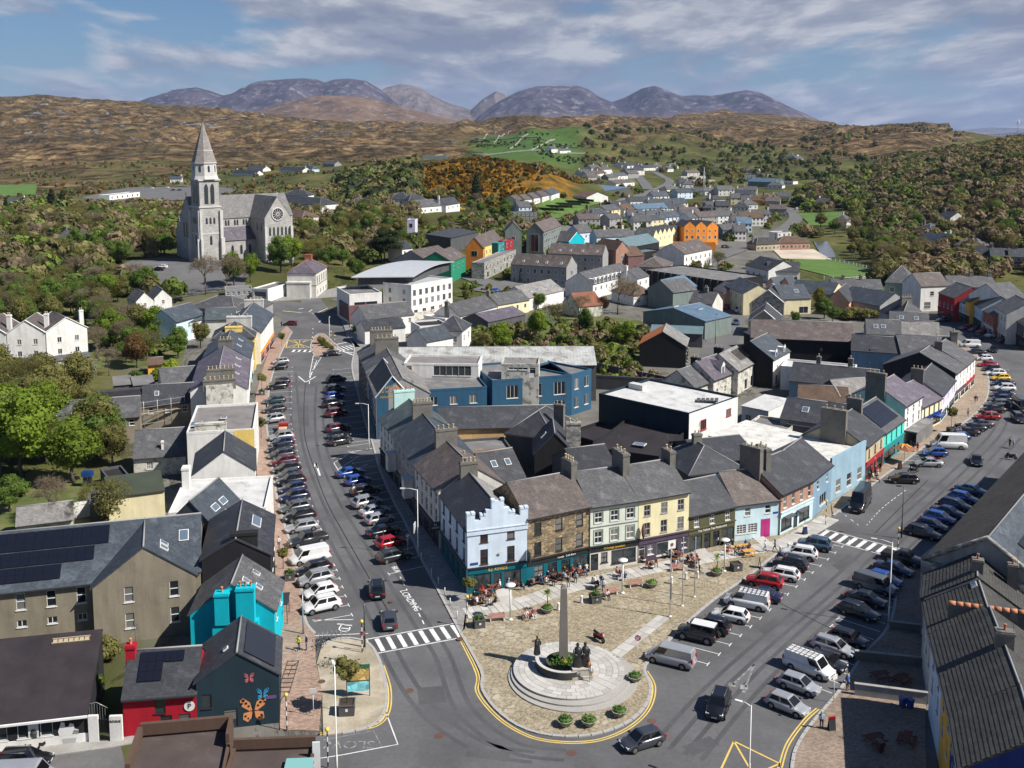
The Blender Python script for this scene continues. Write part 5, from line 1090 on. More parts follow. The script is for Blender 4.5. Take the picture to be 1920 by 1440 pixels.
# near right side, roofs facing the square
rr=H('long_roof_building','large dark slated building along the shaded side of the right street','building',(1962,806),(1733,1049),9.0,13,4.2,'g','grey',mk('old_brown_slates',(.062,.054,.048),pat='slate',tile=(.34,.26),big=.3,fine=.2),rmat2='blue',gutter=False,win=[(3.4,1.8,9,1.0),(6.2,1.6,9,1.0)],solar=[('B',.06,.2,.30,.66,5,1)],verge=True)
b=MB();b.box(-.1,.55,-.2,rr.D+.1,5,9.05);b.tube([(.2,-.2,9.1),(.2,rr.D/2,13.3),(.2,rr.D,9.2)],.28,5);rr.add('stone_gable_coping',b.mesh('stone_gable_coping',R['greystone']),rr.local(1,0,0))
H('tiled_roof_house','house with pale concrete tiles below the long roofed building','house',(1737,1074),(1733,1119),8.0,10,3.2,'g','offwhite','tile',win=[(3.4,1.8,2,.95),(5.8,1.5,2,.95)],chim=[(.75,.5,.9,1.1,12.4,1),(.35,.85,.9,1.0,11.4,1)],pots=TERRA)
H('dark_roof_house','house with dark tiles and one rooflight under the terracotta capped wall','house',(1734,1121),(1747,1186),7.6,10,3.2,'g','offwhite',S['tile'],win=[(3.4,1.8,3,.95),(5.6,1.4,3,.95)],sky=[('F',.25,.9,1.2,.6)])
cp=thing('coped_wall','tall grey party wall capped with terracotta ridge tiles','wall',G(1778,1128,10.5).xy.to_3d(),RAD(-18))
b=MB();b.box(0,12,-.2,.2,0,10.3);b.build('wall',CEM,cp)
b=MB();b.tube([(0,0,0),(.62,0,0)],.26,7);tm_=b.mesh('ridge_tile',TERRA)
for k in range(17):link('ridge_tile',tm_,cp,(.05+k*.7,0,10.38))
H('pale_blue_fronted_house','pale blue house with concrete tiles on the shaded side near the frame edge','house',(1748,1188),(1767,1262),8.4,10,3.4,'g','paleblue','tile',win=[(3.4,1.6,2,.95),(5.8,1.4,2,.95)],chim=[(.96,.5,.9,1.5,13.0,1)],pots=TERRA)
H('mustard_house','mustard yellow fronted house with concrete tiles on the shaded side','house',(1767.5,1263),(1785,1336),8.4,10,3.4,'g','amber','tile',win=[(3.4,1.6,2,.95),(5.8,1.4,2,.95)])
H('deep_blue_house','deep blue house with coarse tiles at the lower right corner','house',(1786,1337),(1803,1440),8.4,10,3.4,'g','deepblue','tile',win=[(3.4,1.6,3,.95),(5.8,1.4,3,.95)],verge=False)
H('flat_back_extension','white flat roofed rear extension behind the tiled house','building',(1838,1090),(1920,1100),7.6,6,0,'f','white','whitefelt')
H('rear_house','back house with brown roof and white verges behind the mustard house','house',(1935,1160),(1935,1330),8.4,10,2.6,'g','white','brown',verge=True)
H('rear_house','grey slated rear house with valley gutters below the long roof','house',(1960,1020),(1872,1080),8.0,10,2.8,'g','grey','mid',verge=True)
# the middle distance
def F(name,label,cat,a,b,h,D,r,roof,wall,rmat,**k):
 k.setdefault('lod',2);k.setdefault('gutter',False);return H(name,label,cat,a,b,h,D,r,roof,wall,rmat,**k)
mo=F('modern_hotel','white modern four storey hotel with a curved silver roof and plum coloured corner','hotel',(718,528),(771,535),11.0,20,0,'f','white','silver',win=[(2.2,1.4,2,1.0),(5.2,1.4,2,1.0),(8.0,1.4,2,1.0)],rwin=[(1.2,2.0,5,1.6),(4.6,1.8,7,1.3),(7.6,1.8,7,1.3)])
m2=F('','','',(655,552),(716,548),9.5,16,0,'f','white','felt',into=mo,win=[(5.8,1.2,1,7.0)])
b=MB();b.box(-.5,m2.W*.98,-1.2,m2.D*.7,1.6,6.2);mo.add('plum_corner',b.mesh('plum_corner',R['mauve']),m2.B);b=MB();b.box(1.4,4.8,-1.26,-1.1,3.2,4.9);mo.add('window',b.mesh('window',PANE),m2.B)
a_,b_,c_,d_=G(658,518,13.2),G(775,517,13.2),G(852,487,13.2),G(770,481,13.2)
b=MB();rings=[]
for k in range(9):
 t=k/8;z=13.2+1.4*sin(pi*t)*.8;p,q=a_+(d_-a_)*t,b_+(c_-b_)*t
 rings.append([(p.x,p.y,z-.25),(q.x,q.y,z-.25),(q.x,q.y,z),(p.x,p.y,z)])
b.loft(rings,0,False);rm_=Matrix.Translation(mo.origin)@Matrix.Rotation(mo.ang,4,'Z')
o=link('curved_roof',b.mesh('curved_roof',S['silver']),mo.root);o.matrix_basis=rm_.inverted()
b=MB();A,Bq,Cq,Dq=[a_.lerp(c_,.06),b_.lerp(d_,.1),c_.lerp(a_,.06),d_.lerp(b_,.1)]
b.prism([(p.x,p.y)for p in(A,Bq,Cq,Dq)],10.4,13.0);o=link('top_storey',b.mesh('top_storey',R['darkgrey']),mo.root);o.matrix_basis=rm_.inverted()
M3=[(4.4,1.4,8,.9),(1.4,1.4,8,.9)]
F('orange_hotel','orange gabled end of the harbour hotel with yellow and green street front','hotel',(873,462),(906,464),9.5,36,4.0,'x','orange','brown',rwin=[(5.6,1.5,9,1.1),(2.2,1.5,9,1.1)],win=[(6,2,1,2.2)])
F('grey_stone_front','grey stone ground floor front running below the coloured hotel wing','building',(908,493),(967,465),6.5,5,0,'f','greystone','felt',win=[(3.6,1.5,9,1.1),(.6,2.0,5,2.0)])
for k,(nm,a_,b_)in enumerate((('yellow',(909,464),(922,459)),('tealgreen',(934,456),(946,452)),('crimson',(947,452),(962,447)))):
 F('coloured_bay',['yellow painted bay of the harbour hotel front','teal painted bay of the harbour hotel front','red painted bay of the harbour hotel front'][k],'building',a_,b_,9.2,3,0,'f',nm,'felt',win=[(6.4,1.5,2,1.0)])
F('green_inn','green fronted inn with grey slates behind the white modern hotel','hotel',(846,490),(873,479),8.0,12,3.4,'g','green','brown',win=[(4.6,1.4,3,.9)],sky=[('F',.3,.4),('F',.7,.4)])
F('slate_inn_wing','long grey slate wing behind the green inn','building',(800,488),(850,478),6.5,14,3.6,'g','grey','brown')
F('grey_apartments','left grey gabled apartment block behind the coloured hotel','apartments',(947,430),(978,433),11,14,3.8,'x','sage','brown',win=[(7,1.6,1,1.4)])
F('grey_apartments','right grey gabled apartment block with a glazed stair and long window rows','apartments',(987,432),(1019,434),11,34,3.8,'x','sage','brown',win=[(2.0,7.5,1,3.4)],rwin=[(8.6,1.4,9,1.1),(5.6,1.5,9,1.1),(2.6,1.5,9,1.1)])
F('grey_apartment_terrace','front grey apartment terrace with dark climbers on its wall','apartments',(958,489),(1062,501),8.0,10,3.6,'g','grey','brown',win=[(5.0,1.5,8,1.0),(1.4,1.6,8,1.0)],rwin=[(4.6,1.5,1,1.0)],sky=[('F',.2,.3),('F',.45,.3),('F',.62,.3),('F',.88,.3)],wall2=None)
F('grey_apartment_terrace','rear grey apartment terrace with small balconies','apartments',(1028,469),(1130,478),8.0,10,3.6,'g','grey','brown',win=[(5.0,1.5,8,1.0),(1.4,1.6,8,1.0)],sky=[('F',.2,.3),('F',.4,.3),('F',.62,.3),('F',.88,.3)])
F('pale_roof_hall','low hall with pale grey roof and four rooflights','hall',(991,558),(1057,543),4.4,11,3.2,'g','white','light',sky=[('F',.2,.45),('F',.42,.45),('F',.63,.45),('F',.8,.45)])
F('yellow_cottages','yellow cottage row below the hall with pale roof','house',(933,571),(992,561),4.2,8,2.8,'g','lemon','mid',win=[(1.8,1.2,4,.9)],chim=[(0,.5,.8,1.2,8,2)])
F('grey_cottages','grey slated cottage row with white wall left of the yellow cottages','house',(862,592),(932,573),4.2,9,3.0,'g','white','mid',win=[(1.8,1.2,4,.9)],chim=[(0,.5,.8,1.2,8,2)])
F('purple_shed','low purple grey shed roof in front of the yellow cottages','building',(915,603),(985,588),3.4,10,1.8,'g','darkgrey','purple')
F('dormer_guesthouse','white guesthouse with a row of six little gabled dormers','guesthouse',(1112,532),(1189,512),5.4,11,3.6,'g','white','mid',win=[(2.8,1.3,8,.9)],lwin=[])
b=MB()
for k in range(7):
 x=22*(k+.5)/7
 b.box(x-.7,x+.7,-.2,2.5,5.2,6.9,0);b.face([(x-.8,-.25,6.85),(x+.8,-.25,6.85),(x,-.25,7.7)],0);b.box(x-.4,x+.4,-.26,0,5.5,6.6,1)
link('dormers',b.mesh('dormers',[R['white'],PANE]),bpy.data.objects['dormer_guesthouse'])
F('white_end_house','white end house beside the dormer guesthouse','house',(1195,522),(1217,516),5.4,9,2.8,'g','white','mid',win=[(2.8,1.2,2,.9)],chim=[(0,.5,1,1,9.6,1)],cmat=R['white'])
F('brown_roof_bungalow','white bungalow with red brown hipped roof among bare trees','house',(1188,554),(1226,550),3.6,12,3.0,'h','white','browntile',win=[(1.2,1.2,2,1.2)])
F('rusty_roof_cottage','cottage with rust red roof half hidden by bare trees','house',(1086,574),(1130,570),3.8,10,3.4,'g','oldwhite',mk('rust_tiles',(.25,.10,.06),pat='tile',tile=(.4,.3)))
F('brick_house','red brick gabled house between grey apartments and brown roofs','house',(1155,469),(1179,467),8.5,14,3.6,'x','redbrick','browntile',win=[(4.6,1.6,1,1.4),(1.4,1.6,1,1.4)])
F('brick_annexe','brick annexe with wide red brown roof','building',(1178,480),(1208,477),6.0,12,3.2,'g','mauve','browntile')
F('grey_hip_hall','grey hipped roof hall above the dormer guesthouse','hall',(1190,499),(1246,502),4.4,16,3.2,'h','grey','brown')
F('blue_white_terrace','long blue white terrace with dark roof and dormers','house',(1119,441),(1188,442),6.4,9,3.2,'g','paleblue','mid',win=[(3.6,1.3,9,.9),(1,1.3,9,.9)],chim=[(.3,.5,1,.8,11,1),(.8,.5,1,.8,11,1)],cmat=R['white'])
F('white_gable_house','small blue white house with bold white gable by the long terrace','house',(1086,436),(1112,434),6.0,9,3.4,'g','paleblue','mid',win=[(3.4,1.3,3,.9)])
F('turquoise_gable','turquoise gabled house with a white verge','house',(1067,452),(1096,449),4.6,14,4.0,'x','turquoise','mid',verge=True)
F('teal_roof_hall','dark hall with a teal sheet roof left of the castle apartments','hall',(1180,463),(1236,452),6.0,12,3.4,'g','black','teal')
F('dark_front_annexe','low dark annexe in front of the teal roofed hall','building',(1203,474),(1240,468),4.4,8,0,'f','black','teal')
for k in range(3):
 F('castle_apartments',['left orange gable of the castle apartments','middle orange gable of the castle apartments','right orange gable of the castle apartments beside its yellow end wall'][k],'apartments',(1283+21.4*k,424),(1304+21.4*k,424),9.5,13,2.6,'x','orange','mid',win=[(6.6,1.3,2,.9),(3.2,1.6,2,1.2)],rwin=[(6,1.3,1,.9),(2.6,1.3,1,.9)],wall2='orange')
F('castle_terrace','orange terrace wall and steps below the castle apartments','wall',(1262,452),(1342,456),4.0,5,0,'f','orange','felt')
for k in range(6):
 F('zigzag_house',['first','second','third','fourth','fifth','sixth'][k]+' pale yellow zigzag gable counting from the teal roofed hall','house',(1226+8.2*k,440-1.6*k),(1234+8.2*k,438.4-1.6*k),6.6,10,2.4,'x','lemon','mid',win=[(3.6,1.2,1,.8)],group='pale yellow zigzag gables')
F('white_inn','white inn with long brown grey roof in front of the castle apartments','hotel',(1283,476),(1335,465),7.4,13,3.8,'g','white','brown',win=[(4.2,1.4,6,.9),(1.2,1.6,6,1.0)],sky=[('F',.2,.4),('F',.45,.4),('F',.7,.4)])
F('ribbed_garage','long black flat roofed garage with ribbed side frames','garage',(1356,527),(1431,517),5.4,40,0,'f','black','felt')
b=MB()
for k in range(12):b.box(-.5,-.05,2+k*3.2,2.5+k*3.2,-2,5.6)
link('side_frames',b.mesh('side_frames',R['darkgrey']),bpy.data.objects['ribbed_garage'])
F('cream_corner_house','cream two storey house with navy roof where the lane bends','house',(1359,535),(1394,550),7.0,10,2.6,'g','cream','blue',win=[(4.4,1.4,4,.9),(1.4,1.4,4,.9)],lod=1)
F('stone_gable_barn','stone gabled barn with dark roof beside the cream corner house','barn',(1411,564),(1470,567),4.6,15,3.8,'x','greystone','dark',verge=True)
F('orange_shop','narrow orange fronted shop below the ribbed garage','shop',(1338,541),(1358,548),5.5,8,2.4,'g','salmon','mid',win=[(3.2,1.2,3,.8)])
F('cream_slate_house','cream walled house with broad dark slate roof and a rooflight','house',(1466,560),(1521,558),5.2,11,3.6,'g','cream','blue',sky=[('F',.62,.5,1.4,1.6)],win=[(.4,2.0,1,3,'cas',.5,1)])
F('beige_gable_house','beige gabled house with black roof beside the lane','house',(1403,602),(1461,605),4.4,13,3.4,'x','beige','dark',verge=True)
F('grey_gable_cottage','small pale gabled cottage tucked before the beige gable','house',(1427,617),(1467,619),3.2,8,2.4,'x','grey','mid',win=[(.8,1,1,1)])
F('dark_lane_shed','black sloping shed roofs on the lane beside the beige gable','building',(1395,622),(1425,635),4.0,12,1.5,'g','black','dark')
F('old_lane_house','grey house with red patched roof at the head of the lane','house',(1292,566),(1336,570),5.2,9,3.0,'g','offwhite','mid',chim=[(.5,.5,1.2,1.0,9.5,2)])
F('glazed_roof_house','house with a steel blue glazed roof near the lane top','house',(1263,545),(1306,535),5.6,10,3.2,'g','sage','metal')
F('grey_back_house','plain grey rendered house left of the glazed roof','house',(1215,540),(1262,548),6.0,11,3.2,'x','sage','mid')
F('slate_police_house','long dark slate building by the green with white walls','building',(1398,497),(1441,507),5.0,13,3.4,'g','white','dark',win=[(1.6,1.4,4,1.0)])
F('slate_police_house','second dark slate building by the green nearer the town','building',(1441,508),(1500,509),4.6,12,3.0,'g','white','dark',win=[(1.4,1.3,4,1)])
F('peach_gable_cottage','left of two dark roofed cottages with peach gables','house',(1436,531),(1453,533),4.0,10,2.2,'x','salmon','blue')
F('peach_gable_cottage','right of two dark roofed cottages with peach gables','house',(1464,531),(1479,532),4.0,10,2.2,'x','salmon','blue')
F('navy_long_roof','long navy slate roof sloping down behind the pink gable','house',(1480,545),(1560,552),4.6,14,3.0,'g','cream','blue')
F('ice_blue_terrace','row of ice blue cottages with grey slates behind the pyramid roof','house',(1562,541),(1656,542),5.0,8,2.8,'g','iceblue','mid',win=[(2.8,1.1,7,.9)],chim=[(.25,.5,.8,1,9,2),(.6,.5,.8,1,9,2)])
F('pyramid_roof_house','grey house with a tall pyramid slate roof','house',(1660,529),(1713,532),6.2,15,5.2,'p','sage','mid',win=[(3.0,1.6,2,1.2)])
F('tall_white_house','tall white house with brown roof at the top of the coloured street','house',(1727,536),(1780,534),8.4,10,3.4,'g','white','brown',win=[(5.0,1.4,2,1.4,'sash',.2,1.0),(.8,2.2,2,2.4,'sash',0,1.0)],lod=1)
F('long_grey_terrace','long grey slate terrace behind the coloured street','house',(1781,537),(1869,538),6.0,10,3.0,'g','grey','mid',chim=[(.55,.5,1.2,1,10.6,2),(.95,.5,1.2,1,10.6,2)])
F('pink_gable_house','salmon pink gable with one window behind the dark block','house',(1549,563),(1592,566),4.6,16,3.6,'x','salmon','dark',win=[(1.6,1.2,1,1.2)],lod=1)
F('navy_roof_hall','pale hall with navy slates below the pyramid roof','hall',(1650,573),(1706,566),4.2,17,3.4,'x','grey','blue')
F('pyramid_hut','dark pyramid roofed hut beside the pink gable','house',(1581,564),(1617,562),4.0,9,3.2,'p','darkgrey','dark')
F('pyramid_hut','small dark pyramid roof nearer the ice blue terrace','house',(1612,554),(1640,554),4.0,8,2.6,'p','darkgrey','dark')
US=[('crimson',(1760,548),(1790,558),7.4,'red fronted shop with white windows at the top of the main street','crimson'),('iceblue',(1791,561),(1810,568),6.4,'pale blue gabled shop beside the red fronted shop','darkgrey'),('amber',(1810.5,562),(1819,566),7.4,'narrow mustard gabled shop between two blue houses','black'),
('skyblue',(1819.5,564),(1841,577),7.0,'sky blue shop front in the coloured row','navy'),('brick',(1841.5,579),(1864,592),6.4,'brick red shop with white ground floor in the coloured row','offwhite'),('offwhite',(1864.5,573),(1888,587),8.6,'white three storey house right of the brick red shop','offwhite'),('darkgrey',(1888.5,590),(1925,612),6.6,'dark fronted shop at the right edge of the frame','black')]
for k,(wm,a_,b_,h_,l_,s_)in enumerate(US):
 H('street_shop',l_,'shop',a_,b_,h_,11,3.2,'g',wm,['mid','dark','mid','dark','mid','mid','dark'][k],win=[(3.4,1.5,2 if k==2 else 4,.8)]+([(6,1.3,4,.8)]if k==5 else[]),shop=dict(mat=s_,h=2.9,lay='wdw'),gutter=False,lod=1)
F('white_gable_wall','big white gable wall above the dark shop at the right edge','house',(1880,560),(1925,556),9.6,12,3.6,'g','white','mid')
F('grey_slate_house','blue grey rendered house with white dormers in front of the modern hotel','house',(686,598),(776,588),5.6,9,3.0,'g','white','mid',win=[(3.2,1.3,4,.9,'sash',.3,1.0)],lod=1)
F('black_bay_house','white house with black flat roof and bay window near the octagonal hall','house',(787,612),(840,608),6.4,8,0,'f','white','blackfelt',win=[(3.2,1.7,1,2.4),(3.2,1.4,1,1.2,'sash',.7,1)],lod=1)
F('octagon_house','white house with a faceted dark pyramid roof and pale hips','house',(815,619),(866,621),5.4,10,3.4,'p','white','dark',win=[(2.4,1.6,2,1.0)],rwin=[(2.4,1.6,2,1.0)],lod=1,ridge=LEAD)
F('white_ramp_house','white stepped house with pale blue slope left of the octagon roof','house',(763,632),(800,640),4.6,9,2.6,'x','white','blue')
F('dark_yard_shed','dark low roofs with white edging at the street corner','building',(684,618),(760,612),4.2,8,1.8,'g','white','dark')
F('white_yard_roof','white flat sheet roofs behind the octagon house','building',(835,598),(905,585),3.6,9,0,'f','white','whitefelt')
F('retaining_wall','long pale stone retaining wall in front of the modern hotel garden','wall',(772,588),(940,556),2.4,.5,0,'f','oldwhite','felt')
F('school_block','white school block with slate roof left of the church spire','school',(205,366),(262,360),4.0,9,0,'f','white','felt',win=[(1.2,1.6,6,1.6)])
F('convent','white convent building with slate hips behind the church transept','school',(505,379),(600,384),8.0,14,3.4,'h','white','dark',win=[(5,1.5,10,1.0),(2,1.5,10,1.0)])
F('convent_lantern','white louvred upper storey with slate hip behind the convent','school',(530,366),(578,365),11,10,2.8,'h','white','dark',win=[(7.6,2.0,6,1.0)])
F('convent_wing','white gabled wing with brown hip in front of the convent','school',(522,402),(566,408),6.0,10,3.0,'h','offwhite','browntile',win=[(3.6,1.3,3,.9)])
F('blue_roof_hall','low hall with blue slate roof right of the convent','hall',(603,394),(640,388),4.5,12,2.6,'g','white','blue',win=[(1.5,1.2,4,1)])
F('cream_manor','cream two storey house with dark hips left of the pair among trees','house',(728,373),(766,372),7.0,11,3.6,'h','offwhite','dark',win=[(4.6,1.4,4,.9),(1.6,1.4,4,.9)])
F('cream_manor','cream house with dark hips right of the pair among trees','house',(766,377),(802,374),6.0,11,3.6,'h','offwhite','dark',win=[(3.6,1.4,4,.9)])
F('slate_bungalows','grey roofed cream bungalow left of the white chimney house','house',(780,389),(836,384),4.0,11,3.4,'h','white','mid',win=[(1.2,1.3,5,1.0)])
F('slate_bungalows','white house with tall white chimney right of the bungalow','house',(836,382),(862,380),5.0,9,3.4,'g','white','dark',chim=[(0,.5,1,1,10,1)],cmat=R['white'],win=[(2.6,1.3,3,1)])
F('white_villa','white two storey villa among trees left of the brown roofed house','house',(660,384),(706,380),6.2,10,3.0,'h','white','dark',win=[(4,1.3,4,.9),(1.4,1.3,4,.9)])
F('brown_roof_villa','low white house with brown roof beside the white villa','house',(706,398),(750,394),4.0,11,3.0,'h','white','brown',win=[(1.3,1.3,4,1)])
F('concrete_tower','slim white water tower house with slide roof on the green slope','tower',(763,411),(778,412),11,6,0,'f','lilac','felt',win=[(7.5,1.8,1,1.4),(3.4,1.8,1,1.4)])
F('white_villa_ruin','white villa peeping between bare trees above the modern hotel','house',(754,466),(774,464),6.6,9,2.6,'g','white','dark',win=[(4,1.4,2,.9),(1,1.4,2,.9)])
F('apartment_hall','dark roofed apartment block with white strips above the green inn','apartments',(845,446),(897,432),6.8,12,1.2,'m','darkgrey','dark',rwin=[(2,2,5,1.2)])
for k,(x0,y0,x1,y1)in enumerate(((968,376,984,373),(984,374,1000,370),(1001,371,1016,366),(1017,368,1033,362),(1034,365,1049,359))):
 F('hillside_cottage',['first','second','third','fourth','last'][k]+' white cottage of the hillside row counting from the left','house',(x0,y0),(x1,y1),4.4,9,3.0,'g','white','brown' if k<4 else 'blue',win=[(1.4,1.3,3,1.0)],group='row of white cottages above the allotments')
F('supermarket','wide supermarket with blue grey roof and white fascia','shop',(1084,351),(1182,351),6.0,30,1.5,'m','darkgrey','metal')
F('tan_roof_hall','tan roofed hall below the supermarket','hall',(1100,366),(1140,368),5.0,16,3.2,'x','white','browntile')
# the church
def build_church():
 ST=mk('church_granite',(.37,.36,.345),pat='slab',tile=(.9,.45),pcol=(.24,.23,.22),big=.2,fine=.15,bump=.3);DR=mk('dressed_granite',(.50,.49,.47),big=.12);SLT=mk('church_slates',(.17,.165,.165),pat='slate',tile=(.5,.35),big=.22,fine=.2);PUR=S['purple'];SPM=mk('spire_stone',(.255,.235,.215),pat='slab',tile=(1.2,.6),pcol=(.17,.16,.15),big=.15)
 g=G(378,493);root=thing('church','grey granite church with tall spire and rose window left of the town','church',g,RAD(40))
 def part(name,mb,m):return mb.build(name,m,root)
 t=8.2;b=MB()
 b.box(0,t,0,t,-6,21.0);b.box(.25,t-.25,.25,t-.25,21,31)
 part('tower',b,ST)
 b=MB()
 for x,y in((0,0),(t,0),(0,t),(t,t)):
  for ax in(0,1):
   sx=-1 if x==0 else 1;sy=-1 if y==0 else 1
   for z0,z1,d in((-6,9,1.3),(9,19.5,.8)):
    if ax==0:b.box(min(x,x+sx*d),max(x,x+sx*d),y-.55-.003*d if sy>0 else y-.35,y+.35 if sy>0 else y+.55+.003*d,z0,z1)
    else:b.box(x-.55 if sx>0 else x-.35,x+.35 if sx>0 else x+.55,min(y,y+sy*d),max(y,y+sy*d),z0,z1-.01)
 part('buttresses',b,DR)['kind']='stuff'
 b=MB()
 for z,e in((20.6,.3),(30.7,.25),(10.5,.12)):b.box(-e,t+e,-e,t+e,z,z+.55)
 part('string_courses',b,DR)['kind']='stuff'
 c=t/2;b=MB()
 def octa(r,z):return[(c+r*cos(RAD(22.5+45*k)),c+r*sin(RAD(22.5+45*k)),z)for k in range(8)]
 b.loft([octa(5.2,31.2),octa(4.7,32.5),octa(4.3,37.5)],0,False);part('drum',b,DR)
 b=MB();b.loft([octa(4.55,37.5),octa(.12,52.4)],0,False);part('spire',b,SPM)
 b=MB();b.loft([octa(4.7,37.1),octa(4.7,37.6)],0,False);part('spire_cornice',b,DR)
 b=MB()
 for f,r in((.3,3.3),(.55,2.12)):b.loft([octa(r,37.5+14.9*f-.12),octa(r-.03,37.5+14.9*f+.12)],0,False)
 part('spire_bands',b,DR)['kind']='stuff'
 b=MB();b.box(c-.06,c+.06,c-.06,c+.06,52.3,54.2);b.box(c-.6,c+.6,c-.05,c+.05,53.3,53.45);part('cross',b,TRIM_D)
 LW=MB()
 def lancet(mb,w,h,depth=.06):
  pts=[(-w/2,0),(w/2,0),(w/2,h*.8),(w*.3,h*.93),(0,h),(-w*.3,h*.93),(-w/2,h*.8)]
  mb.face([(x,-depth,z)for x,z in pts]);
  n=len(pts)
  for k in range(n):
   a,q=pts[k],pts[(k+1)%n];mb.face([(a[0],0.2,a[1]),(q[0],.2,q[1]),(q[0],-depth,q[1]),(a[0],-depth,a[1])])
 def put(name,mesh,x,y,z,an):o=link(name,mesh,root);o.matrix_basis=Matrix.Translation((x,y,z))@Matrix.Rotation(an,4,'Z');return o
 gl=glassy('church_glass',(.03,.035,.045),.2)
 def lm(w,h):m=MB();lancet(m,w,h);return m.mesh('lancet_window',gl)
 big,mid,sm=lm(1.5,7.6),lm(.9,3.6),lm(.8,2.4)
 for an,fx in((0,lambda u:(u,.2)),(-pi/2,lambda u:(.2,t-u))):
  for u in(2.9,5.3):put('belfry_opening',big,*fx(u),22.0,an)
  for u in(2.6,4.1,5.6):put('lancet_window',sm,fx(u)[0]-(.2 if an else 0),fx(u)[1]-(0 if an else .2),14.5,an)
  put('lancet_window',mid,fx(4.1)[0]-(.2 if an else 0),fx(4.1)[1]-(0 if an else .2),6.5,an)
 for k in range(8):
  a=RAD(45*k);put('lancet_window',lm(.8,3.2),c+4.45*cos(a)*.94,c+4.45*sin(a)*.94,33.2,a+pi/2)
 def pitched(name,x0,x1,y0,y1,he,hr,ridge_x,rm,gable_m=None):
  w=MB();w.box(x0,x1,y0,y1,-6,he,0,None,'t');r=MB();o=.35
  if ridge_x:
   ym=(y0+y1)/2
   for x in(x0,x1):w.face([(x,y0,he),(x,y1,he),(x,ym,hr)]if x==x1 else[(x,y1,he),(x,y0,he),(x,ym,hr)])
   r.face([(x0-.1,y0-o,he-.4),(x1+.1,y0-o,he-.4),(x1+.1,ym,hr+.1),(x0-.1,ym,hr+.1)]);r.face([(x1+.1,y1+o,he-.4),(x0-.1,y1+o,he-.4),(x0-.1,ym,hr+.1),(x1+.1,ym,hr+.1)])
  else:
   xm=(x0+x1)/2
   for y in(y0,y1):w.face([(x0,y,he),(x1,y,he),(xm,y,hr)]if y==y0 else[(x1,y,he),(x0,y,he),(xm,y,hr)])
   r.face([(x0-o,y1+.1,he-.4),(x0-o,y0-.1,he-.4),(xm,y0-.1,hr+.1),(xm,y1+.1,hr+.1)]);r.face([(x1+o,y0-.1,he-.4),(x1+o,y1+.1,he-.4),(xm,y1+.1,hr+.1),(xm,y0-.1,hr+.1)])
  part(name,w,ST);part(name+'_roof',r,rm)
 pitched('nave',.6,42,t-1.2,20.5,16,24.2,True,SLT)
 pitched('transept',23.5,34.5,-5.5,13,16,24.0,False,SLT)
 pitched('north_porch',1.5,9,20.5,27,9,16,True,SLT)
 w=MB();w.box(8.2,23.5,2.2,7.0,-6,7.6,0,None,'t');part('aisle',w,ST)
 r=MB();r.face([(8.0,1.8,7.4),(23.5,1.8,7.4),(23.5,7.0,12.2),(8.0,7.0,12.2)]);part('aisle_roof',r,PUR)
 for k in range(4):
  for d in(-.55,.55):put('lancet_window',lm(.7,2.2),10.2+3.7*k+d,t-1.22,12.8,0)
  put('lancet_window',lm(1.0,3.6),10+3.6*k,2.18,2.0,0)
 for k in range(5):put('lancet_window',lm(.75,3.4),25.6+1.7*k,-5.52,9.0,0)
 for y in(-3.6,0.0):put('lancet_window',lm(.8,3.0),23.48,y+1,11,-pi/2)
 for y in(11,13.6,16.2):put('lancet_window',lm(1.1,6.0),.58,y+.4,8.5,-pi/2)
 b=MB();lancet(b,2.6,5.2,.1);put('doorway',b.mesh('doorway',R['black']),.56,10.4,0,-pi/2)
 b=MB();lancet(b,1.6,3.0,.12);put('red_door',b.mesh('red_door',R['crimson']),.40,10.4,0,-pi/2)
 b=MB();RM=Matrix.Translation((29,-5.55,17.2))@Matrix.Rotation(RAD(90),4,'X')
 b.lathe([(2.7,0),(2.7,.12),(2.2,.16),(2.2,.02)],24,M=RM,cap=(False,False));rw=part('rose_window',b,DR)
 b=MB();b.lathe([(2.2,.03),(.01,.04)],24,M=RM,cap=(False,False));b.build('pane',gl,rw)
 b=MB();b.lathe([(.7,.05),(.7,.14),(.4,.14),(.4,.05)],12,M=RM,cap=(False,False))
 for k in range(12):b.box(.6,2.25,-.07,.07,.05,.13,0,RM@Matrix.Rotation(k*pi/6,4,'Z'))
 b.build('tracery',DR,rw)
 for x in(23.5,34.5):
  b=MB();b.box(x-.5,x+.5,-6.6,-5.4,-6,12.5);part('buttress',b,DR)
 for ang_,x,y,z in((0,29,-5.5,24.2),(0,.6,13.8,24.4)):
  b=MB();b.box(x-.08,x+.08,y-.08,y+.08,z-.3,z+1.6);b.box(x-.45,x+.45,y-.07,y+.07,z+.9,z+1.05);part('cross',b,DR)
build_church()
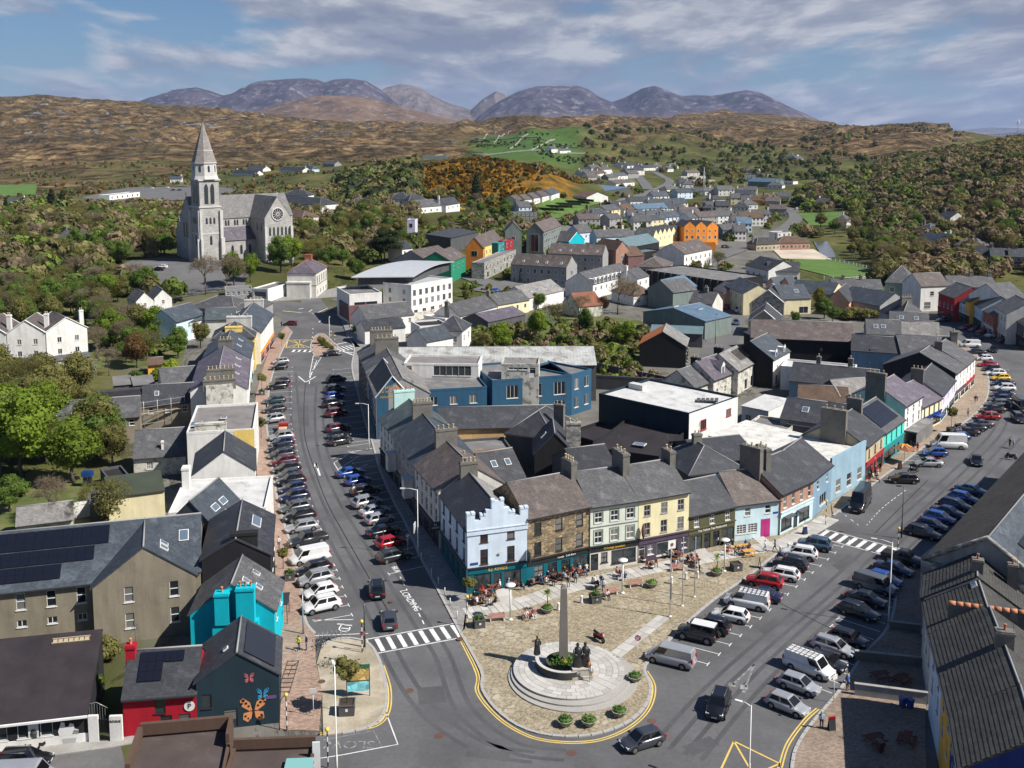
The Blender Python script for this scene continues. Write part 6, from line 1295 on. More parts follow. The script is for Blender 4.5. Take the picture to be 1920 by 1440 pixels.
# vehicles
CP={'black':(.008,.008,.010),'dark grey':(.035,.037,.042),'grey':(.13,.14,.15),'silver':(.38,.39,.41),'white':(.68,.68,.68),'blue':(.012,.055,.24),'navy':(.010,.016,.055),'red':(.33,.008,.012),'maroon':(.085,.008,.014),'teal':(.018,.045,.055),'yellow':(.70,.44,.02),'steel blue':(.06,.11,.17),'slate':(.06,.065,.08)}
CPM={k:paint('car_'+k.replace(' ','_'),v,rough=.28,coat=.8,metal=.35 if k in('silver','grey','dark grey','steel blue','slate')else 0)for k,v in CP.items()}
TYRE=mk('tyre',(.012,.012,.012),rough=.9,bump=0);RIM=paint('alloy',(.20,.20,.21),rough=.35,metal=.5);CGL=glassy('car_glass',(.006,.007,.009),.04);HEADL=glassy('headlamp',(.55,.57,.6),.1);TAILL=paint('tail_lamp',(.35,.006,.008));PLATE=paint('number_plate',(.62,.62,.56),rough=.5);DKPL=mk('dark_plastic',(.018,.018,.019),rough=.7,bump=0)
def wheel_mesh(r,w):
 m=MB();M=Matrix.Rotation(RAD(90),4,'X')
 m.lathe([(r*.62,-w/2),(r*.92,-w/2),(r,-w*.3),(r,w*.3),(r*.92,w/2),(r*.62,w/2)],14,M=M,cap=(True,True));n=MB()
 n.lathe([(r*.64,w/2+.004),(r*.6,w/2+.012),(.05,w/2+.02)],10,M=M,smooth=False);n.lathe([(.05,-w/2-.02),(r*.6,-w/2-.012),(r*.64,-w/2-.004)],10,M=M,smooth=False)
 return m.mesh('wheel',TYRE),n.mesh('rim',RIM)
CT=dict(
hatchback=dict(L=4.15,W=1.78,H=1.48,belt=.94,hood=.80,nose=.66,wb=1.05,wt=.28,rt=-1.45,rb=-1.92,boot=.94),
estate=dict(L=4.65,W=1.82,H=1.48,belt=.95,hood=.82,nose=.66,wb=1.15,wt=.4,rt=-1.78,rb=-2.2,boot=.95,rail=1),
saloon=dict(L=4.7,W=1.82,H=1.44,belt=.94,hood=.82,nose=.66,wb=1.1,wt=.35,rt=-.85,rb=-1.6,boot=.96),
suv=dict(L=4.5,W=1.88,H=1.68,belt=1.08,hood=.98,nose=.82,wb=1.15,wt=.5,rt=-1.62,rb=-2.08,boot=1.05,wr=.36,rail=1,clad=1),
jeep=dict(L=4.4,W=1.8,H=2.0,belt=1.15,hood=1.12,nose=1.08,wb=.72,wt=.55,rt=-2.05,rb=-2.1,boot=1.15,wr=.42,box=1,clad=1),
van=dict(L=5.1,W=1.95,H=1.98,belt=1.12,hood=1.02,nose=.82,wb=1.72,wt=1.05,rt=-2.38,rb=-2.46,boot=1.1,panel=1,wr=.34),
tall_van=dict(L=5.9,W=2.05,H=2.6,belt=1.3,hood=1.15,nose=.85,wb=2.1,wt=1.4,rt=-2.8,rb=-2.86,boot=1.2,panel=1,wr=.36),
minibus=dict(L=7.2,W=2.2,H=2.85,belt=1.45,hood=1.2,nose=.95,wb=2.75,wt=2.1,rt=-3.4,rb=-3.5,boot=1.3,wr=.4,clad=1),
pickup=dict(L=5.3,W=1.9,H=1.82,belt=1.12,hood=1.05,nose=.92,wb=1.15,wt=.55,rt=-.55,rb=-.8,boot=1.12,wr=.4,bed=1,clad=1),
)
def car_proto(kind):
 p=CT[kind];L,Wd,Hh=p['L'],p['W'],p['H'];hw=Wd/2;wr=p.get('wr',.32);belt,hood,nose=p['belt'],p['hood'],p['nose']
 root=link(kind+'_proto',None);parts={}
 b=MB();f,r=L/2,-L/2;zb=.22 if not p.get('clad')else .28
 def ring(x,k,zt,zs,sq=1.0):
  w=hw*k;z0=zb+(.1 if abs(x)>L*.42 else 0)
  return[(x,-w*.92,z0),(x,-w,z0+.18),(x,-w*sq,zs*.78),(x,-w*.93,zs),(x,-w*.8,zt),(x,w*.8,zt),(x,w*.93,zs),(x,w*sq,zs*.78),(x,w,z0+.18),(x,w*.92,z0)]
 bt=p['boot'];bxk=.97 if p.get('box')or p.get('panel')else .9
 st=[(r,bxk*.95,bt*.86,bt*.8),(r+.12,bxk,bt*.97,bt*.9),(r+.55,.98,bt,bt*.95),(p['rb']+.35 if p['rb']+.35>r+.6 else r+.75,1,belt,belt*.97),(0,1,belt,belt*.97),(p['wb'],1,belt*.99,belt*.95),(p['wb']+.1,.99,hood+.04,hood*.97),(f-.5,.965,(hood+nose)/2+.02,nose+.02),(f-.15,.9,nose,nose*.92),(f,.78 if not p.get('box')else .93,nose*.8,nose*.72)]
 if p.get('bed'):st=[(r,.95,1.06,1.0),(r+.1,.97,1.08,1.02),(-.85,.98,1.08,1.02),(-.8,1,belt,belt*.97),(.2,1,belt,belt*.97)]+st[5:]
 b.loft([ring(*s_)for s_ in st],0,True)
 wb2,wt2=hw*.90,hw*(.74 if not(p.get('panel')or p.get('box'))else .85);rt,rb,wt,wbx=p['rt'],p['rb'],p['wt'],p['wb']
 def cab(x,w,z):return[(x,-w,z),(x,w,z)]
 z0=belt-.03;B0=[(wbx,-wb2*.95,z0),(wbx,wb2*.95,z0),(rb,wb2*.95,z0),(rb,-wb2*.95,z0)];zr=Hh-.05
 T0=[(wt,-wt2*.95,zr),(wt,wt2*.95,zr),(rt,wt2*.92,zr-.02),(rt,-wt2*.92,zr-.02)]
 xm=(wt+rt)/2;mt=[(xm,-wt2*.72,Hh),(xm,wt2*.72,Hh)]
 b.face([B0[0],B0[1],T0[1],T0[0]]);b.face([B0[2],B0[3],T0[3],T0[2]]);b.face([B0[1],B0[2],T0[2],T0[1]]);b.face([B0[3],B0[0],T0[0],T0[3]])
 I=[(wt-.12,-wt2*.74,Hh),(wt-.12,wt2*.74,Hh),(rt+.12,wt2*.74,Hh-.01),(rt+.12,-wt2*.74,Hh-.01)]
 for k in range(4):b.face([T0[k],T0[(k+1)%4],I[(k+1)%4],I[k]],0,True)
 b.face(I,0,True)
 if p.get('bed'):
  b.box(r+.15,-.95,-hw*.8,hw*.8,1.05,1.10,1)
 if p.get('clad'):
  for s_ in(-1,1):b.box(-L*.3,L*.3,min(s_*hw*.9,s_*hw*1.01),max(s_*hw*.9,s_*hw*1.01),zb-.02,zb+.14,1)
 for ax in(1,-1):
  for s_ in(-1,1):
   x=ax*L*.30+(.06 if ax>0 else 0)
   n_=10;pts=[(x+(wr+.07)*cos(pi*k/n_),s_*(hw*1.005),wr+(wr+.07)*sin(pi*k/n_))for k in range(n_+1)];b.face(pts if s_<0 else pts[::-1],1)
 body=b.mesh('body',[CPM['black'],DKPL]);link('body',body,root)
 def lerp(a,q,t):return tuple(a[i]+(q[i]-a[i])*t for i in range(3))
 def pane(name,quad,mx=.07,my=.12,off=.012,top=.1):
  a,q,c,d=quad
  l=[lerp(lerp(a,q,u),lerp(d,c,u),v)for u,v in((mx,my),(1-mx,my),(1-mx,1-top),(mx,1-top))]
  n=(Vector(l[1])-Vector(l[0])).cross(Vector(l[3])-Vector(l[0])).normalized()*off
  g=MB();g.face([tuple(Vector(x)+n)for x in l]);return link(name,g.mesh(name,CGL),root)
 pane('windscreen',[B0[0],B0[1],T0[1],T0[0]],.06,.06)
 if not p.get('panel'):pane('rear_window',[B0[2],B0[3],T0[3],T0[2]],.1,.2)
 for nm,(a,q,c,d)in(('l',(B0[1],B0[2],T0[2],T0[1])),('r',(B0[3],B0[0],T0[0],T0[3]))):
  cuts=[(.03,.30)]if p.get('panel')else([(.04,.46),(.5,.9)]if not kind=='minibus' else[(.02,.2),(.22,.45),(.47,.7),(.72,.97)])
  for u0,u1 in cuts:
   if nm=='r':u0,u1=1-u1,1-u0
   pane('side_window',[lerp(a,q,u0),lerp(a,q,u1),lerp(d,c,u1),lerp(d,c,u0)],.03,.14)
 wm,rm=wheel_mesh(wr,.21)
 for ax in(1,-1):
  for s_ in(-1,1):
   w_=link('wheel',wm,root,(ax*L*.30+(.06 if ax>0 else 0),s_*(hw-.1),wr));link('rim',rm,w_)
 def bx(name,x0,x1,y0,y1,z0_,z1,m):q=MB();q.box(x0,x1,y0,y1,z0_,z1);return link(name,q.mesh(name,m),root)
 for s_ in(-1,1):
  bx('headlight',f-.30,f-.06,min(s_*hw*.52,s_*hw*.86),max(s_*hw*.52,s_*hw*.86),nose*.80,nose*.97,HEADL)
  zt=bt*.72;bx('tail_light',r-.015,r+.14,min(s_*hw*.62,s_*hw*.90),max(s_*hw*.62,s_*hw*.90),zt,zt+(.22 if not p.get('panel')else .5),TAILL)
  bx('mirror',p['wb']-.35,p['wb']-.18,min(s_*hw*.98,s_*(hw+.17)),max(s_*hw*.98,s_*(hw+.17)),belt,belt+.15,DKPL)
 bx('number_plate',f-.03,f+.012,-.26,.26,.42,.53,PLATE);bx('number_plate',r-.02,r+.03,-.26,.26,bt*.55,bt*.55+.11,PLATE)
 bx('grille',f-.06,f+.004,-hw*.4,hw*.4,nose*.62,nose*.78,DKPL)
 if p.get('rail'):
  for s_ in(-1,1):q=MB();q.tube([(wt-.1,s_*wt2*.82,Hh+.03),(rt+.1,s_*wt2*.82,Hh+.02)],.025,5);link('roof_rail',q.mesh('roof_rail',RIM),root)
 if kind=='jeep':
  q=MB();q.lathe([(.38,0),(.38,.22),(.1,.24)],14,M=Matrix.Translation((r-.02,0,1.05))@Matrix.Rotation(RAD(-90),4,'Y'));link('spare_wheel',q.mesh('spare_wheel',TYRE),root)
  bx('roof_panel',rt+.05,wt-.05,-wt2*.9,wt2*.9,Hh-.01,Hh+.03,CPM['white'])
 return root
PROTO={};BODYM={};PBODY={};NICE={'hatchback':'hatchback','estate':'estate car','saloon':'saloon','suv':'SUV','jeep':'boxy off-roader','van':'panel van','tall_van':'high roofed van','minibus':'minibus','pickup':'pickup truck'}
def car(kind,col,px,ang,label,group=None,world=None,zoff=0.0,sc=1.05):
 p=Vector((*world,0))if world else G(*px)
 if kind not in PROTO:
  PROTO[kind]=car_proto(kind);PBODY[kind]=next(c for c in PROTO[kind].children if c.name.startswith('body')).data
 pr=PROTO[kind];key=(kind,col)
 if key not in BODYM:
  me=PBODY[kind].copy();me.materials[0]=CPM[col];BODYM[key]=me
 r=copy_tree(pr,(p.x,p.y,p.z+.02+zoff),RAD(ang),sc=sc,mats={PBODY[kind].name:BODYM[key]})
 r.name={'van':'parked_van','tall_van':'parked_van','minibus':'minibus','pickup':'pickup_truck','jeep':'off_roader'}.get(kind,'parked_car' if group else 'car')
 return tag(r,label,'van' if 'van' in kind else('minibus' if kind=='minibus' else 'car'),group)
ROWS=[
('cars in the left kerb row of the left street','left kerb row','from the bike racks',208,1,[('suv','white',603,1144),('hatchback','white',601,1117),('suv','silver',592,1094),('estate','black',587,1074),('van','white',580,1053),('pickup','dark grey',577,1020),('estate','silver',566,995),('suv','black',562,975),('estate','grey',553,958),('suv','navy',552,938),('hatchback','navy',549,922),('suv','black',546,908),('hatchback','slate',541,897),('estate','black',537,885),('estate','maroon',531,871),('estate','dark grey',527,858),('saloon','black',525,847),('hatchback','navy',529,836),('suv','silver',528,825),('suv','silver',513,792),('estate','dark grey',514,773),('estate','teal',514,756),('suv','black',520,729),('hatchback','dark grey',526,720),('hatchback','black',522,693),('hatchback','silver',526,682)]),
('cars in the shaded bays of the left street','shaded left street row','from the loading bay',33,-1,[('estate','dark grey',739,1050),('hatchback','red',733,1024),('saloon','black',719,1003),('hatchback','silver',712,980),('saloon','silver',702,965),('suv','silver',688,949),('estate','black',685,926),('hatchback','blue',671,907),('saloon','blue',657,892),('suv','dark grey',638,833),('hatchback','black',636,821),('estate','maroon',634,808),('suv','maroon',631,780),('suv','black',625,762),('hatchback','blue',627,747),('suv','slate',628,735),('suv','black',631,716)]),
('cars parked against the square','row facing the square','from the silver van',155,1,[('van','silver',1257,1243),('jeep','dark grey',1307,1199),('suv','black',1331,1183),('hatchback','white',1370,1162),('van','white',1400,1137),('saloon','navy',1428,1123),('suv','red',1433,1099),('estate','white',1463,1084),('suv','black',1481,1066),('suv','white',1499,1046),('suv','steel blue',1527,1029)]),
('cars parked along the sunny side of the main street','sunny right street row','past the minibus',176,1,[('estate','black',1693,905),('saloon','silver',1740,874),('hatchback','blue',1752,855),('tall_van','white',1778,840),('hatchback','blue',1796,825),('saloon','black',1811,816),('saloon','black',1824,808),('saloon','slate',1838,801),('estate','red',1851,786),('saloon','black',1862,773),('estate','grey',1870,762),('hatchback','navy',1876,753),('saloon','navy',1881,744),('suv','white',1883,733),('saloon','navy',1881,723),('hatchback','yellow',1876,713),('estate','white',1866,704),('hatchback','black',1859,696),('saloon','red',1852,688),('hatchback','white',1844,676),('saloon','dark grey',1830,664),('van','white',1818,651)]),
('cars in the shaded row of the right street','shaded right street row','from the sandwich board',-41,-1,[('hatchback','silver',1476,1331),('hatchback','silver',1498,1293),('van','white',1517,1260),('hatchback','black',1549,1251),('estate','silver',1563,1222),('hatchback','black',1590,1206),('estate','black',1610,1155),('saloon','black',1624,1131),('van','grey',1641,1107),('hatchback','blue',1658,1094),('saloon','navy',1676,1074),('pickup','black',1694,1056),('estate','black',1731,1006),('hatchback','navy',1747,992),('hatchback','blue',1762,978),('saloon','navy',1777,967),('estate','navy',1792,954),('hatchback','blue',1806,940),('saloon','steel blue',1822,925)]),
('cars parked below the coloured shops','row below the coloured shops','from the left',200,1,[('saloon','dark grey',1770,603),('hatchback','red',1812,618),('saloon','maroon',1830,621),('estate','red',1845,625),('suv','white',1862,633),('pickup','maroon',1884,642)]),
]
random.seed(5)
for grp,where,frm,ang,sgn,lst in ROWS:
 for i,(k,c,x,y)in enumerate(lst):
  car(k,c,(x,y),ang+random.uniform(-3,3),f"{c} {NICE[k]}, {ORD[i]} in the {where} {frm}",grp)
car('suv','black',(707,1113),99,'black SUV driving away up the left street before the zebra crossing');car('hatchback','slate',(729,1170),100,'dark grey hatchback with tail lights stopped at the zebra crossing')
car('hatchback','slate',(1204,1398),206,'grey hatchback rounding the bottom of the square');car('suv','black',(1347,1332),-112,'black SUV driving towards the camera past the painted arrow')
car('saloon','black',(1830,869),-112,'black saloon driving down the right street beside the white high roofed van');car('suv','dark grey',(1909,790),-100,'dark grey car at the right edge driving down the main street')
car('minibus','black',(1613,950),-120,'large black minibus stopped beyond the right zebra crossing');car('tall_van','dark grey',(1915,770),-95,'grey van with pale windscreen cut by the right edge')
car('saloon','black',(1863,659),-120,'black car in mid street where the main street bends');car('saloon','slate',(1832,637),-130,'grey car driving below the coloured shops')
car('hatchback','maroon',(545,610),175,'maroon car pulled in at the top of the left street by the pink shops');car('saloon','black',(623,667),20,'black car turning beside the striped triangle at the street junction')
car('estate','black',(46,1436),4,'black estate car cut by the bottom left corner of the frame');car('van','silver',(50,1472),4,'silver grey van bonnet at the bottom left edge')
car('saloon','black',(296,508),175,'black car parked alone in the church yard');car('hatchback','white',(303,503),175,'white car behind the black one in the church yard')
car('van','white',(1383,585),-100,'white van in the shade of the narrow lane');car('hatchback','steel blue',(1380,608),-100,'blue grey car coming down the narrow lane');car('hatchback','red',(1362,578),80,'dark red car at the head of the narrow lane')
for i,(c,x,y)in enumerate((('maroon',254,350),('white',284,354),('white',313,353),('black',324,358),('black',336,358))):
 car('hatchback',c,(x,y),170,f'{c} car in the school car park, {ORD[i]} from the left' if i else 'maroon car at the left end of the school car park','cars in the school car park')
for i,(c,x,y)in enumerate((('white',1494,394),('white',1403,424),('black',1360,465),('grey',672,398),('yellow',867,394),('white',858,391),('blue',930,548))):
 car('van' if i==0 else 'hatchback',c,(x,y),[80,10,30,20,10,15,20][i],['white lorry like van where the far road bends by the field','white car parked behind the castle apartments','black car on the road below the castle apartments','grey car beside the white villa','yellow car under the trees right of the slate bungalows','white car beside the yellow one under the trees','blue car in the yard before the grey stone front'][i])
for o in[o for o in COL.objects if o.get('label','').startswith(('white panel van, fifth in the row facing','white panel van, third in the shaded right street'))]:
 m=MB()
 for k in range(7):m.box(-2.2+k*.5,-2.12+k*.5,-.75,.75,2.06,2.1)
 for y in(-.75,0,.7):m.box(-2.3,1.0,y,y+.06,2.1,2.14)
 m.build('roof_rack',RIM,o)
tr=thing('trailer','red open trailer with a pale load in the left kerb row beside the silver SUV','trailer',G(531,812),RAD(100))
b=MB();b.box(-1.6,1.6,-.95,.95,.5,.62);b.box(-1.6,1.6,-.95,-.88,.62,1.15);b.box(-1.6,1.6,.88,.95,.62,1.15);b.box(-1.6,-1.53,-.88,.88,.62,1.15);b.box(1.53,1.6,-.88,.88,.62,1.15);b.build('tray',CPM['red'],tr)
b=MB();b.box(-1.3,.9,-.8,.8,.63,1.0);b.build('load',mk('straw_load',(.50,.38,.24)),tr);b=MB();b.box(1.6,2.9,-.9,.9,.45,1.5);b.build('cab',CPM['red'],tr);b=MB();b.box(2.2,2.93,-.8,.8,1.0,1.42);b.build('windscreen',CGL,tr)
for x in(-1.0,2.1):
 for s_ in(-1,1):wm_,rm_=wheel_mesh(.33,.2);w_=link('wheel',wm_,tr,(x,s_*.85,.33));link('rim',rm_,w_)
def moto(px,ang,col,label):
 r=thing('motorcycle',label,'motorcycle',G(*px)+Vector((0,0,.13)),RAD(ang));wm_,rm_=wheel_mesh(.31,.13)
 for x in(-.72,.72):w_=link('wheel',wm_,r,(x,0,.31));link('rim',rm_,w_)
 b=MB();b.loft([[(x,-w,z0),(x,w,z0),(x,w*.7,z1),(x,-w*.7,z1)]for x,w,z0,z1 in((-.95,.1,.75,.92),(-.5,.16,.62,.84),(0,.2,.5,.82),(.3,.2,.55,1.0),(.6,.16,.6,1.05),(.8,.08,.7,.95))],0,True);b.build('fairing',CPM[col],r)
 b=MB();b.box(-.35,.35,-.17,.17,.25,.6);b.tube([(.7,0,.35),(.45,0,1.05)],.05,6);b.tube([(.42,-.38,1.05),(.48,0,1.08),(.42,.38,1.05)],.03,6);b.tube([(-.8,-.2,.45),(0,-.22,.35)],.05,6);b.build('engine',DKPL,r)
 b=MB();b.loft([[(x,-w,.84),(x,w,.84),(x,w*.8,z1),(x,-w*.8,z1)]for x,w,z1 in((-.85,.1,.98),(-.45,.16,.92),(-.05,.13,.9))],0,True);b.build('seat',TYRE,r)
 b=MB();b.box(.74,.84,-.1,.1,.85,1.0);b.build('headlight',HEADL,r);return r
moto((1123,1203),-55,'red','red and black motorcycle standing on the gravel of the square');moto((1712,887),190,'black','black motorcycle beside the silver saloon on the main street');moto((1753,868),160,'red','red motorcycle behind the silver saloon');moto((1795,804),200,'black','dark motorcycle in the bays below the young street tree')
moto((1895,862),150,'black','black motorcycle in the shaded bays near the right edge')
for o in list(PROTO.values()):
 for c in list(o.children):
  for g_ in list(c.children):bpy.data.objects.remove(g_)
  bpy.data.objects.remove(c)
 bpy.data.objects.remove(o)
 # people: one skinned body each, three poses
PJ={
'stand':dict(pel=(0,0,.96),che=(0,0,1.30),nec=(0,0,1.49),hea=(.02,0,1.60),top=(.02,0,1.70),shL=(0,.19,1.42),elL=(-.03,.25,1.13),wrL=(.08,.24,.90),haL=(.11,.23,.81),shR=(0,-.19,1.42),elR=(-.03,-.25,1.13),wrR=(.08,-.24,.90),haR=(.11,-.23,.81),hiL=(0,.10,.90),knL=(.03,.11,.50),anL=(0,.11,.09),toL=(.16,.12,.04),hiR=(0,-.10,.90),knR=(.03,-.11,.50),anR=(0,-.11,.09),toR=(.16,-.12,.04)),
'walk':dict(pel=(0,0,.95),che=(.03,0,1.30),nec=(.05,0,1.49),hea=(.08,0,1.60),top=(.08,0,1.70),shL=(.02,.19,1.42),elL=(-.12,.25,1.15),wrL=(-.10,.25,.92),haL=(-.07,.25,.83),shR=(.02,-.19,1.42),elR=(.08,-.25,1.15),wrR=(.27,-.23,1.0),haR=(.34,-.22,.96),hiL=(0,.10,.90),knL=(.22,.10,.53),anL=(.26,.10,.10),toL=(.42,.11,.08),hiR=(0,-.10,.90),knR=(-.04,-.10,.49),anR=(-.34,-.10,.16),toR=(-.24,-.10,.05)),
'sit':dict(pel=(0,0,.52),che=(.06,0,.86),nec=(.11,0,1.05),hea=(.15,0,1.16),top=(.16,0,1.26),shL=(.08,.19,.98),elL=(.14,.26,.72),wrL=(.36,.18,.74),haL=(.44,.15,.76),shR=(.08,-.19,.98),elR=(.14,-.26,.72),wrR=(.36,-.18,.74),haR=(.44,-.15,.76),hiL=(.04,.10,.50),knL=(.46,.13,.50),anL=(.44,.13,.09),toL=(.60,.14,.04),hiR=(.04,-.10,.50),knR=(.46,-.13,.50),anR=(.46,-.13,.09),toR=(.62,-.14,.04)),
}
BONES=[('pel','che',1),('che','nec',1),('nec','hea',0),('hea','top',0),('che','shL',1),('shL','elL',1),('elL','wrL',0),('wrL','haL',0),('che','shR',1),('shR','elR',1),('elR','wrR',0),('wrR','haR',0),('pel','hiL',2),('hiL','knL',2),('knL','anL',2),('anL','toL',3),('pel','hiR',2),('hiR','knR',2),('knR','anR',2),('anR','toR',3)]
RADS=dict(pel=(.155,.12),che=(.165,.12),nec=(.06,.06),hea=(.095,.10),top=(.075,.075),sh=(.075,.07),el=(.05,.05),wr=(.034,.034),ha=(.045,.03),hi=(.105,.10),kn=(.065,.065),an=(.045,.045),to=(.05,.04))
def person_mesh(pose):
 J=PJ[pose];names=list(J);me=bpy.data.meshes.new('p');me.from_pydata([J[n]for n in names],[(names.index(a),names.index(b))for a,b,_ in BONES],[])
 o=bpy.data.objects.new('p',me);COL.objects.link(o);mo_=o.modifiers.new('s','SKIN');mo_.use_smooth_shade=True
 for i,n in enumerate(names):
  sv_=me.skin_vertices[0].data[i];sv_.radius=RADS.get(n)or RADS[n[:2]];sv_.use_root=n=='pel'
 o.modifiers.new('u','SUBSURF').levels=1
 dg=bpy.context.evaluated_depsgraph_get();dg.update();out=bpy.data.meshes.new_from_object(o.evaluated_get(dg));bpy.data.objects.remove(o)
 out.materials.clear()
 for k in range(4):out.materials.append(None)
 segs=[(Vector(J[a]),Vector(J[b]),m,(RADS.get(a)or RADS[a[:2]])[0])for a,b,m in BONES]
 for p in out.polygons:
  c=p.center;best=9;bm_=1
  for a,b,m,r in segs:
   d=b-a;t=max(0,min(1,(c-a).dot(d)/d.length_squared));q=(c-a-d*t).length-r
   if q<best:best,bm_=q,m
  p.material_index=bm_;p.use_smooth=True
 return out
PM={k:person_mesh(k)for k in PJ}
def hair_mesh():
 b=MB();b.lathe([(.115,-.03),(.118,.03),(.095,.09),(.05,.125),(.0,.135)],10);
 for i,v in enumerate(b.v):b.v[i]=(v[0]*1.05-.025,v[1]*.92,v[2])
 return b
HB=hair_mesh()
CL={'white':(.66,.66,.65),'black':(.015,.015,.017),'navy':(.015,.022,.06),'blue':(.03,.10,.36),'pale blue':(.30,.42,.58),'red':(.42,.03,.035),'orange':(.62,.25,.06),'pink':(.62,.30,.30),'grey':(.20,.20,.21),'beige':(.42,.34,.23),'hi-vis yellow':(.62,.66,.05),'green':(.04,.14,.06),'denim':(.05,.09,.17),'brown':(.10,.055,.035),'striped maroon':(.28,.07,.08),'tan':(.35,.25,.15)}
CLM={k:mk('cloth_'+k.replace(' ','_').replace('-','_'),v,rough=.9,big=.1,fine=.1,bump=.1)for k,v in CL.items()}
SKIN=mk('skin',(.52,.30,.21),rough=.6,big=.05,fine=.05,bump=0);HAIRS=[mk('hair_dark',(.02,.014,.01),big=.1),mk('hair_brown',(.09,.05,.025),big=.1),mk('hair_fair',(.32,.22,.10),big=.1),mk('hair_grey',(.35,.34,.33),big=.1)]
HM=[HB.mesh('hair',m)for m in HAIRS];SHOE=CLM['black'];PCACHE={}
def person(pose,px,ang,top,leg,label,group=None,hair=None,sc=1.0,dz=.13,world=None):
 key=(pose,top,leg)
 if key not in PCACHE:
  me=PM[pose].copy();me.materials[0]=SKIN;me.materials[1]=CLM[top];me.materials[2]=CLM[leg]if leg!='bare' else SKIN;me.materials[3]=SHOE;PCACHE[key]=me
 g=Vector((*world,0))if world else G(*px)
 o=link('person',PCACHE[key],None,g+Vector((0,0,dz)),RAD(ang));o.scale=(sc,)*3;tag(o,label,'person',group)
 h=PJ[pose]['hea'];link('hair',HM[random.randrange(4)if hair is None else hair],o,(h[0]-.005,h[1],h[2]+.035));return o
random.seed(21)
person('walk',(560,1222),60,'hi-vis yellow','navy','person in a hi-vis yellow jacket walking on the pink pavement');person('stand',(575,1221),200,'navy','denim','person in navy standing beside the hi-vis walker')
person('stand',(1540,1368),-100,'pale blue','black','person in a pale blue shirt by the orange sandwich board',dz=.13);person('stand',(1588,1296),-60,'blue','navy','person in blue standing in the shade behind the silver hatchbacks')
person('walk',(1435,1037),150,'white','pale blue','person in white walking past the ice blue house');person('walk',(1453,1036),150,'green','black','person in dark green walking behind the one in white')
person('stand',(1108,1288),250,'white','beige','person in white standing at the statue plinth',dz=.8);person('stand',(1104,1280),250,'orange','orange','person in an orange dress against the statue plinth',dz=.8)
person('walk',(664,931),120,'white','white','person in white trousers stepping between the shaded bays');person('walk',(668,930),120,'brown','black','long haired person in brown beside the one in white trousers',hair=1)
person('stand',(1311,1074),0,'white','black','person in white and black walking near the flagpoles');person('stand',(1720,848),30,'red','red','person in a long red coat by the patterned parasol',dz=.1)
person('sit',(986,1163),-70,'white','bare','person in white shorts on the bench right of the white lamp',sc=1.0);person('sit',(999,1161),-70,'striped maroon','white','person in a striped maroon top on the same bench',sc=1.0)
person('sit',(1138,1125),-60,'white','navy','person in white sitting on the bench beside the square planter')
for k,(x,y,a,t,l,lab)in enumerate([(523,1030,80,'white','denim','person in white passing the silver estate on the left pavement'),(507,963,80,'red','black','person in red on the left pavement under the white parapets'),(512,612,60,'black','denim','person in black outside the pink shops'),(528,614,100,'navy','black','person in navy beside the maroon car'),(1832,753,90,'white','denim','person in white on the main street pavement'),(1828,757,60,'black','grey','person in black beside the one in white on the main street'),(1858,790,90,'grey','black','person in grey behind the red estate'),(1815,782,70,'pink','denim','person in pink outside the lilac shop'),(1893,840,200,'black','black','person in black among the motorbikes at the right edge'),(1900,842,180,'pale blue','grey','person in pale blue among the motorbikes at the right edge'),(343,483,-60,'red','black','person in red at the church door'),(500,770,90,'navy','denim','person in navy by the parking meter on the left pavement'),(713,720,100,'grey','denim','person in grey in the shade before the hotel front'),(718,1018,0,'black','denim','person in black on the shaded pavement by the terrace')]):
 person('walk' if k%2 else 'stand',(x,y),a,t,l,lab,dz=.2 if y<520 else .12)
 # street furniture
WOODR=mk('red_stained_wood',(.15,.055,.034),big=.25,fine=.2,rnd=.2);WOODY=mk('yellow_wood',(.55,.30,.085),big=.2,fine=.2);WOODP=mk('pinkish_bench_slats',(.33,.17,.14),big=.2,fine=.2);STEELW=paint('white_steel',(.72,.72,.70),rough=.4,coat=.2);STEELB=paint('black_steel',(.015,.015,.016),rough=.4,coat=.2);GALV=paint('galvanised',(.40,.41,.42),rough=.45,coat=0,metal=.5)
def P(px,dz=.13):return G(*px)+Vector((0,0,dz))
def picnic(px,ang,wood,label,group=None):
 t=thing('picnic_table',label,'picnic table',P(px),RAD(ang),group)
 def bm(x0,x1,y0,y1,z0,z1):
  b=MB();b.box(x0,x1,y0,y1,z0,z1);return b
 pl=bm(-.9,.9,-.07,.07,.70,.745).mesh('plank',wood)
 for k in range(5):link('plank',pl,t,(0,(k-2)*.155,0))
 sl=bm(-.9,.9,-.065,.065,.42,.46).mesh('seat_plank',wood)
 for s_ in(-1,1):
  for k in(0,1):link('seat_plank',sl,t,(0,s_*(.62+k*.14),0))
 for x in(-.65,.65):
  for s_ in(-1,1):
   b=MB();b.tube([(x,s_*.18,.70),(x,s_*.72,0)],.05,4,smooth=False);b.build('leg',wood,t)
  bm(x+.06,x+.1,-.78,.78,.35,.42).build('cross_bar',wood,t)
 return t
TB=[(898,1132,20),(913,1118,25),(960,1100,110),(1000,1096,35),(1018,1092,20),(1046,1088,30),(1062,1078,-60),(1083,1080,-50),(1090,1072,20),(926,1107,60),(1298,1058,-30),(1268,1046,-35)]
WHERE=['by the left corner of the teal pub','outside the left window of the teal pub','beside the lamp at the pub door','before the middle of the stone pub','just left of the obelisk tip','behind the tip of the obelisk','before the stone pub doors','right of the obelisk tip','closest to the dark pub doorway','by the corner pub doorway','beside the tallest flagpole','under the dark parasol of the purple shop']
cols=['white','black','navy','grey','pale blue','pink','black','white','denim','brown','blue','red']
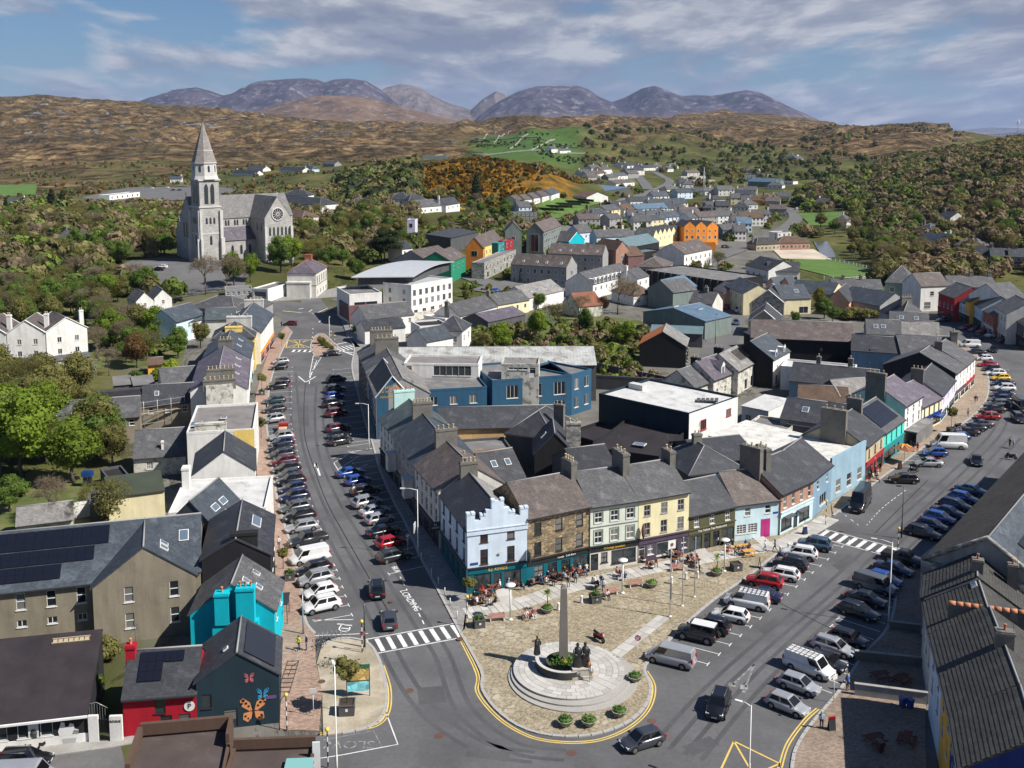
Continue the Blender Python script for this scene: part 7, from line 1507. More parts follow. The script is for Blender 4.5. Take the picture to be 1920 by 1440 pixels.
for k,(x,y,a)in enumerate(TB):
 t=picnic((x,y),a,WOODR,'reddish picnic table '+WHERE[k],'picnic tables outside the pubs');g=G(x,y);c,s=cos(RAD(a)),sin(RAD(a))
 for j,(u,v)in enumerate(((-.45,-.69),(.45,-.69),(-.4,.69),(.45,.69))):
  if(k*3+j)%7==6:continue
  w_=(g.x+c*u-s*v,g.y+s*u+c*v);tp=cols[(k*5+j*3)%12]
  person('sit',None,a+(90 if v<0 else-90)+random.uniform(-20,20),tp,['denim','black','bare','grey'][(k+j)%4],f"person in {tp}, {['near left', 'near right', 'far left', 'far right'][j]} seat, table {WHERE[k]}",'drinkers at the picnic tables',world=w_)
yt=[(1395,1033,12),(1404,1043,12)]
for k,(x,y,a)in enumerate(yt):
 picnic((x,y),a,WOODY,['bright yellow picnic table nearer the ice blue house','bright yellow picnic table nearer the road'][k]);g=G(x,y);c,s=cos(RAD(a)),sin(RAD(a))
 for u,v,tp in((.5,.69,'blue'),(.45,-.69,'brown'))if k==0 else((-.6,.69,'blue'),):person('sit',None,a+(90 if v<0 else-90),tp,'denim',f"person in {tp} at the {['rear', 'front'][k]} yellow picnic table",world=(g.x+c*u-s*v,g.y+s*u+c*v))
for k,(x,y,a,t)in enumerate([(1340,1015,30,'black'),(1346,1022,200,'white'),(1352,1012,120,'black'),(1358,1025,60,'pink'),(1362,1016,-60,'brown'),(1367,1036,40,'white'),(1374,1030,120,'navy'),(1378,1042,-90,'beige'),(1366,1044,160,'red'),(1230,1042,20,'black'),(1238,1046,140,'white'),(1246,1044,-30,'blue'),(1252,1050,80,'grey'),(1222,1048,60,'navy'),(1270,1066,0,'pale blue'),(1276,1064,180,'brown')]):
 person('sit',(x,y),a,t,['denim','black','bare'][k%3],f"person in {t} seated outside the {'olive restaurant' if k < 9 else 'purple shop'}, {ORD[k if k < 9 else k - 9]} from its {'left' if True else ''} end",'diners at the restaurant tables')
for k,(x,y,a,t)in enumerate([(1109,1103,0,'grey'),(1116,1098,120,'white'),(1122,1108,200,'black'),(1131,1112,60,'white'),(1127,1096,-90,'navy'),(1155,1082,30,'pink'),(1163,1088,200,'navy'),(1172,1092,100,'denim')]):
 person('stand' if k==3 else 'sit',(x,y),a,t,'denim',f"person in {t} {'standing' if k == 3 else 'seated'} in the group outside the mint jewellers, {ORD[k]} from the left",'group outside the jewellers')
for k,(x,y,a,t)in enumerate([(1630,905,60,'black'),(1637,900,160,'white'),(1641,893,20,'red'),(1646,898,200,'white'),(1633,893,90,'maroon' if False else 'red'),(1650,886,40,'black'),(1643,905,-20,'grey'),(1707,845,100,'black'),(1712,848,40,'navy')]):
 person('sit' if k in(1,3,6)else 'stand',(x,y),a,t,'black',f"person in {t} drinking outside the {'red pub' if k < 7 else 'aqua shop'}, {ORD[k if k < 7 else k - 7]} from the left",'drinkers outside the red pub' if k<7 else None,dz=.1)
crowd=[(1015,1086),(1024,1100),(1033,1083),(1042,1099),(1051,1078),(1058,1092),(1069,1088),(1076,1073),(1080,1092),(1094,1080),(1098,1066),(1071,1066),(1029,1090),(1064,1099),(1088,1064),(917,1141),(930,1138),(938,1104),(967,1094),(976,1109)]
for k,(x,y)in enumerate(crowd):
 tp=['black','white','navy','black','grey','white','black','brown','pale blue','black'][k%10]
 person('stand' if k in(0,6,11,17)else 'sit',(x,y),(k*77)%360,tp,['black','denim','bare','navy'][k%4],f"person in {tp} in the pub crowd, {ORD[k if k < 15 else k - 15]} of those {'behind the obelisk' if k < 15 else 'by the corner pub door'}",'pub crowd on the square')
def barrel(px,label):
 t=thing('barrel_table',label,'barrel table',P(px));b=MB();b.lathe([(.27,0),(.34,.3),(.35,.45),(.34,.6),(.27,.9)],12);b.build('barrel',paint('barrel_black',(.02,.02,.02),rough=.6,coat=0),t)
 b=MB();b.lathe([(.355,.36),(.36,.45),(.355,.54)],12,cap=(False,False));b.build('hoop',STEELW,t);b=MB();b.lathe([(.3,.9),(.3,.94)],12);b.build('top',WOODR,t)
barrel((1206,1056),'barrel table with white band nearest the purple shop');barrel((1221,1068),'barrel table with white band between two stools');barrel((1262,1062),'barrel table with white band behind the first flagpole')
for k,(x,y)in enumerate(((1213,1070),(1230,1066))):
 t=thing('bar_stool',['brown stool left of the middle barrel table','brown stool right of the middle barrel table'][k],'stool',P((x,y)));b=MB();b.box(-.2,.2,-.2,.2,.68,.74);b.build('seat',WOODR,t);b=MB();b.box(-.19,.19,.16,.2,.74,1.1);b.build('backrest',WOODR,t)
 for u in(-.17,.17):
  for v in(-.17,.17):b=MB();b.box(u-.02,u+.02,v-.02,v+.02,0,.68);b.build('leg',WOODR,t)
for k,(x,y)in enumerate(((1347,1018),(1362,1022),(1372,1036),(1236,1044),(1118,1104),(1163,1084))):
 t=thing('cafe_table','small round cafe table '+['at the olive restaurant door','outside the open white doors','behind the disc lamp by the yellow tables','before the purple shop window','among the group before the mint shopfront','near the white lamp outside the jewellers'][k],'table',P((x,y)));b=MB();b.lathe([(.4,.72),(.4,.76)],12);b.build('table_top',WOODY if k<3 else WOODR,t);b=MB();b.lathe([(.22,0),(.04,.06),(.035,.72)],8);b.build('leg',STEELB,t)
def bench(px,ang,label):
 t=thing('bench',label,'bench',P(px),RAD(ang));s1=MB();s1.box(-.95,.95,-.05,.05,0,.035);sm=s1.mesh('slat',WOODP)
 for k in range(4):link('slat',sm,t,(0,-.2+k*.125,.45))
 for k in range(3):
  o=link('slat',sm,t,(0,.27+k*.03,.56+k*.13));o.rotation_euler=(RAD(75),0,0)
 for x in(-.8,.8):
  b=MB();b.box(x-.05,x+.05,-.24,.3,0,.45);b.tube([(x,.24,.4),(x,.36,.92)],.035,4);b.build('leg',STEELW,t)
bench((932,1166),12,'pinkish slatted bench between the square planter and the white lamp');bench((993,1160),20,'slatted bench with two people in front of the pub terrace');bench((1145,1118),28,'slatted bench right of the square planter with one person');bench((1192,1102),15,'slatted bench right of the second white lamp')
bench((1270,1072),15,'slatted bench behind the flagpoles')
SOIL=mk('leafy_fill',(.05,.10,.02),big=.4,fine=.4)
def leaf_tuft(b,n,r,z0,z1,l=.3,cx=0,cy=0):
 for _ in range(n):
  a,q=random.uniform(0,2*pi),r*math.sqrt(random.random());z=random.uniform(z0,z1)*(1-.5*(q/r)**2);x,y=cx+q*cos(a),cy+q*sin(a);d=random.uniform(0,2*pi);e=random.uniform(.2,1.2);u=Vector((cos(d),sin(d),0));v=Vector((-sin(d)*cos(e),cos(d)*cos(e),sin(e)));p=Vector((x,y,z));w=l*.35
  b.face([p-u*w*.5,p+u*w*.5,p+u*w*.3+v*l,p-u*w*.3+v*l],0)
PLANTG=mk('planter_leaves',(.075,.15,.028),big=.35,fine=.2,rnd=.2);PLANTY=mk('yellow_flowers',(.65,.42,.03),big=.2)
def bowl(px,label,s=1.0,tree=False):
 t=thing('bowl_planter',label,'planter',P(px));b=MB();b.lathe([(.42*s,0),(.50*s,.08),(.82*s,.55),(.86*s,.62),(.74*s,.62),(.70*s,.5)],8,smooth=False,cap=(True,False));b.build('bowl',mk('planter_stone',(.27,.25,.22),big=.2),t)
 b=MB();b.lathe([(.74*s,.52),(.5*s,.75),(.01,.85)],10);leaf_tuft(b,160,.72*s,.55,.95,.3);b.build('foliage',PLANTG,t)
 b=MB();leaf_tuft(b,14,.6*s,.85,1.0,.16);b.build('flowers',PLANTY,t)
 if tree:palm(t,.7,1.7)
def palm(t,z,h):
 b=MB();b.tube([(0,0,z-.3),(.05,0,z+h*.6),(0,.05,z+h)],[.07,.06,.05],6);b.build('trunk',mk('palm_trunk',(.16,.11,.06)),t);b=MB()
 for k in range(46):
  a=random.uniform(0,2*pi);e=random.uniform(-.3,1.3);l=random.uniform(.6,.95);d=Vector((cos(a)*cos(e),sin(a)*cos(e),sin(e)));n=Vector((-sin(a),cos(a),0))*.05;p=Vector((0,0,z+h));q=p+d*l*.6;r_=p+d*l-Vector((0,0,.25*l))
  b.face([p-n,p+n,q+n,q-n]);b.face([q-n,q+n,r_])
 b.build('fronds',mk('palm_fronds',(.17,.22,.05),big=.3,rnd=.1),t)
bowl((1060,1362),'bowl planter left of the two in front of the monument steps');bowl((1104,1362),'bowl planter right of the two in front of the monument steps');bowl((1161,1344),'bowl planter at the right foot of the monument steps');bowl((1190,1279),'bowl planter near the silver van');bowl((1026,1150),'bowl planter with a small palm behind the bench couple',1.0,True);bowl((1222,1102),'bowl planter right of the slatted bench');bowl((1344,1080),'bowl planter with a yellow palm near the disc lamp',1.0,True)
def square_planter(px,label,s=.62,h=.95,grow='tuft',ang=15):
 t=thing('square_planter',label,'planter',P(px),RAD(ang));b=MB();b.box(-s,s,-s,s,0,h,0,None,'t');b.box(-s-.05,s+.05,-s-.05,-s+.08,h-.06,h+.02);b.box(-s-.05,s+.05,s-.08,s+.05,h-.06,h+.02);b.box(-s-.05,-s+.08,-s+.08,s-.08,h-.06,h+.021);b.box(s-.08,s+.05,-s+.08,s-.08,h-.06,h+.021);b.build('box',mk('planter_box',(.085,.083,.085),big=.2),t)
 b=MB();b.face([(-s,-s,h-.1),(s,-s,h-.1),(s,s,h-.1),(-s,s,h-.1)]);b.build('soil',mk('soil',(.05,.04,.03)),t)
 if grow=='tuft':b=MB();leaf_tuft(b,170,s,h-.1,h+.35,.35);b.build('foliage',PLANTG,t)
 b=MB();b.box(-.12,.12,-s-.012,-s,h*.45,h*.7);b.build('crest',STEELW,t);return t
square_planter((898,1176),'square grey planter at the left end of the square by the zebra crossing');square_planter((1116,1130),'square grey planter beside the bench near the obelisk tip');square_planter((1380,1070),'empty square grey planter near the parked black SUV',grow='');sp_=square_planter((651,1338),'square planter holding a slim olive tree on the planted island',.75,1.1,'',5)
square_planter((543,1088),'square grey planter beside the black estate on the left pavement');square_planter((491,741),'square grey planter below the young tree on the left pavement');square_planter((1783,812),'dark square planter holding a young tree on the main street',grow='')
def pole(name,label,cat,px,parts,dz=.13,ang=0):
 t=thing(name,label,cat,P(px,dz),RAD(ang))
 for nm,f,m in parts:b=MB();f(b);b.build(nm,m,t)
 return t
for px,l in(((957,1164),'white disc topped lamp between two benches in front of the teal pub'),((1167,1114),'white disc topped lamp outside the mint jewellers'),((1358,1073),'white disc topped lamp beside the yellow picnic tables')):
 pole('disc_lamp',l,'lamp',px,[('base',lambda b:b.lathe([(.28,0),(.25,.12),(.12,.2)],12),STEELW),('post',lambda b:b.lathe([(.1,.15),(.1,4.1)],10),STEELW),('lamp_disc',lambda b:b.lathe([(.12,4.05),(.5,4.2),(.62,4.28),(.62,4.36),(.1,4.42)],18),STEELW)])
for px,l,h in(((1256,1158),'white flagpole nearest the monument',8.2),((1279,1138),'middle white flagpole of the group of three',8.6),((1302,1121),'white flagpole nearest the parked cars',7.6)):
 pole('flagpole',l,'flagpole',px,[('base',lambda b:b.lathe([(.22,0),(.2,.1),(.08,.14)],10),STEELW),('pole',lambda b,h=h:b.lathe([(.075,.1),(.045,h),(.06,h+.05),(.02,h+.12)],8),STEELW)]+([('furled_flag',lambda b:b.loft([[(.06,-.12,z),(.14,0,z),(.06,.12,z),(.0,0,z)]for z in(2.2,2.8,3.6,4.3)],0,True),TRIM_BL)]if h==8.2 else[]))
for k,(x,y)in enumerate(((1090,1132),(1047,1146),(1259,1096),(1286,1088),(1308,1086),(1463,1038),(1478,1032))):
 pole('white_bollard','short white bollard '+['left of the square planter','hidden beside the palm bowl planter','between the bowl planter and the flagpoles','behind the middle flagpole','by the rearmost flagpole','at the nose of the white SUV','near the sandwich board'][k],'bollard',(x,y),[('post',lambda b:b.lathe([(.2,0),(.18,.15),(.17,.8),(.2,.86),(.12,.95)],10),STEELW)])
for k,(x,y)in enumerate(((790,1050),(809,1081),(822,1097),(834,1117),(844,1137),(857,1162))):
 pole('slim_bollard',f"slim white bollard on the shaded kerb, {ORD[5-k]} from the zebra crossing",'bollard',(x,y),[('post',lambda b:b.lathe([(.07,0),(.07,.9),(.03,.96)],8),STEELW)])
def street_lamp(px,ang,h,label,mat=STEELW,arm=1.8,board=None):
 t=pole('street_lamp',label,'street lamp',px,[('post',lambda b:b.lathe([(.11,0),(.10,2.2),(.065,2.3),(.05,h)],8),mat),('arm',lambda b:b.tube([(0,0,h-.1),(arm*.6,0,h+.12),(arm,0,h+.1)],.035,6),mat),('lamp_head',lambda b:b.box(arm-.1,arm+.55,-.12,.12,h+.02,h+.14),mat)],ang=ang)
 if board:
  b=MB();b.box(-.12+board[1],board[1]+.0,-.55,.55,board[0],board[0]+1.3);b.build('board',STEELW,t)
street_lamp((1666,1173),155,10,'tall white street lamp standing before the tiled roofs on the right');street_lamp((784,1045),175,9.4,'tall white street lamp with a banner on the shaded left pavement',board=(3.4,.5));street_lamp((692,845),175,8.5,'white street lamp behind the shaded bays by the green slate house');street_lamp((632,1462),110,10.5,'tall white lamp post rising from the bottom edge by the planted island',arm=.4)
street_lamp((1690,1010),175,7.5,'dark street lamp on striped pole at the right zebra crossing',STEELB,.5);street_lamp((569,1190),100,4.6,'thin grey lamp post by the disabled parking bay',GALV,.3);street_lamp((1404,1478),150,7.6,'white street lamp head at the bottom edge by the yellow box',STEELW,.9);street_lamp((684,1215),20,5.2,'dark lamp post with sign by the left end of the zebra',STEELB,.2)
street_lamp((618,640),90,6.5,'white lamp post on the traffic island',STEELW,.6);street_lamp((655,617),90,9,'dark telegraph pole at the corner below the modern hotel',STEELB,.1);street_lamp((1341,645),40,8,'wooden pole on the narrow lane',STEELB,.1)
def beacon(px,label,h=3.4):
 def st(b):
  for k in range(7):b.lathe([(.06,k*h/7),(.06,(k+1)*h/7)],8,m=k%2,cap=(k==0,k==6))
 t=thing('crossing_beacon',label,'beacon',P(px));b=MB();st(b);b.build('striped_pole',[STEELB,STEELW],t);b=MB();b.lathe([(.02,h),(.17,h+.08),(.2,h+.2),(.15,h+.33),(.02,h+.4)],10);b.build('globe',mk('amber_globe',(.75,.55,.08),rough=.4,bump=0),t)
beacon((538,1371),'belisha beacon on the pavement below the navy gable');beacon((876,1176),'belisha beacon at the right end of the left zebra');beacon((679,1225),'belisha beacon at the left end of the left zebra');beacon((1548,985),'belisha beacon by the steel blue shop');beacon((615,1440),'belisha beacon cut by the bottom edge');beacon((1683,1040),'belisha beacon on the shaded side of the right zebra')
for k,(x,y)in enumerate(((586,662),(587,645),(621,650),(628,658),(660,638))):beacon((x,y),f"small belisha beacon at the top junction, {ORD[k]} from the left",3.8)
def sign(px,label,shape='round',col=STEELW,h=2.4,ang=0):
 t=thing('road_sign',label,'sign',P(px),RAD(ang));b=MB();b.tube([(0,0,0),(0,0,h)],.035,6);b.build('post',STEELW if h>2.2 else STEELB,t);b=MB()
 if shape=='round':b.lathe([(.32,0),(.32,.03)],14,M=Matrix.Translation((0,-.05,h))@Matrix.Rotation(RAD(90),4,'X'))
 else:b.box(-.32,.32,-.08,-.04,h-.4,h+.1)
 f=b.build('plate',STEELW,t);
 if shape=='round':
  b=MB();b.lathe([(.33,0),(.33,.05),(.25,.055),(.25,0)],14,M=Matrix.Translation((0,-.07,h))@Matrix.Rotation(RAD(90),4,'X'),cap=(False,False));b.box(-.03,.03,-.30,.30,.04,.055,0,Matrix.Translation((0,-.07,h))@Matrix.Rotation(RAD(90),4,'X')@Matrix.Rotation(RAD(45),4,'Z'));b.build('red_ring',CPM['red'],f)
sign((1195,1245),'round white sign on a white post beside the silver van','round',h=2.9);sign((681,1222),'round no turn sign at the left end of the zebra','round',h=2.0,ang=-5);sign((1321,1104),'small white information post near the rear flagpole','sq',h=2.6);sign((765,1040),'round sign with plate on the shaded pavement','round',h=2.6);sign((1563,1318),'thin signpost behind the silver hatchbacks','sq',h=2.8,ang=30);sign((588,1345),'slim grey post on the planted island','sq',h=2.8)
ib=thing('information_board','tourist map board with yellow and turquoise panels on the planted island','information board',P((672,1308)),RAD(8))
for x in(-1.15,1.15):b=MB();b.tube([(x,0,0),(x,0,3.4)],.05,6);b.build('post',STEELB,ib)
b=MB();b.box(-1.1,1.1,-.05,.05,1.75,2.95);b.build('upper_panel',mk('map_yellow',(.70,.48,.16),pat='stone',tile=(.8,.6),big=.1),ib);b=MB();b.box(-1.1,1.1,-.055,.055,.6,1.65);b.build('lower_panel',mk('map_turquoise',(.20,.60,.68),pat='stone',tile=(.9,.5),pcol=(.25,.62,.70),big=.2),ib);b=MB();b.box(-1.2,1.2,-.06,.06,3.0,3.4);b.build('header',mk('map_green',(.03,.14,.07)),ib);b=MB();b.box(-1.14,1.14,-.06,.06,1.65,1.75);b.build('frame',STEELB,ib)
def sandwich(px,ang,col,cap,label):
 t=thing('sandwich_board',label,'sandwich board',P(px),RAD(ang))
 for s_ in(-1,1):
  o=MB();o.box(-.35,.35,-.02,.02,0,1.15);q=o.build('board',col,t,(0,s_*.22,0));q.rotation_euler=(RAD(s_*11),0,0)
 b=MB();b.box(-.35,.35,-.07,.07,1.12,1.3);b.build('header',cap,t)
sandwich((1559,1370),10,TRIM_D,CPM['red'],'black sandwich board with orange header on the brown pavement');sandwich((1509,1003),25,paint('navy_board',(.01,.02,.07)),STEELW,'dark blue sandwich board by the right zebra crossing');sandwich((1687,880),20,paint('brown_board',(.07,.025,.015)),TRIM_D,'brown board under the patterned parasol');sandwich((1424,1066),75,TRIM_D,TRIM_D,'slim dark monolith sign by the noses of the parked cars')
ps_=thing('parasol','square brown parasol with orange swirl pattern over the main street pavement','parasol',P((1695,868)),RAD(40));b=MB();b.tube([(0,0,0),(0,0,3.0)],.04,6);b.build('pole',GALV,ps_)
b=MB()
for k in range(4):a0,a1=pi/4+k*pi/2,pi/4+(k+1)*pi/2;b.face([(2.3*cos(a0),2.3*sin(a0),2.5),(2.3*cos(a1),2.3*sin(a1),2.5),(0,0,3.2)])
b.build('canopy',mk('parasol_cloth',(.24,.10,.06)),ps_);b=MB()
for a0,l,w in((.3,1.5,.16),(.9,1.3,.16),(1.5,1.4,.2),(-.5,1.3,.2),(-1.4,1.4,.16),(2.6,1.3,.16),(3.6,1.4,.16)):
 pts=[Vector((r_*cos(a0+.5*r_),r_*sin(a0+.5*r_),3.23-.42*r_))for r_ in(0.1,.5,.9,l)];b.tube(pts,[w*.5,w,w,.03],4)
b.build('swirl_pattern',TXT['orange'],ps_)
for k,(x,y,a)in enumerate(((598,1205,0),(606,1203,0),(614,1201,0),(622,1200,0),(630,1199,0),(640,1198,0),(650,1197,0))):
 pole('bike_stand',f"steel hoop bike stand on the planted island, {ORD[k]} from the left",'bike stand',(x,y),[('hoop',lambda b:b.tube([(0,-.35,0),(0,-.35,.7),(0,-.2,.85),(0,.2,.85),(0,.35,.7),(0,.35,0)],.03,6),GALV)])
def bicycle(px,ang,label):
 t=thing('bicycle',label,'bicycle',P(px),RAD(ang))
 for x in(-.52,.52):b=MB();b.tube([(x+.33*cos(k*pi/7),0,.34+.33*sin(k*pi/7))for k in range(15)],.022,5);b.build('wheel',TYRE,t)
 b=MB();b.tube([(-.52,0,.34),(-.1,0,.85),(.38,0,.82),(.52,0,.34)],.022,5);b.tube([(-.15,0,.34),(.38,0,.8)],.022,5);b.tube([(.36,-.25,.98),(.36,.25,.98)],.015,5);b.build('frame',CPM['steel blue'],t);b=MB();b.box(-.25,.02,-.07,.07,.9,.96);b.build('saddle',TYRE,t)
bicycle((599,1216),80,'parked bicycle nearest the kerb at the bike stands');bicycle((608,1213),80,'parked bicycle right of the first at the bike stands');bicycle((612,1250),30,'pale bicycle leaning by the slim olive tree');bicycle((621,1252),30,'dark bicycle by the slim olive tree')
pm=thing('parking_meter','grey parking ticket machine on the left pavement near the silver SUV','parking meter',P((487,800)));b=MB();b.box(-.2,.2,-.18,.18,0,1.7);b.build('body',GALV,pm);b=MB();b.box(-.25,.25,-.22,.22,1.7,1.8);b.build('hood',TRIM_BL,pm)
bs=thing('pergola_frame','black steel frame canopy fixed beside the navy gable wall','canopy',P((545,1345)),RAD(93));
for k in range(8):b=MB();b.box(k*.85,k*.85+.06,-.0,1.2,2.5,2.56);b.build('bar',STEELB,bs)
for y in(0,1.15):b=MB();b.box(0,6,y,y+.06,2.56,2.62);b.build('rail',STEELB,bs)
for x in(0,5.9):b=MB();b.tube([(x,1.2,.9),(x,.75,2.0),(x,.05,2.5)],.04,5);b.build('bracket',STEELB,bs)
shl=thing('bus_shelter','dark glazed shelter on the left pavement by the turquoise house','bus shelter',P((533,1160)),RAD(98));b=MB();b.box(-1.6,1.6,-.6,.8,2.3,2.4);b.build('roof',TRIM_D,shl);b=MB();b.box(-1.6,1.6,.7,.74,.3,2.3);b.build('glass_back',glassy('shelter_glass',(.05,.07,.08),.06),shl)
for x in(-1.5,1.5):b=MB();b.box(x-.05,x+.05,-.5,-.42,0,2.3);b.build('post',TRIM_D,shl)
gwl=thing('gate_wall','white painted wall with black iron gate between mural house and red house','wall',G(168,1392),RAD(4));b=MB();b.box(0,.9,-.15,.15,-.3,2.7);b.box(1.95,3.1,-.15,.15,-.3,2.6);b.build('wall',R['white'],gwl);b=MB()
for k in range(8):b.box(.95+k*.13,.98+k*.13,-.02,.02,.05,2.3)
b.box(.92,1.95,-.025,.025,.9,.98);b.box(.92,1.95,-.025,.025,2.2,2.28);b.build('gate',STEELB,gwl);text_obj('lettering','ROGUE',.3,TXT['black'],gwl,Matrix.Translation((2.5,-.17,2.1))@UPR)
b=MB();b.tube([(-1.6,1.2,2.6),(-.8,1.2,3.1),(.4,1.2,3.3),(1.4,1.2,2.7)],.03,5)
for k in range(12):b.box(-1.5+k*.24,-1.47+k*.24,1.19,1.22,1.5,2.7+.5*sin(pi*k/11))
b.build('railing',GALV,gwl)
sca=thing('scaffolding','steel tube scaffolding along the slate roofed terrace','scaffolding',(0,0,0));a_,b_=G(107,838),G(345,800);d=(b_-a_).to_2d();n=Vector((d.y,-d.x)).normalized()*.9
for k in range(10):
 q=a_.to_2d()+d*(k/9)+n;b=MB();b.tube([(q.x,q.y,0),(q.x,q.y,6.4)],.05,5);b.build('standard',GALV,sca)
for z in(2.0,4.0,5.2,6.2):
 b=MB();p,q=a_.to_2d()+n,b_.to_2d()+n;b.tube([(p.x,p.y,z),(q.x,q.y,z)],.045,5);b.build('ledger',GALV,sca)
b=MB();p,q=a_.to_2d()+n*.7,b_.to_2d()+n*.7
b.loft([[(p.x,p.y-.3,3.9),(p.x,p.y+.3,3.9),(p.x,p.y+.3,3.96),(p.x,p.y-.3,3.96)],[(q.x,q.y-.3,3.9),(q.x,q.y+.3,3.9),(q.x,q.y+.3,3.96),(q.x,q.y-.3,3.96)]],0,False);b.build('boards',mk('scaffold_boards',(.42,.36,.27)),sca)
def fence(name,label,px,h,mat,gap,rails,w=.1):
 t=thing(name,label,'fence');line=dense(pline(px,False),gap)
 for p in line:b=MB();b.box(p.x-w,p.x+w,p.y-w,p.y+w,float(T(p.x,p.y))-.3,float(T(p.x,p.y))+h);b.build('post',mat,t)
 for z in rails:
  b=MB()
  for p,q in zip(line[:-1],line[1:]):zp,zq=float(T(p.x,p.y))+z,float(T(q.x,q.y))+z;b.face([(p.x,p.y,zp-.09),(q.x,q.y,zq-.09),(q.x,q.y,zq+.09),(p.x,p.y,zp+.09)]);b.face([(p.x,p.y+.05,zp+.09),(q.x,q.y+.05,zq+.09),(q.x,q.y+.05,zq-.09),(p.x,p.y+.05,zp-.09)])
  b.build('rail',mat,t)
fence('white_rail_fence','white post and rail fence curving round the green by the river',[(1550,488),(1600,498),(1650,511),(1672,517),(1655,522),(1580,527),(1545,524)],1.5,STEELW,3.2,(.6,1.3),.14)
yp=thing('yard_fence','dark panelled fence with concrete posts along the yard','fence')
A_,B_=G(1118,700).to_2d(),G(1250,728).to_2d()
for k in range(6):
 p,q=A_.lerp(B_,k/6),A_.lerp(B_,(k+1)/6);m_=Matrix.Translation((p.x,p.y,0))@Matrix.Rotation(atan2((q-p).y,(q-p).x),4,'Z');b=MB();b.box(.1,(q-p).length-.1,-.05,.05,0,2.6,0,m_);b.build('panel',R['darkgrey'],yp);b=MB();b.box(-.1,.1,-.12,.12,0,2.8,0,m_);b.build('post',CONC,yp)
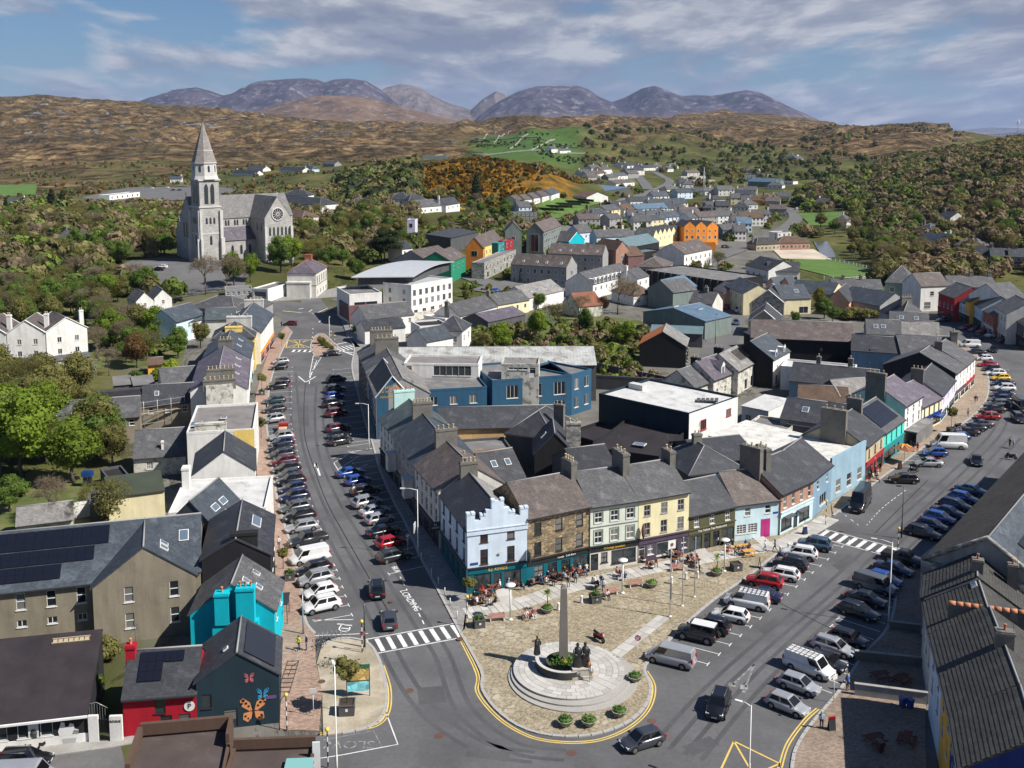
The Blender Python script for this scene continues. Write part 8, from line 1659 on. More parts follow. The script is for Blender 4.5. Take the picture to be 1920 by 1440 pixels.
 # the monument
def monument():
 px=G(1066,1264);t=thing('monument','round stepped stone platform with tapering obelisk and a curved wall','monument',(px.x,px.y,.12));gran=SLABM;cx,cy=0,0
 R0=5.85
 for k,r in enumerate((R0+.95,R0+.48,R0)):
  b=MB();n=48;z=.12+.17*k-.0
  pts=[(r*cos(2*pi*i/n)+(.2*(2-k)),r*sin(2*pi*i/n)-.4*(2-k))for i in range(n)];b.prism(pts,-.3,z);b.build('step',mk('step_granite',(.34,.325,.30),big=.12,fine=.15),t)
 z0=.47;cache={}
 for j,(r0,r1,n)in enumerate(((2.6,3.3,20),(3.3,4.0,24),(4.0,4.7,28),(4.7,5.3,32),(5.3,5.88,36))):
  b=MB();w0,w1=r0+.015,r1-.015;da=pi/n-.02/r1;K=2
  pts=[(w1*cos(-da+2*da*i/K),w1*sin(-da+2*da*i/K))for i in range(K+1)]+[(w0*cos(da-2*da*i/K),w0*sin(da-2*da*i/K))for i in range(K+1)]
  b.prism(pts,-.05,.03);me=b.mesh('paving_slab',SLABM)
  for i in range(n):link('paving_slab',me,t,(0,0,z0+.003*((i*5+j)%3)),2*pi*(i+.5*(j%2))/n)
 b=MB();b.prism([(2.6*cos(2*pi*i/32),2.6*sin(2*pi*i/32))for i in range(32)],0,z0+.02);b.build('inner_floor',GRAV,t)
 b=MB();b.lathe([(1.9,z0),(1.9,1.05),(1.62,1.05),(1.62,z0)],28,-.5,.75,cap=(False,False),smooth=False);b.build('planter_ring',mk('dark_basalt',(.06,.058,.055),big=.2),t)
 b=MB();b.lathe([(1.62,.85),(1.0,1.05),(.01,1.1)],16,-.5,.75);leaf_tuft(b,700,1.6,.85,1.35,.4,-.5,.75);b.build('flower_bed',PLANTG,t);b=MB();leaf_tuft(b,60,.9,1.2,1.5,.2,-.4,0.0);b.build('flowers',PLANTY,t)
 b=MB();ob=[[(-.5+sx*w,1.0+sy*d,z)for sx,sy in((-1,-1),(1,-1),(1,1),(-1,1))]for w,d,z in((.50,.42,.3),(.33,.28,9.0),(.10,.1,9.4))];b.loft(ob,0,False);b.build('obelisk',mk('obelisk_stone',(.205,.185,.168),big=.12,fine=.08),t)
 b=MB();n=22;rings=[]
 for i in range(n+1):
  a=RAD(165+130*i/n);rings.append([(-.5+3.0*cos(a),.6+3.0*sin(a),z0),(-.5+3.0*cos(a),.6+3.0*sin(a),1.3),(-.5+2.65*cos(a),.6+2.65*sin(a),1.3),(-.5+2.65*cos(a),.6+2.65*sin(a),z0)])
 b.loft(rings,0,False);b.build('curved_wall',mk('dark_wall',(.05,.05,.05),big=.2),t)
 b=MB();rings=[[(-.5+3.02*cos(a),.6+3.02*sin(a),1.3),(-.5+3.02*cos(a),.6+3.02*sin(a),1.36),(-.5+2.63*cos(a),.6+2.63*sin(a),1.36),(-.5+2.63*cos(a),.6+2.63*sin(a),1.3)]for a in[RAD(165+130*i/n)for i in range(n+1)]];b.loft(rings,0,False);b.build('wall_coping',SLABM,t)
 BR=mk('dark_bronze',(.022,.021,.022),rough=.42,spec=.6,big=.2)
 def cloaked(x,y,z,s,name,label,ang=0):
  r=thing(name,label,'statue',(px.x+x,px.y+y,z),RAD(ang));b=MB()
  prof=[(.38,0),(.40,.1),(.33,.6),(.28,1.0),(.30,1.25),(.22,1.42),(.09,1.5),(.10,1.56),(.125,1.66),(.11,1.77),(.02,1.84)]
  b.lathe([(r_*s,z_*s)for r_,z_ in prof],14);
  for i,v in enumerate(b.v):b.v[i]=(v[0]*1.0+.05*s*sin(v[2]*5)*(.3),v[1]*.75+(.05*s*math.sin(6*atan2(v[1],v[0]))if v[2]<1.2*s else 0)*.5,v[2])
  b.tube([(.25*s,-.05,1.3*s),(.34*s,-.15*s,1.0*s),(.1*s,-.32*s,.95*s)],[.09*s,.075*s,.05*s],7);b.tube([(-.25*s,-.05,1.3*s),(-.34*s,-.15*s,1.0*s),(-.05*s,-.34*s,1.0*s)],[.09*s,.075*s,.05*s],7);b.build('figure',BR,r)
 q=MB();q.box(-1.0,1.0,-.65,.65,.45,1.5);q.box(-1.15,1.15,-.8,.8,.42,.72);q.box(-1.05,1.05,-.7,.7,1.42,1.55);pl=thing('statue_plinth','pale stone plinth under the pair of dark statues','plinth',(px.x+1.25,px.y-1.35,.12),RAD(8));q.build('block',mk('plinth_stone',(.42,.39,.34),big=.12),pl)
 cloaked(.87,-1.4,1.67,1.42,'statue','left cloaked dark bronze figure on the stone plinth');cloaked(1.67,-1.25,1.67,1.42,'statue','right cloaked dark bronze figure on the stone plinth')
 cloaked(-3.3,1.5,1.48,1.15,'statue','single dark standing figure at the left end of the curved wall',60)
monument()
def mast(px,h,label,w=.9):
 g=G(*px);t=thing('lattice_mast',label,'mast',g)
 for sx,sy in((-1,-1),(1,-1),(1,1),(-1,1)):b=MB();b.tube([(sx*w,sy*w,-1),(sx*w*.4,sy*w*.4,h)],.14,4);b.build('leg',GALV,t)
 b=MB()
 for k in range(int(h/3)):
  z,f0,f1=k*3,1-.6*k*3/h,1-.6*(k*3+3)/h
  for s_ in(-1,1):b.tube([(-w*f0,s_*w*f0,z),(w*f1,s_*w*f1,z+3)],.08,4);b.tube([(s_*w*f0,-w*f0,z),(s_*w*f1,w*f1,z+3)],.08,4)
 stuff(b.build('bracing',GALV,t));b=MB();b.box(-w*.6,w*.6,-w*.6,w*.6,h-5,h-2.5);b.box(-.2,.2,-.2,.2,h-2,h+3);b.build('antennas',STEELW,t)
mast((1908,268),26,'lattice mast on the skyline of the right hill',1.6);mast((1319,392),27,'slim telecom mast rising above the far part of the town',.8)
wt_=thing('water_tank','round grey water tank on top of the gorse hill','water tank',G(900,297));b=MB();b.lathe([(8.5,-2),(8.5,5),(8.0,5.2)],28,smooth=False);b.build('drum',mk('tank_concrete',(.12,.11,.105)),wt_);b=MB();b.lathe([(8.7,4.8),(8.7,5.3),(8.2,5.3)],28);b.build('rim',CONC,wt_)
gh2=thing('green_tanks','low green reservoir building left of the water tank','building',G(817,298));b=MB();b.box(-16,10,-4,4,-2,4);b.box(10.2,14,-3,3,-2,6);b.build('body',R['sage'],gh2)
for k,(p,q,h)in enumerate((((1603,1238),(1735,1252),1.1),((1602,1304),(1738,1322),1.3),((1668,1180),(1734,1188),1.0))):
 a_,b_=G(*p),G(*q);t=thing('yard_wall',['low front yard wall in deep shade near the street lamp','pale low yard wall in deep shade lower on the right','short yard wall in shade below the dark tiled roof'][k],'wall',a_,atan2(b_.y-a_.y,b_.x-a_.x));b=MB();b.box(0,(b_-a_).length,-.15,.15,0,h);b.build('wall',R['grey']if k==1 else CEM,t);b=MB();b.box(-.05,(b_-a_).length+.05,-.2,.2,h,h+.08);b.build('coping',CONC,t)
for k,(x,y)in enumerate(((1692,1328),(1706,1331),(1650,1412))):
 t=thing('wheelie_bin',['blue wheelie bin left of its pair in the shaded yard','blue wheelie bin right of its pair in the shaded yard','brown wheelie bin in the shaded yard near the bottom edge'][k],'bin',P((x,y)),.3);b=MB();b.loft([[(-.26*s_,-.3*s_,z),(.26*s_,-.3*s_,z),(.26*s_,.3*s_,z),(-.26*s_,.3*s_,z)]for s_,z in((.8,.05),(1,1.0))],0,False);b.build('bin',TRIM_BL if k<2 else TRIM_BR,t);b=MB();b.box(-.3,.3,-.36,.33,1.0,1.08);b.build('lid',TRIM_BL if k<2 else TRIM_BR,t)
for k,(x,y,a)in enumerate(((1650,1275,15),(1690,1282,40),(1640,1395,20),(1700,1395,60))):picnic((x,y),a,WOODR,'dark picnic table in the shaded yard, '+['rear left','rear right','front left','front right'][k]+' one')
H('stone_shed','old whitewashed shed with a weathered grey roof in the left yards','outbuilding',(30,985),(135,972),3.0,6,1.6,'g','oldwhite','light')
H('flat_outhouse','black flat roofed outhouse beside the green roofed store','outbuilding',(168,945),(207,940),2.8,6,0,'f','darkgrey','blackfelt')
H('garden_wall','white garden wall running to the green roofed store','wall',(135,975),(205,962),2.4,.4,0,'f','white','felt',base=True)
H('flat_extension','low dark flat roofed extensions behind the scaffolded house','outbuilding',(186,752),(272,744),3.0,9,0,'f','darkgrey','blackfelt')
H('grey_shed','left of two small grey sheds by the hedge','shed',(213,722),(247,719),2.6,5,.8,'m','darkgrey','felt');H('grey_shed','right of two small grey sheds by the hedge','shed',(250,722),(290,718),2.6,5,.8,'m','darkgrey','felt')
H('garden_shed','orange brown timber garden shed on the lawn by the copper tree','shed',(277,684),(306,682),2.4,5,1.2,'g','amber','browntile');H('garden_shed','dark green shed beside the white gabled town houses','shed',(160,690),(180,684),2.6,6,.9,'m','sage','felt')
H('tyre_shed','low black roofed store with dark yard below the cottage','outbuilding',(208,905),(248,898),2.4,8,0,'f','darkgrey','blackfelt')
tk=thing('water_tank','small turquoise water tank on a post in the left yards','tank',P((165,912)));b=MB();b.box(-.8,.8,-.6,.6,1.6,2.4);b.build('tank',CPM['blue'],tk);b=MB();b.box(-.6,.6,-.4,.4,0,1.6);b.build('stand',TRIM_D,tk)
# far houses
random.seed(3)
FAR=[
(458,330,44,'white','dark'),(545,324,42,'white','dark'),(478,322,30,'white','mid'),(573,322,24,'iceblue','blue'),(616,312,22,'grey','mid'),(330,342,22,'white','blue'),(40,388,44,'grey','blue'),(22,395,30,'white','mid'),(1040,286,12,'white','mid'),(1060,287,20,'white','mid'),(1482,300,20,'white','mid'),(1500,305,12,'grey','mid'),
(1100,330,20,'white','mid'),(1118,324,18,'white','brown'),(1128,318,18,'white','mid'),(1137,326,20,'white','brown'),(1112,336,22,'offwhite','mid'),(1128,334,20,'white','browntile'),(1150,338,18,'grey','mid'),(1175,316,18,'white','dark'),(1186,318,20,'white','dark'),(1200,319,22,'white','dark'),(1218,320,22,'white','dark'),(1236,318,18,'white','mid'),(1180,326,16,'white','dark'),(1188,334,20,'grey','mid'),(1253,322,20,'white','mid'),(1264,317,16,'white','mid'),
(1262,362,24,'white','mid'),(1290,352,20,'white','mid'),(1300,340,46,'white','felt'),(1320,348,40,'offwhite','felt'),(1310,366,28,'white','mid'),(1336,366,28,'white','mid'),(1362,368,30,'offwhite','mid'),(1386,366,24,'white','mid'),(1406,368,26,'white','mid'),(1417,332,44,'grey','felt'),(1432,350,60,'sage','metal'),(1470,346,34,'white','felt'),(1380,384,20,'cream','mid'),(1398,388,18,'cream','mid'),(1420,384,22,'amber','browntile'),(1436,384,16,'amber','browntile'),(1452,380,22,'white','brown'),(1470,376,24,'white','mid'),(1540,388,28,'white','mid'),(1355,400,26,'grey','dark'),(1334,396,20,'grey','mid'),
(1205,385,46,'white','dark'),(1255,394,70,'white','blue'),(1240,380,30,'white','blue'),(1222,404,60,'iceblue','metal'),(1330,400,24,'darkgrey','dark'),(1300,425,16,'white','mid'),(1360,420,38,'white','mid'),(1410,424,44,'white','browntile'),(1372,448,34,'sage','mid'),(1396,436,28,'iceblue','metal'),(1388,452,22,'white','mid'),(1170,400,30,'navy','dark'),(1150,408,26,'cream','mid'),(1128,416,34,'offwhite','blue'),(1105,428,40,'grey','brown'),(1155,426,24,'grey','mid'),(1192,420,28,'paleblue','mid'),(1218,422,26,'grey','mid'),(1240,418,26,'paleblue','mid'),(1262,420,24,'lilac','mid'),(1205,432,34,'white','mid'),(1180,408,20,'white','browntile'),
(1735,468,34,'white','blue'),(1755,468,20,'white','blue'),(1730,448,26,'grey','blue'),(1812,474,50,'dash','mid'),(1768,425,26,'offwhite','dark'),(1840,500,30,'darkgrey','dark'),(1872,504,32,'darkgrey','dark'),(1905,506,30,'darkgrey','dark'),(1860,492,40,'grey','felt'),(1575,428,24,'white','mid'),(1470,455,26,'white','felt'),(1488,468,60,'salmon','browntile'),(1440,470,44,'beige','tile'),(30,470,70,'darkgrey','mid'),(130,470,40,'darkgrey','mid'),(75,480,50,'offwhite','mid'),(985,404,24,'paleblue','mid'),(1010,470,20,'darkgrey','dark'),(985,415,46,'darkgrey','felt')]
AREA=lambda x,y:'up the valley' if y<345 else('below the brown hill' if x<700 else('on the wooded right slope' if x>1560 else('in the far town' if x<1290 else 'by the far road')))
r_=random.Random(77)
for k in range(64):
 y=r_.uniform(322,432);x=r_.uniform(1090+(y-322)*.35,1470)if k%4 else r_.uniform(1090,1300);FAR.append((x,y,14+(y-320)*.16+r_.uniform(0,8),r_.choice(('white','white','white','offwhite','cream','grey','paleblue')),r_.choice(('dark','mid','mid','blue','brown'))))
def free_spot(x,y):
 g=G(x,y);f=FOOT
 return all(hypot(g.x-a[0]-(cos(a[2])*a[3]-sin(a[2])*a[4])*.5,g.y-a[1]-(sin(a[2])*a[3]+cos(a[2])*a[4])*.5)>6+.62*max(a[3],a[4])for a in f)and all(min(hypot(p.x-g.x,p.y-g.y)for p in l)>11 for l,w in LANES)
MARKS=[('church',385,480),('convent',550,380),('green tanks',817,298),('water tank',900,295),('supermarket',1130,350),('telecom mast',1319,392),('castle apartments',1315,440),('zigzag gables',1250,440),('white inn',1310,475),('hillside cottages',1010,370),('allotments',1070,390),('field by the river',1540,412),('white rail fence',1620,505),('school block',233,364),('turquoise gable',1080,450),('far farmhouse',1060,287)]
def near_to(x,y):
 n,mx,my=min(MARKS,key=lambda m:hypot(m[1]-x,(m[2]-y)*2.5));dx,dy=x-mx,(y-my)*2.5
 return('left of' if dx<0 else 'right of' if abs(dx)>abs(dy)else 'behind')+' the '+n if abs(dx)>abs(dy)else('behind' if dy<0 else 'in front of')+' the '+n
for k,(x,y,w,wl,rf)in enumerate(FAR):
 if k>=len(FAR)-64 and not free_spot(x,y):continue
 D_=random.uniform(8,11);two=(random.random()<.4 or y>400)and not(w>=44 and y>450);hgt=5.4 if two else 3.6;g=G(x,y);s_=w/2
 ttl={'white':'white','offwhite':'off white','grey':'grey','iceblue':'ice blue','paleblue':'pale blue','cream':'cream','amber':'mustard','navy':'navy','dash':'brown grey','salmon':'salmon','beige':'beige','sage':'sage grey','darkgrey':'dark grey','lilac':'lilac'}[wl];rt_={'dark':'dark slate','blue':'blue slate','mid':'grey slate','brown':'brown slate','felt':'flat','metal':'blue sheet','browntile':'red brown','tile':'pale tiled'}[rf]
 H('far_house',f"{'tall' if two else 'low'} {ttl} far house with {rt_} roof {near_to(x, y)}",'house',(x-s_,y+random.uniform(-.6,.6)),(x+s_,y+random.uniform(-.6,.6)),hgt,D_,0 if rf=='felt' else random.uniform(2.6,3.4),'f' if rf=='felt' else('g' if random.random()<.75 else 'h'),wl,rf,base=True,lod=2,gutter=False,win=[(1.1,1.3,max(2,int(w/7)),1.0)]+([(3.6,1.2,max(2,int(w/7)),1.0)]if two else[]),chim=[(random.choice((.05,.5,.95)),.5,1,.8,hgt+4.2,1)]if rf!='felt' else(),cmat=R['white']if wl=='white' else None,group='small houses '+AREA(x,y))
 # trees
def leafmat(name,c1,c2,rnd=.18,attr=False):
 m,nt,b=node_mat(name);n=NT(nt);co=n.new('ShaderNodeTexCoord').outputs['Object'];oi=n.new('ShaderNodeObjectInfo')
 f=n.noise(co,.9,4,.7);c=n.mix(n.rng(f,.35,.65,0,1),c1,c2);c=n.scale(c,n.rng(oi.outputs['Random'],0,1,1-rnd,1+rnd))
 if attr:a=n.new('ShaderNodeAttribute',attribute_name='tint');c=n.mix(1.0,a.outputs['Color'],n.comb(n.rng(f,.3,.7,.7,1.3)),'MULTIPLY')
 n.put(b.inputs['Base Color'],c);b.inputs['Roughness'].default_value=.8;b.inputs['Specular IOR Level'].default_value=.15
 tr=n.new('ShaderNodeBsdfTranslucent');n.put(tr.inputs[0],n.mix(1.0,c,(1.15,1.1,.7),'MULTIPLY'));ms=n.new('ShaderNodeMixShader');ms.inputs[0].default_value=.38;n.L(b.outputs[0],ms.inputs[1]);n.L(tr.outputs[0],ms.inputs[2]);n.L(ms.outputs[0],nt.nodes['Material Output'].inputs['Surface']);return m
BARK=mk('bark',(.10,.085,.065),big=.3,fine=.3)
LM={'bright':leafmat('leaves_bright',(.12,.185,.018),(.20,.27,.035)),'green':leafmat('leaves_green',(.075,.13,.025),(.14,.20,.04)),'olive':leafmat('leaves_olive',(.13,.13,.04),(.21,.195,.065)),'dark':leafmat('leaves_dark',(.022,.036,.015),(.045,.062,.022)),'rust':leafmat('leaves_rust',(.13,.075,.03),(.19,.12,.045)),'hedge':leafmat('leaves_hedge',(.20,.26,.025),(.27,.32,.05)),'twig':leafmat('twigs',(.19,.15,.11),(.27,.22,.15))}
def crown_mesh(seed,kind,H_=10.0,Wd=8.0,n=3200,leaf=.42):
 r=np.random.default_rng(seed);nl=26;pts=[]
 if kind=='conifer':
  z=r.uniform(.12,1,n);rad=(1-z)**.8*Wd/2*(.55+.45*np.abs(np.sin(z*26+r.uniform(0,6))))*r.uniform(.55,1,n);a=r.uniform(0,2*np.pi,n);P_=np.stack([rad*np.cos(a),rad*np.sin(a),z*H_],1);nrm=np.stack([np.cos(a),np.sin(a),.5+0*a],1);cores=[]
 else:
  zb={'bush':.0,'cedar':.35}.get(kind,.22)
  u=r.normal(size=(nl,3));u/=np.linalg.norm(u,axis=1)[:,None];rr=r.uniform(.25,.72,nl)[:,None]
  C=u*rr*np.array([Wd/2,Wd/2,H_*(1-zb)/2]);C[:,2]+=H_*(zb+(1-zb)/2)
  R_=r.uniform(.13,.24,nl)*Wd
  if kind=='cedar':C[:,2]=H_*np.round(r.uniform(.45,.92,nl)*6)/6;C[:,:2]*=1.25
  k=r.integers(0,nl,n);d=r.normal(size=(n,3));d/=np.linalg.norm(d,axis=1)[:,None];rad=R_[k]*r.uniform(.72,1.08,n)
  P_=C[k]+d*rad[:,None]*np.array([1,1,.42 if kind=='cedar' else .85]);nrm=d;cores=[(C[i],R_[i]*.72)for i in range(nl)]
  P_[:,2]=np.maximum(P_[:,2],.15)
 nrm=nrm+r.normal(size=(n,3))*.55;nrm/=np.linalg.norm(nrm,axis=1)[:,None]
 t=np.cross(nrm,r.normal(size=(n,3)));t/=np.linalg.norm(t,axis=1)[:,None];b_=np.cross(nrm,t);s=leaf*r.uniform(.6,1.25,n)[:,None]
 V=np.stack([P_-t*s*.5-b_*s*.35,P_+t*s*.5-b_*s*.35,P_+t*s*.35+b_*s*.5,P_-t*s*.35+b_*s*.5],1).reshape(-1,3)
 F=np.arange(n*4).reshape(n,4).tolist();V=V.tolist()
 for c,q in cores:
  o=len(V)
  for zz,kk in((-.9,.4),(-.4,.9),(.4,.9),(.9,.4)):
   for j in range(6):V.append((c[0]+q*kk*cos(j*pi/3),c[1]+q*kk*sin(j*pi/3),max(.1,c[2]+q*zz*(.4 if kind=='cedar' else .8))))
  for a in range(3):
   for j in range(6):F.append((o+a*6+j,o+a*6+(j+1)%6,o+a*6+6+(j+1)%6,o+a*6+6+j))
  F.append(tuple(o+18+j for j in range(6)))
 return V,F
def to_mesh(name,V,F,m):
 me=bpy.data.meshes.new(name);me.from_pydata(V,[],F);me.materials.append(m);return me
def trunk_mesh(seed,H_=10.0,th=.28,bare=False):
 r=random.Random(seed);b=MB()
 def br(p,d,l,rad,lev):
  q=p+d*l;mid=p+d*l*.5+Vector((r.uniform(-1,1),r.uniform(-1,1),r.uniform(0,.6)))*l*.08;b.tube([p,mid,q],[rad,rad*.8,rad*.6],5 if lev<2 else 3,0,lev<2)
  if lev>=(4 if bare else 2):return[q]
  out=[]
  for k in range(3 if lev<1 else(3 if bare else 2)):
   a=r.uniform(0,2*pi);e=r.uniform(.35,.85);ax=d.cross(Vector((cos(a),sin(a),.3))).normalized();nd=(d*cos(e)+ax*sin(e));nd.z+=.12;out+=br(q if k else mid.lerp(q,.8),nd.normalized(),l*r.uniform(.62,.85),rad*.58,lev+1)
  return out
 tips=br(Vector((0,0,-.5)),Vector((r.uniform(-.08,.08),r.uniform(-.08,.08),1)).normalized(),H_*.33,th,0);return b,tips
TREES={}
for kind,mats_ in(('broad',('bright','green','olive','rust')),('bush',('green','hedge','olive')),('conifer',('dark',)),('cedar',('dark',))):
 for v in range(3 if kind=='broad' else 2):
  V,F=crown_mesh(40+v+len(kind)*7,kind,{'bush':3.0,'cedar':11.0,'conifer':13.0}.get(kind,10.0),{'bush':4.0,'cedar':12.0,'conifer':7.0}.get(kind,8.5),{'bush':1400,'conifer':2600}.get(kind,7500),{'bush':.24,'conifer':.42}.get(kind,.27))
  b,_=trunk_mesh(v+3,10.0 if kind!='bush' else 2.0,.3 if kind!='bush' else .08);tm_=b.mesh('trunk',BARK)
  for m in mats_:TREES.setdefault((kind,m),[]).append((to_mesh('crown',V,F,LM[m]),tm_))
for v in range(3):
 b,tips=trunk_mesh(90+v,10.5,.26,True);tm_=b.mesh('trunk',BARK);r=np.random.default_rng(v);tp=np.array([t[:]for t in tips]);n=2600;k=r.integers(0,len(tp),n);d=r.normal(size=(n,3));d[:,2]=np.abs(d[:,2])*.6;d/=np.linalg.norm(d,axis=1)[:,None];p=tp[k]+r.normal(size=(n,3))*.42;s=r.uniform(.3,.8,n)[:,None];w=np.cross(d,r.normal(size=(n,3)));w/=np.linalg.norm(w,axis=1)[:,None];w*=.035
 V=np.stack([p-w,p+w,p+d*s+w*.4,p+d*s-w*.4],1).reshape(-1,3).tolist();F=np.arange(n*4).reshape(n,4).tolist();TREES.setdefault(('bare','twig'),[]).append((to_mesh('crown',V,F,LM['twig']),tm_))
 V2,F2=crown_mesh(300+v,'broad',10.5,8.5,900,.3);o=len(V);TREES.setdefault(('bare','budding'),[]).append((to_mesh('crown',V+V2[:3600],F+[tuple(o+i for i in f)for f in F2[:900]],LM['olive']),tm_))
SZ={'broad':10.0,'bush':3.0,'conifer':13.0,'cedar':11.0,'bare':10.5}
WORD={('broad','bright'):'bright green leafy tree',('broad','green'):'green leafy tree',('broad','olive'):'olive green tree',('broad','rust'):'copper brown leafed tree',('bush','green'):'rounded green shrub',('bush','hedge'):'yellow green clipped hedge',('bush','olive'):'olive scrubby bush',('conifer','dark'):'dark pointed conifer',('cedar','dark'):'dark spreading cedar',('bare','twig'):'bare brown tree',('bare','budding'):'thinly budding tree'}
random.seed(17)
def tree(kind,m,px,h,where,wide=1.0,group=None,world=None):
 var=TREES[(kind,m)];cm,tm_=var[random.randrange(len(var))];g=world if world is not None else G(*px)
 sz_='' if kind in('bush','cedar')or not group else('tall ' if h>9.6 else('low ' if h<8 else ''));t=thing('bush' if kind=='bush' else kind.replace('broad','leafy').replace('bare','bare')+'_tree' if kind!='conifer' else 'conifer',f"{sz_}{WORD[(kind, m)]} {where}",'bush' if kind=='bush' else 'tree',(g.x,g.y,g.z-.1),random.uniform(0,6.28),group)
 s=h/SZ[kind];t.scale=(s*wide,s*wide,s);link('crown',cm,t);link('trunk',tm_,t);return t
NEAR=[('broad','bright',(45,895),15,'at the left edge, biggest of the clump behind the cottage',1.1),('broad','bright',(140,905),11.5,'nearest the whitewashed cottage',1.15),('broad','bright',(-15,850),14,'cut by the left frame edge',1.1),('broad','bright',(85,835),12,'in the middle of the big left clump',1.1),('broad','green',(20,960),6,'in the lower left garden',1.1),('broad','bright',(55,770),9,'just below the white gabled town houses',1.1),('broad','olive',(120,775),8,'beside the bright hedge on the left',1.0),('bush','hedge',(140,708),4.2,'at the foot of the white gabled town houses',1.3),('bush','hedge',(128,722),4,'nearer the big trees',1.0),
('broad','bright',(210,655),11,'left one beyond the copper brown tree',1.1),('broad','rust',(258,690),9,'in front of the bright trees by the pale blue house',1.0),('broad','bright',(292,640),10,'behind the copper brown tree',1.1),('broad','green',(335,672),8.5,'close to the pale blue house',1.0),('bare','twig',(205,705),7,'at the back of the garden by the green shed',1.0),('bush','hedge',(300,712),3.2,'left block by the cream outhouse',1.4),('bush','hedge',(322,700),3.6,'taller block by the cream outhouse',1.0),('bush','green',(255,712),2.6,'on the lawn below the copper tree',1.0),('bare','budding',(205,1000),8,'in the yard behind the grey hostel',1.0),('bare','twig',(105,985),7.5,'beside the old stone shed above the solar roof',1.0),('bush','green',(30,930),2.8,'in the lower left garden',1.4),('broad','bright',(178,1320),3.4,'between the mural house and the red house',.9),('bush','olive',(195,1240),3,'in the gap behind the red chimney',1.0),
('broad','bright',(200,570),11,'below the church yard wall',1.1),('broad','green',(182,545),11,'behind the white twin gables',1.1),('broad','bright',(440,538),13,'left one before the church aisle',.9),('broad','bright',(470,530),11,'right one before the church aisle',.9),('broad','green',(525,512),14,'right of the church transept',1.0),('broad','bright',(548,500),13,'beside the cream library',.9),('bare','twig',(385,552),14,'in front of the church tower',.9),('bare','twig',(425,548),13,'left of the bright trees at the church',.9),('bush','hedge',(196,500),3,'along the church drive',1.6),('bush','hedge',(208,495),2.6,'beside the white shrine statue',1.4),
('conifer','dark',(98,408),17,'left of the pair beyond the left woods',1.5),('conifer','dark',(118,410),16,'right of the pair beyond the left woods',1.5),('conifer','dark',(12,408),12,'at the far left edge',1.2),('conifer','dark',(893,376),18,'alone below the gorse hill',1.1),('cedar','dark',(722,492),15,'above the modern hotel',1.0),('broad','green',(948,412),12,'beside the hillside cottages',1.1),('broad','green',(690,440),10,'among bare trees right of the church',1.0),('broad','green',(668,525),9,'behind the modern hotel curved roof',1.0),
('broad','bright',(1168,655),8,'roundest on the rough plot before the dark gable house',1.1),('broad','green',(1098,628),8,'on the rough plot behind the yellow cottages',.9),('broad','bright',(1005,640),9.5,'tallest on the rough plot',.9),('broad','bright',(940,660),8,'at the left end of the rough plot',1.1),('broad','olive',(905,668),7,'beside the octagon house',1.1),('bare','twig',(1158,590),12,'before the dormer guesthouse',1.1),('bare','twig',(1085,600),8,'left of the rusty roof cottage',1.0),('bare','budding',(1045,615),8,'in the middle of the rough plot',1.0),('bush','green',(1060,650),4,'on the rough plot below the budding tree',1.6),('bush','olive',(1120,665),3.5,'on the rough plot near the round bright tree',1.6),('bush','green',(965,672),3.5,'by the ribbed market hall roof',1.6),('broad','rust',(1130,588),6,'beside the rusty roof cottage',1.1),('bush','green',(1085,690),4,'near the yard fence posts',1.6),('broad','green',(1010,580),6,'left of the pale roofed hall',1.0),('bush','olive',(1200,640),3.2,'by the orange rusted roof',1.5),
('broad','green',(1545,598),7,'left one behind the brown barn',1.1),('broad','green',(1560,604),5.5,'right one behind the brown barn',1.1),('broad','olive',(1534,580),8,'against the pink gable',.8),('bush','olive',(1590,598),4,'reddish hedge before the navy hall',1.8),('bush','olive',(1625,600),4,'hedge right of the reddish one',1.8),('broad','green',(1490,612),5,'beside the beige gabled house',.8),('bush','green',(1235,562),4,'by the brown roofed bungalow',1.4),('bare','budding',(1345,500),7,'behind the ribbed garage',1.3),('bush','olive',(1245,520),4,'by the grey hipped hall',1.3),('bush','olive',(1270,490),4,'by the white inn gable',1.2)]
for a in NEAR:tree(*a)
b_=[('broad','green'),('broad','green'),('broad','olive'),('bare','twig'),('bare','budding'),('bare','budding'),('broad','olive'),('broad','dark')if False else('broad','green')]
ROADPOLY=[SHEETS[k]for k in('church_yard','school_car_park','field','pitch','yard_sand','main_road','allotments','sports_ground')]
def inpoly(x,y,P_):
 c=False;n=len(P_)
 for i in range(n):
  (x0,y0),(x1,y1)=P_[i],P_[i-1]
  if(y0>y)!=(y1>y)and x<(x1-x0)*(y-y0)/(y1-y0)+x0:c=not c
 return c
FA=np.array(FOOT);LP=[(np.array([[p.x,p.y]for p in l]),w)for l,w in LANES]
CH=G(383,493)
def clear(x,y,m=2.5):
 dx,dy=x-FA[:,0],y-FA[:,1];c,s=np.cos(FA[:,2]),np.sin(FA[:,2]);u,v=dx*c+dy*s,-dx*s+dy*c
 if np.any((u>-m)&(u<FA[:,3]+m)&(v>-m-1)&(v<FA[:,4]+m)):return False
 for l,w in LP:
  if np.min(np.hypot(l[:,0]-x,l[:,1]-y))<w/2+4:return False
 dx,dy=x-CH.x,y-CH.y;u,v=dx*cos(RAD(40))+dy*sin(RAD(40)),-dx*sin(RAD(40))+dy*cos(RAD(40))
 if-9<u<46 and-9<v<30:return False
 return not any(inpoly(x,y,p)for p in ROADPOLY)
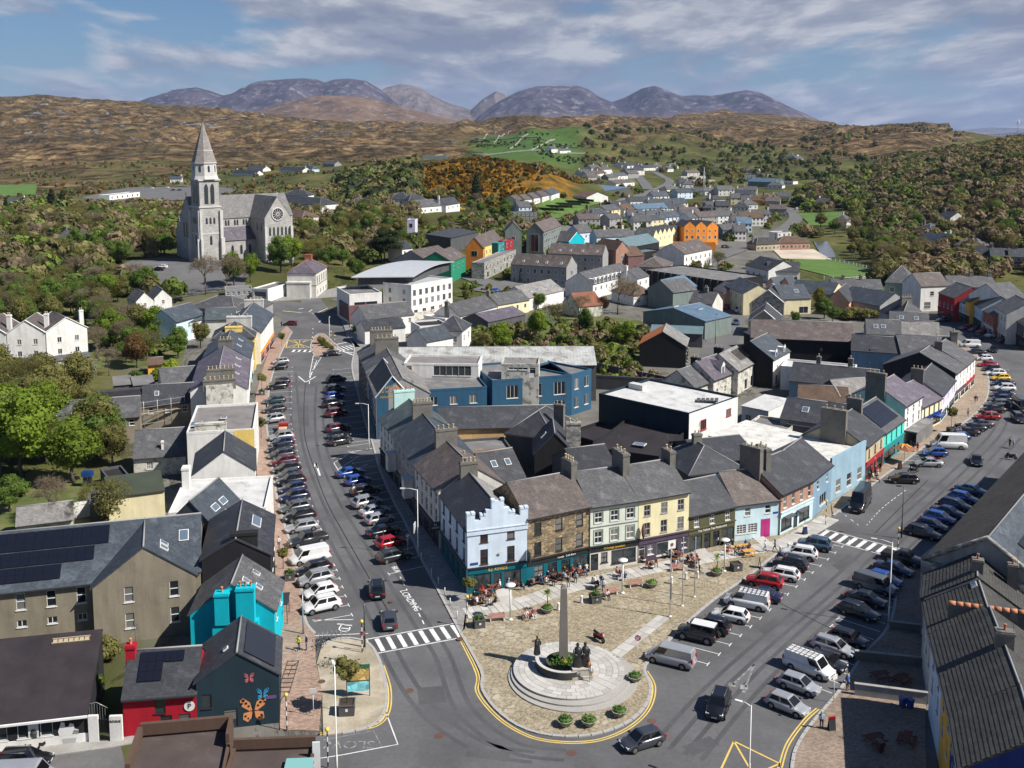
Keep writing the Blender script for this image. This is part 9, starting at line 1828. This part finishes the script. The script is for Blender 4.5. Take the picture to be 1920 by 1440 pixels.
def scatter(c0,c1,D0,D1,n,m=2.5,clump=0.0,sd=0,keep=None):
 r=np.random.default_rng(sd+100);out=[];tries=0
 while len(out)<n and tries<n*12:
  tries+=1;D=math.sqrt(r.uniform(D0**2,D1**2));c=r.uniform(c0,c1);x=(c-960)/FPX*D
  if clump and fbm(x/45,D/60,3,sd)<clump:continue
  if keep and not keep(c,D):continue
  if clear(x,D,m):out.append((x,D))
 return out
WOODS=[('beside the white town houses',170,370,250,300,20,(6,10),6),('in the big clump at the left edge',-60,205,165,222,26,(8,13),7),('in the wood left of the church',-40,320,335,560,110,(8,12),0),('in the trees right of the church',560,770,375,560,46,(7,11),1),('on the slope above the modern hotel',770,980,480,640,30,(5,9),2),('along the river behind the green',1520,1720,440,640,46,(6,10),3),('at the right hill foot',1640,1960,385,560,56,(6,10),4),('behind the white town houses',-40,215,296,350,46,(8,11),5)]
for where,c0,c1,D0,D1,n,hr,sd in WOODS:
 for k,(x,y)in enumerate(scatter(c0,c1,D0,D1,n,3.0,0.0,sd)):
  kd=b_[random.randrange(8)];hh=random.uniform(*hr);cc=960+FPX*x/y;fx=(cc-c0)/(c1-c0);fy=(y-D0)/(D1-D0)
  spot=('front','front middle','rear middle','rear')[min(3,int(fy*4))]+' '+('far left','left','centre','right','far right')[min(4,int(fx*5))]
  tree(*kd,None,hh,where+', '+spot,random.uniform(.9,1.2),'trees '+where.replace('in the trees','standing'),Vector((x,y,float(T(x,y)))))
def mass(name,areas,leaves=34,seed=0):
 r=np.random.default_rng(seed);VV,TT=[],[]
 for(c0,c1,D0,D1,n,h0,h1,pal,clump)in areas:
  for(x,y)in scatter(c0,c1,D0,D1,n,2.0,clump,seed+int(c0)%50):
   h=r.uniform(h0,h1);w=h*r.uniform(.8,1.25);z=float(T(x,y));col=np.array(pal[r.integers(len(pal))])*r.uniform(.75,1.25);m=leaves
   d=r.normal(size=(m,3));d/=np.linalg.norm(d,axis=1)[:,None];d[:,2]=np.abs(d[:,2])*1.2-.35;lump=r.normal(size=(6,3))*.24;p=d*np.array([w*.42,w*.42,h*.42])*r.uniform(.8,1.05,m)[:,None]+lump[r.integers(0,6,m)]*w*.5;p+=(x,y,z+h*.5)
   nr_=d+r.normal(size=(m,3))*.3;nr_/=np.linalg.norm(nr_,axis=1)[:,None];t=np.cross(nr_,r.normal(size=(m,3)));t/=np.linalg.norm(t,axis=1)[:,None];q=np.cross(nr_,t);s=w*(1.5/math.sqrt(m))*r.uniform(.6,1.3,m)[:,None]
   VV.append(np.stack([p-t*s-q*s*.8,p+t*s-q*s*.7,p+t*s*.8+q*s,p-t*s*.7+q*s],1).reshape(-1,3));TT.append(np.repeat(col[None],m*4,0)*np.repeat(r.uniform(.8,1.2,m),4)[:,None])
 V=np.concatenate(VV);C=np.concatenate(TT);nf=len(V)//4
 me=bpy.data.meshes.new(name);me.vertices.add(len(V));me.vertices.foreach_set('co',V.ravel());me.loops.add(nf*4);me.loops.foreach_set('vertex_index',np.arange(nf*4));me.polygons.add(nf);me.polygons.foreach_set('loop_start',np.arange(0,nf*4,4));me.polygons.foreach_set('loop_total',np.full(nf,4));me.update()
 a=me.color_attributes.new('tint','FLOAT_COLOR','POINT');a.data.foreach_set('color',np.concatenate([C,np.ones((len(C),1))],1).astype(np.float32).ravel());me.materials.append(leafmat('mass_'+name,(1,1,1),(1,1,1),0,True));return stuff(link(name,me))
OL,BRN,GRN,DK,BRG=(.19,.175,.075),(.235,.18,.115),(.13,.16,.05),(.055,.072,.032),(.18,.24,.05)
tag(mass('woodland',[(1640,2080,620,1150,2100,4.5,8.5,[OL,OL,BRN,BRN,GRN,BRN,DK],0),(1490,1760,560,950,520,4,8,[OL,GRN,BRN,DK,BRG],.36),(1090,1640,980,1750,520,4,8,[OL,DK,GRN,BRN,GRN],.46),(640,780,620,820,360,6,11,[DK,DK,GRN,GRN,OL],0)],90,1),'dense brown and olive woodland covering the right hill and valley sides','woodland')
tag(mass('near_woodland',[(-150,340,330,640,560,6,10,[OL,BRN,GRN,OL,BRG],.30),(420,780,400,720,380,5,9,[OL,BRN,GRN,OL],.36),(1640,2080,385,620,620,4.5,8,[OL,OL,BRN,BRN,GRN,BRN],0)],270,9),'nearer brown and olive woodland round the church and at the foot of the right hill','woodland')
tag(mass('scrub',[(-150,760,780,1300,800,1.4,3.6,[OL,GRN,GRN,BRN,(.16,.09,.012)],.44),(1000,1500,420,900,520,1.6,4.5,[GRN,OL,BRG,BRN],.4),(760,1000,470,640,240,2,5,[OL,GRN,BRN,BRG],.4),(880,1100,1150,1600,200,1.5,3.5,[DK,GRN],.5),(1500,1800,1600,2300,300,2,4,[DK,OL],.5)],30,2),'low green and olive scrub on the slopes beyond the town','scrub')
tag(mass('gorse',[(745,1100,620,985,2200,1.2,2.6,[(.20,.105,.012),(.11,.085,.014),(.07,.07,.015),(.28,.14,.01)],.38)],12,3),'orange and olive gorse covering the hill below the water tank','gorse')
tag(mass('garden_shrubs',[(-40,330,205,290,120,1,2.6,[GRN,BRG,OL],.4),(880,1240,222,300,420,.9,3.2,[GRN,BRG,OL,BRN],.30),(870,960,340,420,40,1,2.5,[BRG,GRN,(.16,.15,.03)],0)],90,4),'low mixed shrubs and brambles in the back gardens','shrubs')
for k in range(9):
 p,q=G(1006+9*k,392-2.2*k+(k%2)*3),G(1048+8*k,404-2.6*k+(k%2)*2);t=thing('hedge',f"dark clipped hedge across the allotments, {ORD[k]} from the cottages",'hedge',(p.x,p.y,p.z),atan2(q.y-p.y,q.x-p.x));b=MB();l=(q-p).length;b.loft([[(x,-.7,-.3),(x,-.6,1.1),(x,.6,1.2),(x,.7,-.3)]for x in np.linspace(0,l,10)],0,False);leaf_tuft(b,1,.1,0,.1);b.build('foliage',LM['dark'],t)
for px,h,l in(((651,1338),5.4,'slim olive tree growing from the square planter on the island'),((491,741),4.4,'young thin tree in a planter on the left pavement'),((1783,812),4.6,'young tree in a dark planter on the main street'),((490,828),4.2,'thin young tree by the yellow wall on the left pavement'),((528,655),4.0,'small tree on the pavement near the orange awning'),((531,1068),3.2,'thin shrub on the left pavement beside the white van'),((880,1128),3.4,'loose green shrub at the left corner of the teal pub')):
 V,F=crown_mesh(hash(l)%1000 if False else int(px[0]),'broad',h*.62,h*.6,700,.17);t=thing('street_tree',l,'tree',P(px,.9 if h>3.5 else .1));c=link('crown',to_mesh('crown',V,F,LM['olive']),t,(0,0,h*.32));b=MB();b.tube([(0,0,-.2),(.03,0,h*.6)],.045,5);b.build('trunk',BARK,t)
for k in range(4):
 t=tree(('bush'),'green' if k%2 else 'olive',(601+7*k,645+4*k),2.4-.3*k,'on the traffic island, '+['rearmost','second from the rear','second from the front','front one'][k],.8)
tree('bush','olive',(672,625),4.5,'on the corner below the plum coloured walls',1.0)
for k,(x,y)in enumerate(((800,570),(815,566),(832,562),(790,575))):tree('bush','hedge' if k==1 else 'green',(x,y),3.2,'in the modern hotel garden, '+['middle','yellowest','right hand','left hand'][k]+' one',.9)
for k,(x,y)in enumerate(((975,532),(996,532),(1020,534),(1046,538))):tree('conifer','dark',(x,y),6,f"climber like against the grey terrace wall, {ORD[k]} from the left" if k else 'climber like against the grey terrace wall at its left end',.35)
# mountains
def mountains(name,prof,D0,w,col,seed,amp=.42,nx=300,ny=90,rock=(.24,.22,.215)):
 xs=np.array([(p[0]-960)/FPX*D0 for p in prof]);zs=np.array([CAM_H+(250-p[1])*D0/1959 for p in prof]);X1=np.linspace(xs[0],xs[-1],nx);Y1=np.linspace(D0-w,D0+w,ny);X,Y=np.meshgrid(X1,Y1)
 wx=(fbm(X/(w*.8),Y/(w*.8),3,seed)-.5)*w*.5*np.abs((Y-D0)/w)
 Pz=np.interp(X+wx,xs,zs);t=np.abs((Y-D0)/w);g=np.clip(1-t**1.15,0,1);n=fbm(X/(w*.30),Y/(w*.42),6,seed+3,True)-.62;Z=Pz*g+Pz*n*amp*np.minimum(1,t*4)*(.25+g)-20*(t>.97)
 v=np.stack([X,Y,Z],-1).reshape(-1,3);i=np.arange(nx*ny).reshape(ny,nx);f=np.stack([i[:-1,:-1],i[:-1,1:],i[1:,1:],i[1:,:-1]],-1).reshape(-1,4)
 me=bpy.data.meshes.new(name);me.from_pydata(v.tolist(),[],f.tolist());me.polygons.foreach_set('use_smooth',np.ones(len(f),bool))
 m,nt,b=node_mat(name);q=NT(nt);pos=q.new('ShaderNodeNewGeometry').outputs['Position'];nn=q.noise(pos,6/w,8,.65);n2=q.noise(pos,22/w,8,.7)
 c=q.mix(q.rng(nn,.38,.62,0,1),tuple(k*.62 for k in col),tuple(k*1.35 for k in col));sp=q.new('ShaderNodeSeparateXYZ');q.L(pos,sp.inputs[0]);c=q.mix(q.rng(q.math('ADD',q.math('DIVIDE',sp.outputs[2],float(zs.max())),q.math('MULTIPLY',n2,.5)),.35,.75,.8,0),c,(.19,.13,.085));c=q.mix(q.rng(n2,.54,.62,0,.75),c,rock);q.put(b.inputs['Base Color'],c);b.inputs['Roughness'].default_value=.95;b.inputs['Specular IOR Level'].default_value=.05;q.put(b.inputs['Normal'],q.bump(n2,.6,w*.02))
 me.materials.append(m);return struct(link(name,me))
MC=(.060,.050,.066)
mountains('mountains',[(180,262),(230,225),(275,189),(310,180),(345,168),(375,164),(400,170),(425,179),(440,176),(470,162),(500,152),(540,149),(575,147),(600,149),(614,154),(630,149),(660,147),(690,151),(715,166),(745,192),(800,232),(850,262)],12500,2300,MC,5)
mountains('mountains',[(640,230),(700,180),(725,165),(755,158),(785,163),(810,178),(850,196),(885,205),(905,186),(930,170),(945,176),(965,200),(1010,240)],14500,2300,(.13,.105,.095),9)
mountains('mountains',[(860,262),(900,215),(935,190),(970,172),(1005,162),(1040,161),(1080,160),(1100,166),(1122,182),(1145,191),(1170,182),(1200,166),(1222,161),(1245,170),(1275,180),(1305,178),(1330,180),(1355,176),(1392,169),(1420,174),(1455,192),(1500,214),(1540,236),(1580,248),(1640,264)],13000,2500,MC,13)
mountains('foothills',[(400,240),(470,214),(540,192),(580,182),(620,179),(665,180),(700,184),(740,196),(800,212),(860,226),(900,238),(960,262)],8200,1500,(.14,.088,.05),21,.15)
mountains('foothills',[(1120,262),(1180,238),(1240,226),(1290,221),(1360,217),(1400,220),(1450,232),(1500,240),(1560,262)],5600,900,(.145,.095,.07),25,.15)
mountains('foothills',[(1580,262),(1660,242),(1690,234),(1725,231),(1760,240),(1800,244),(1850,239),(1900,240),(1980,246),(2100,262)],24000,2500,(.09,.09,.10),29,.1)
mountains('foothills',[(1740,264),(1800,252),(1860,252),(1900,248),(1960,246),(2100,264)],15000,1500,(.05,.055,.06),31,.1)
# the air between
def haze():
 b=MB();b.box(-16000,16000,-400,30000,-420,1250);m=bpy.data.materials.new('haze_air');m.use_nodes=True;nt=m.node_tree;nt.nodes.clear();o=nt.nodes.new('ShaderNodeOutputMaterial');v=nt.nodes.new('ShaderNodeVolumePrincipled');v.inputs['Color'].default_value=(.46,.62,1.0,1);v.inputs['Density'].default_value=2.6e-5;v.inputs['Anisotropy'].default_value=.1;nt.links.new(v.outputs[0],o.inputs['Volume'])
 h=b.build('haze',m);stuff(h)
haze()
print('LONG',[l for l in LABELS if len(l.split())>16][:20])
def px_of(o):return o.matrix_basis.translation.x/max(1,o.matrix_basis.translation.y)
for l,names in list(LABELS.items()):
 if len(names)<2:continue
 obs=sorted((o for o in(bpy.data.objects.get(n)for n in names)if o and o.get('label')==l),key=px_of)
 if len(obs)<2:continue
 w=['left one','right one']if len(obs)==2 else(['left one','middle one','right one']if len(obs)==3 else[q+' from left' for q in('first',)+tuple(ORD[1:len(obs)])])
 for o,t in zip(obs,w):
  nl=l+', '+t
  if len(nl.split())<=16:o['label']=nl;LABELS.setdefault(nl,[]).append(o.name);LABELS[l]=[n for n in LABELS[l]if n!=o.name]
dup_={k:v for k,v in LABELS.items()if len(v)>1}
print('DUPLABELS',len(dup_),[(k,len(v))for k,v in list(dup_.items())[:40]])
print('TRIS',sum(len(o.data.loop_triangles)if False else len(o.data.polygons)for o in COL.objects if o.type=='MESH'),'OBJS',len(COL.objects))
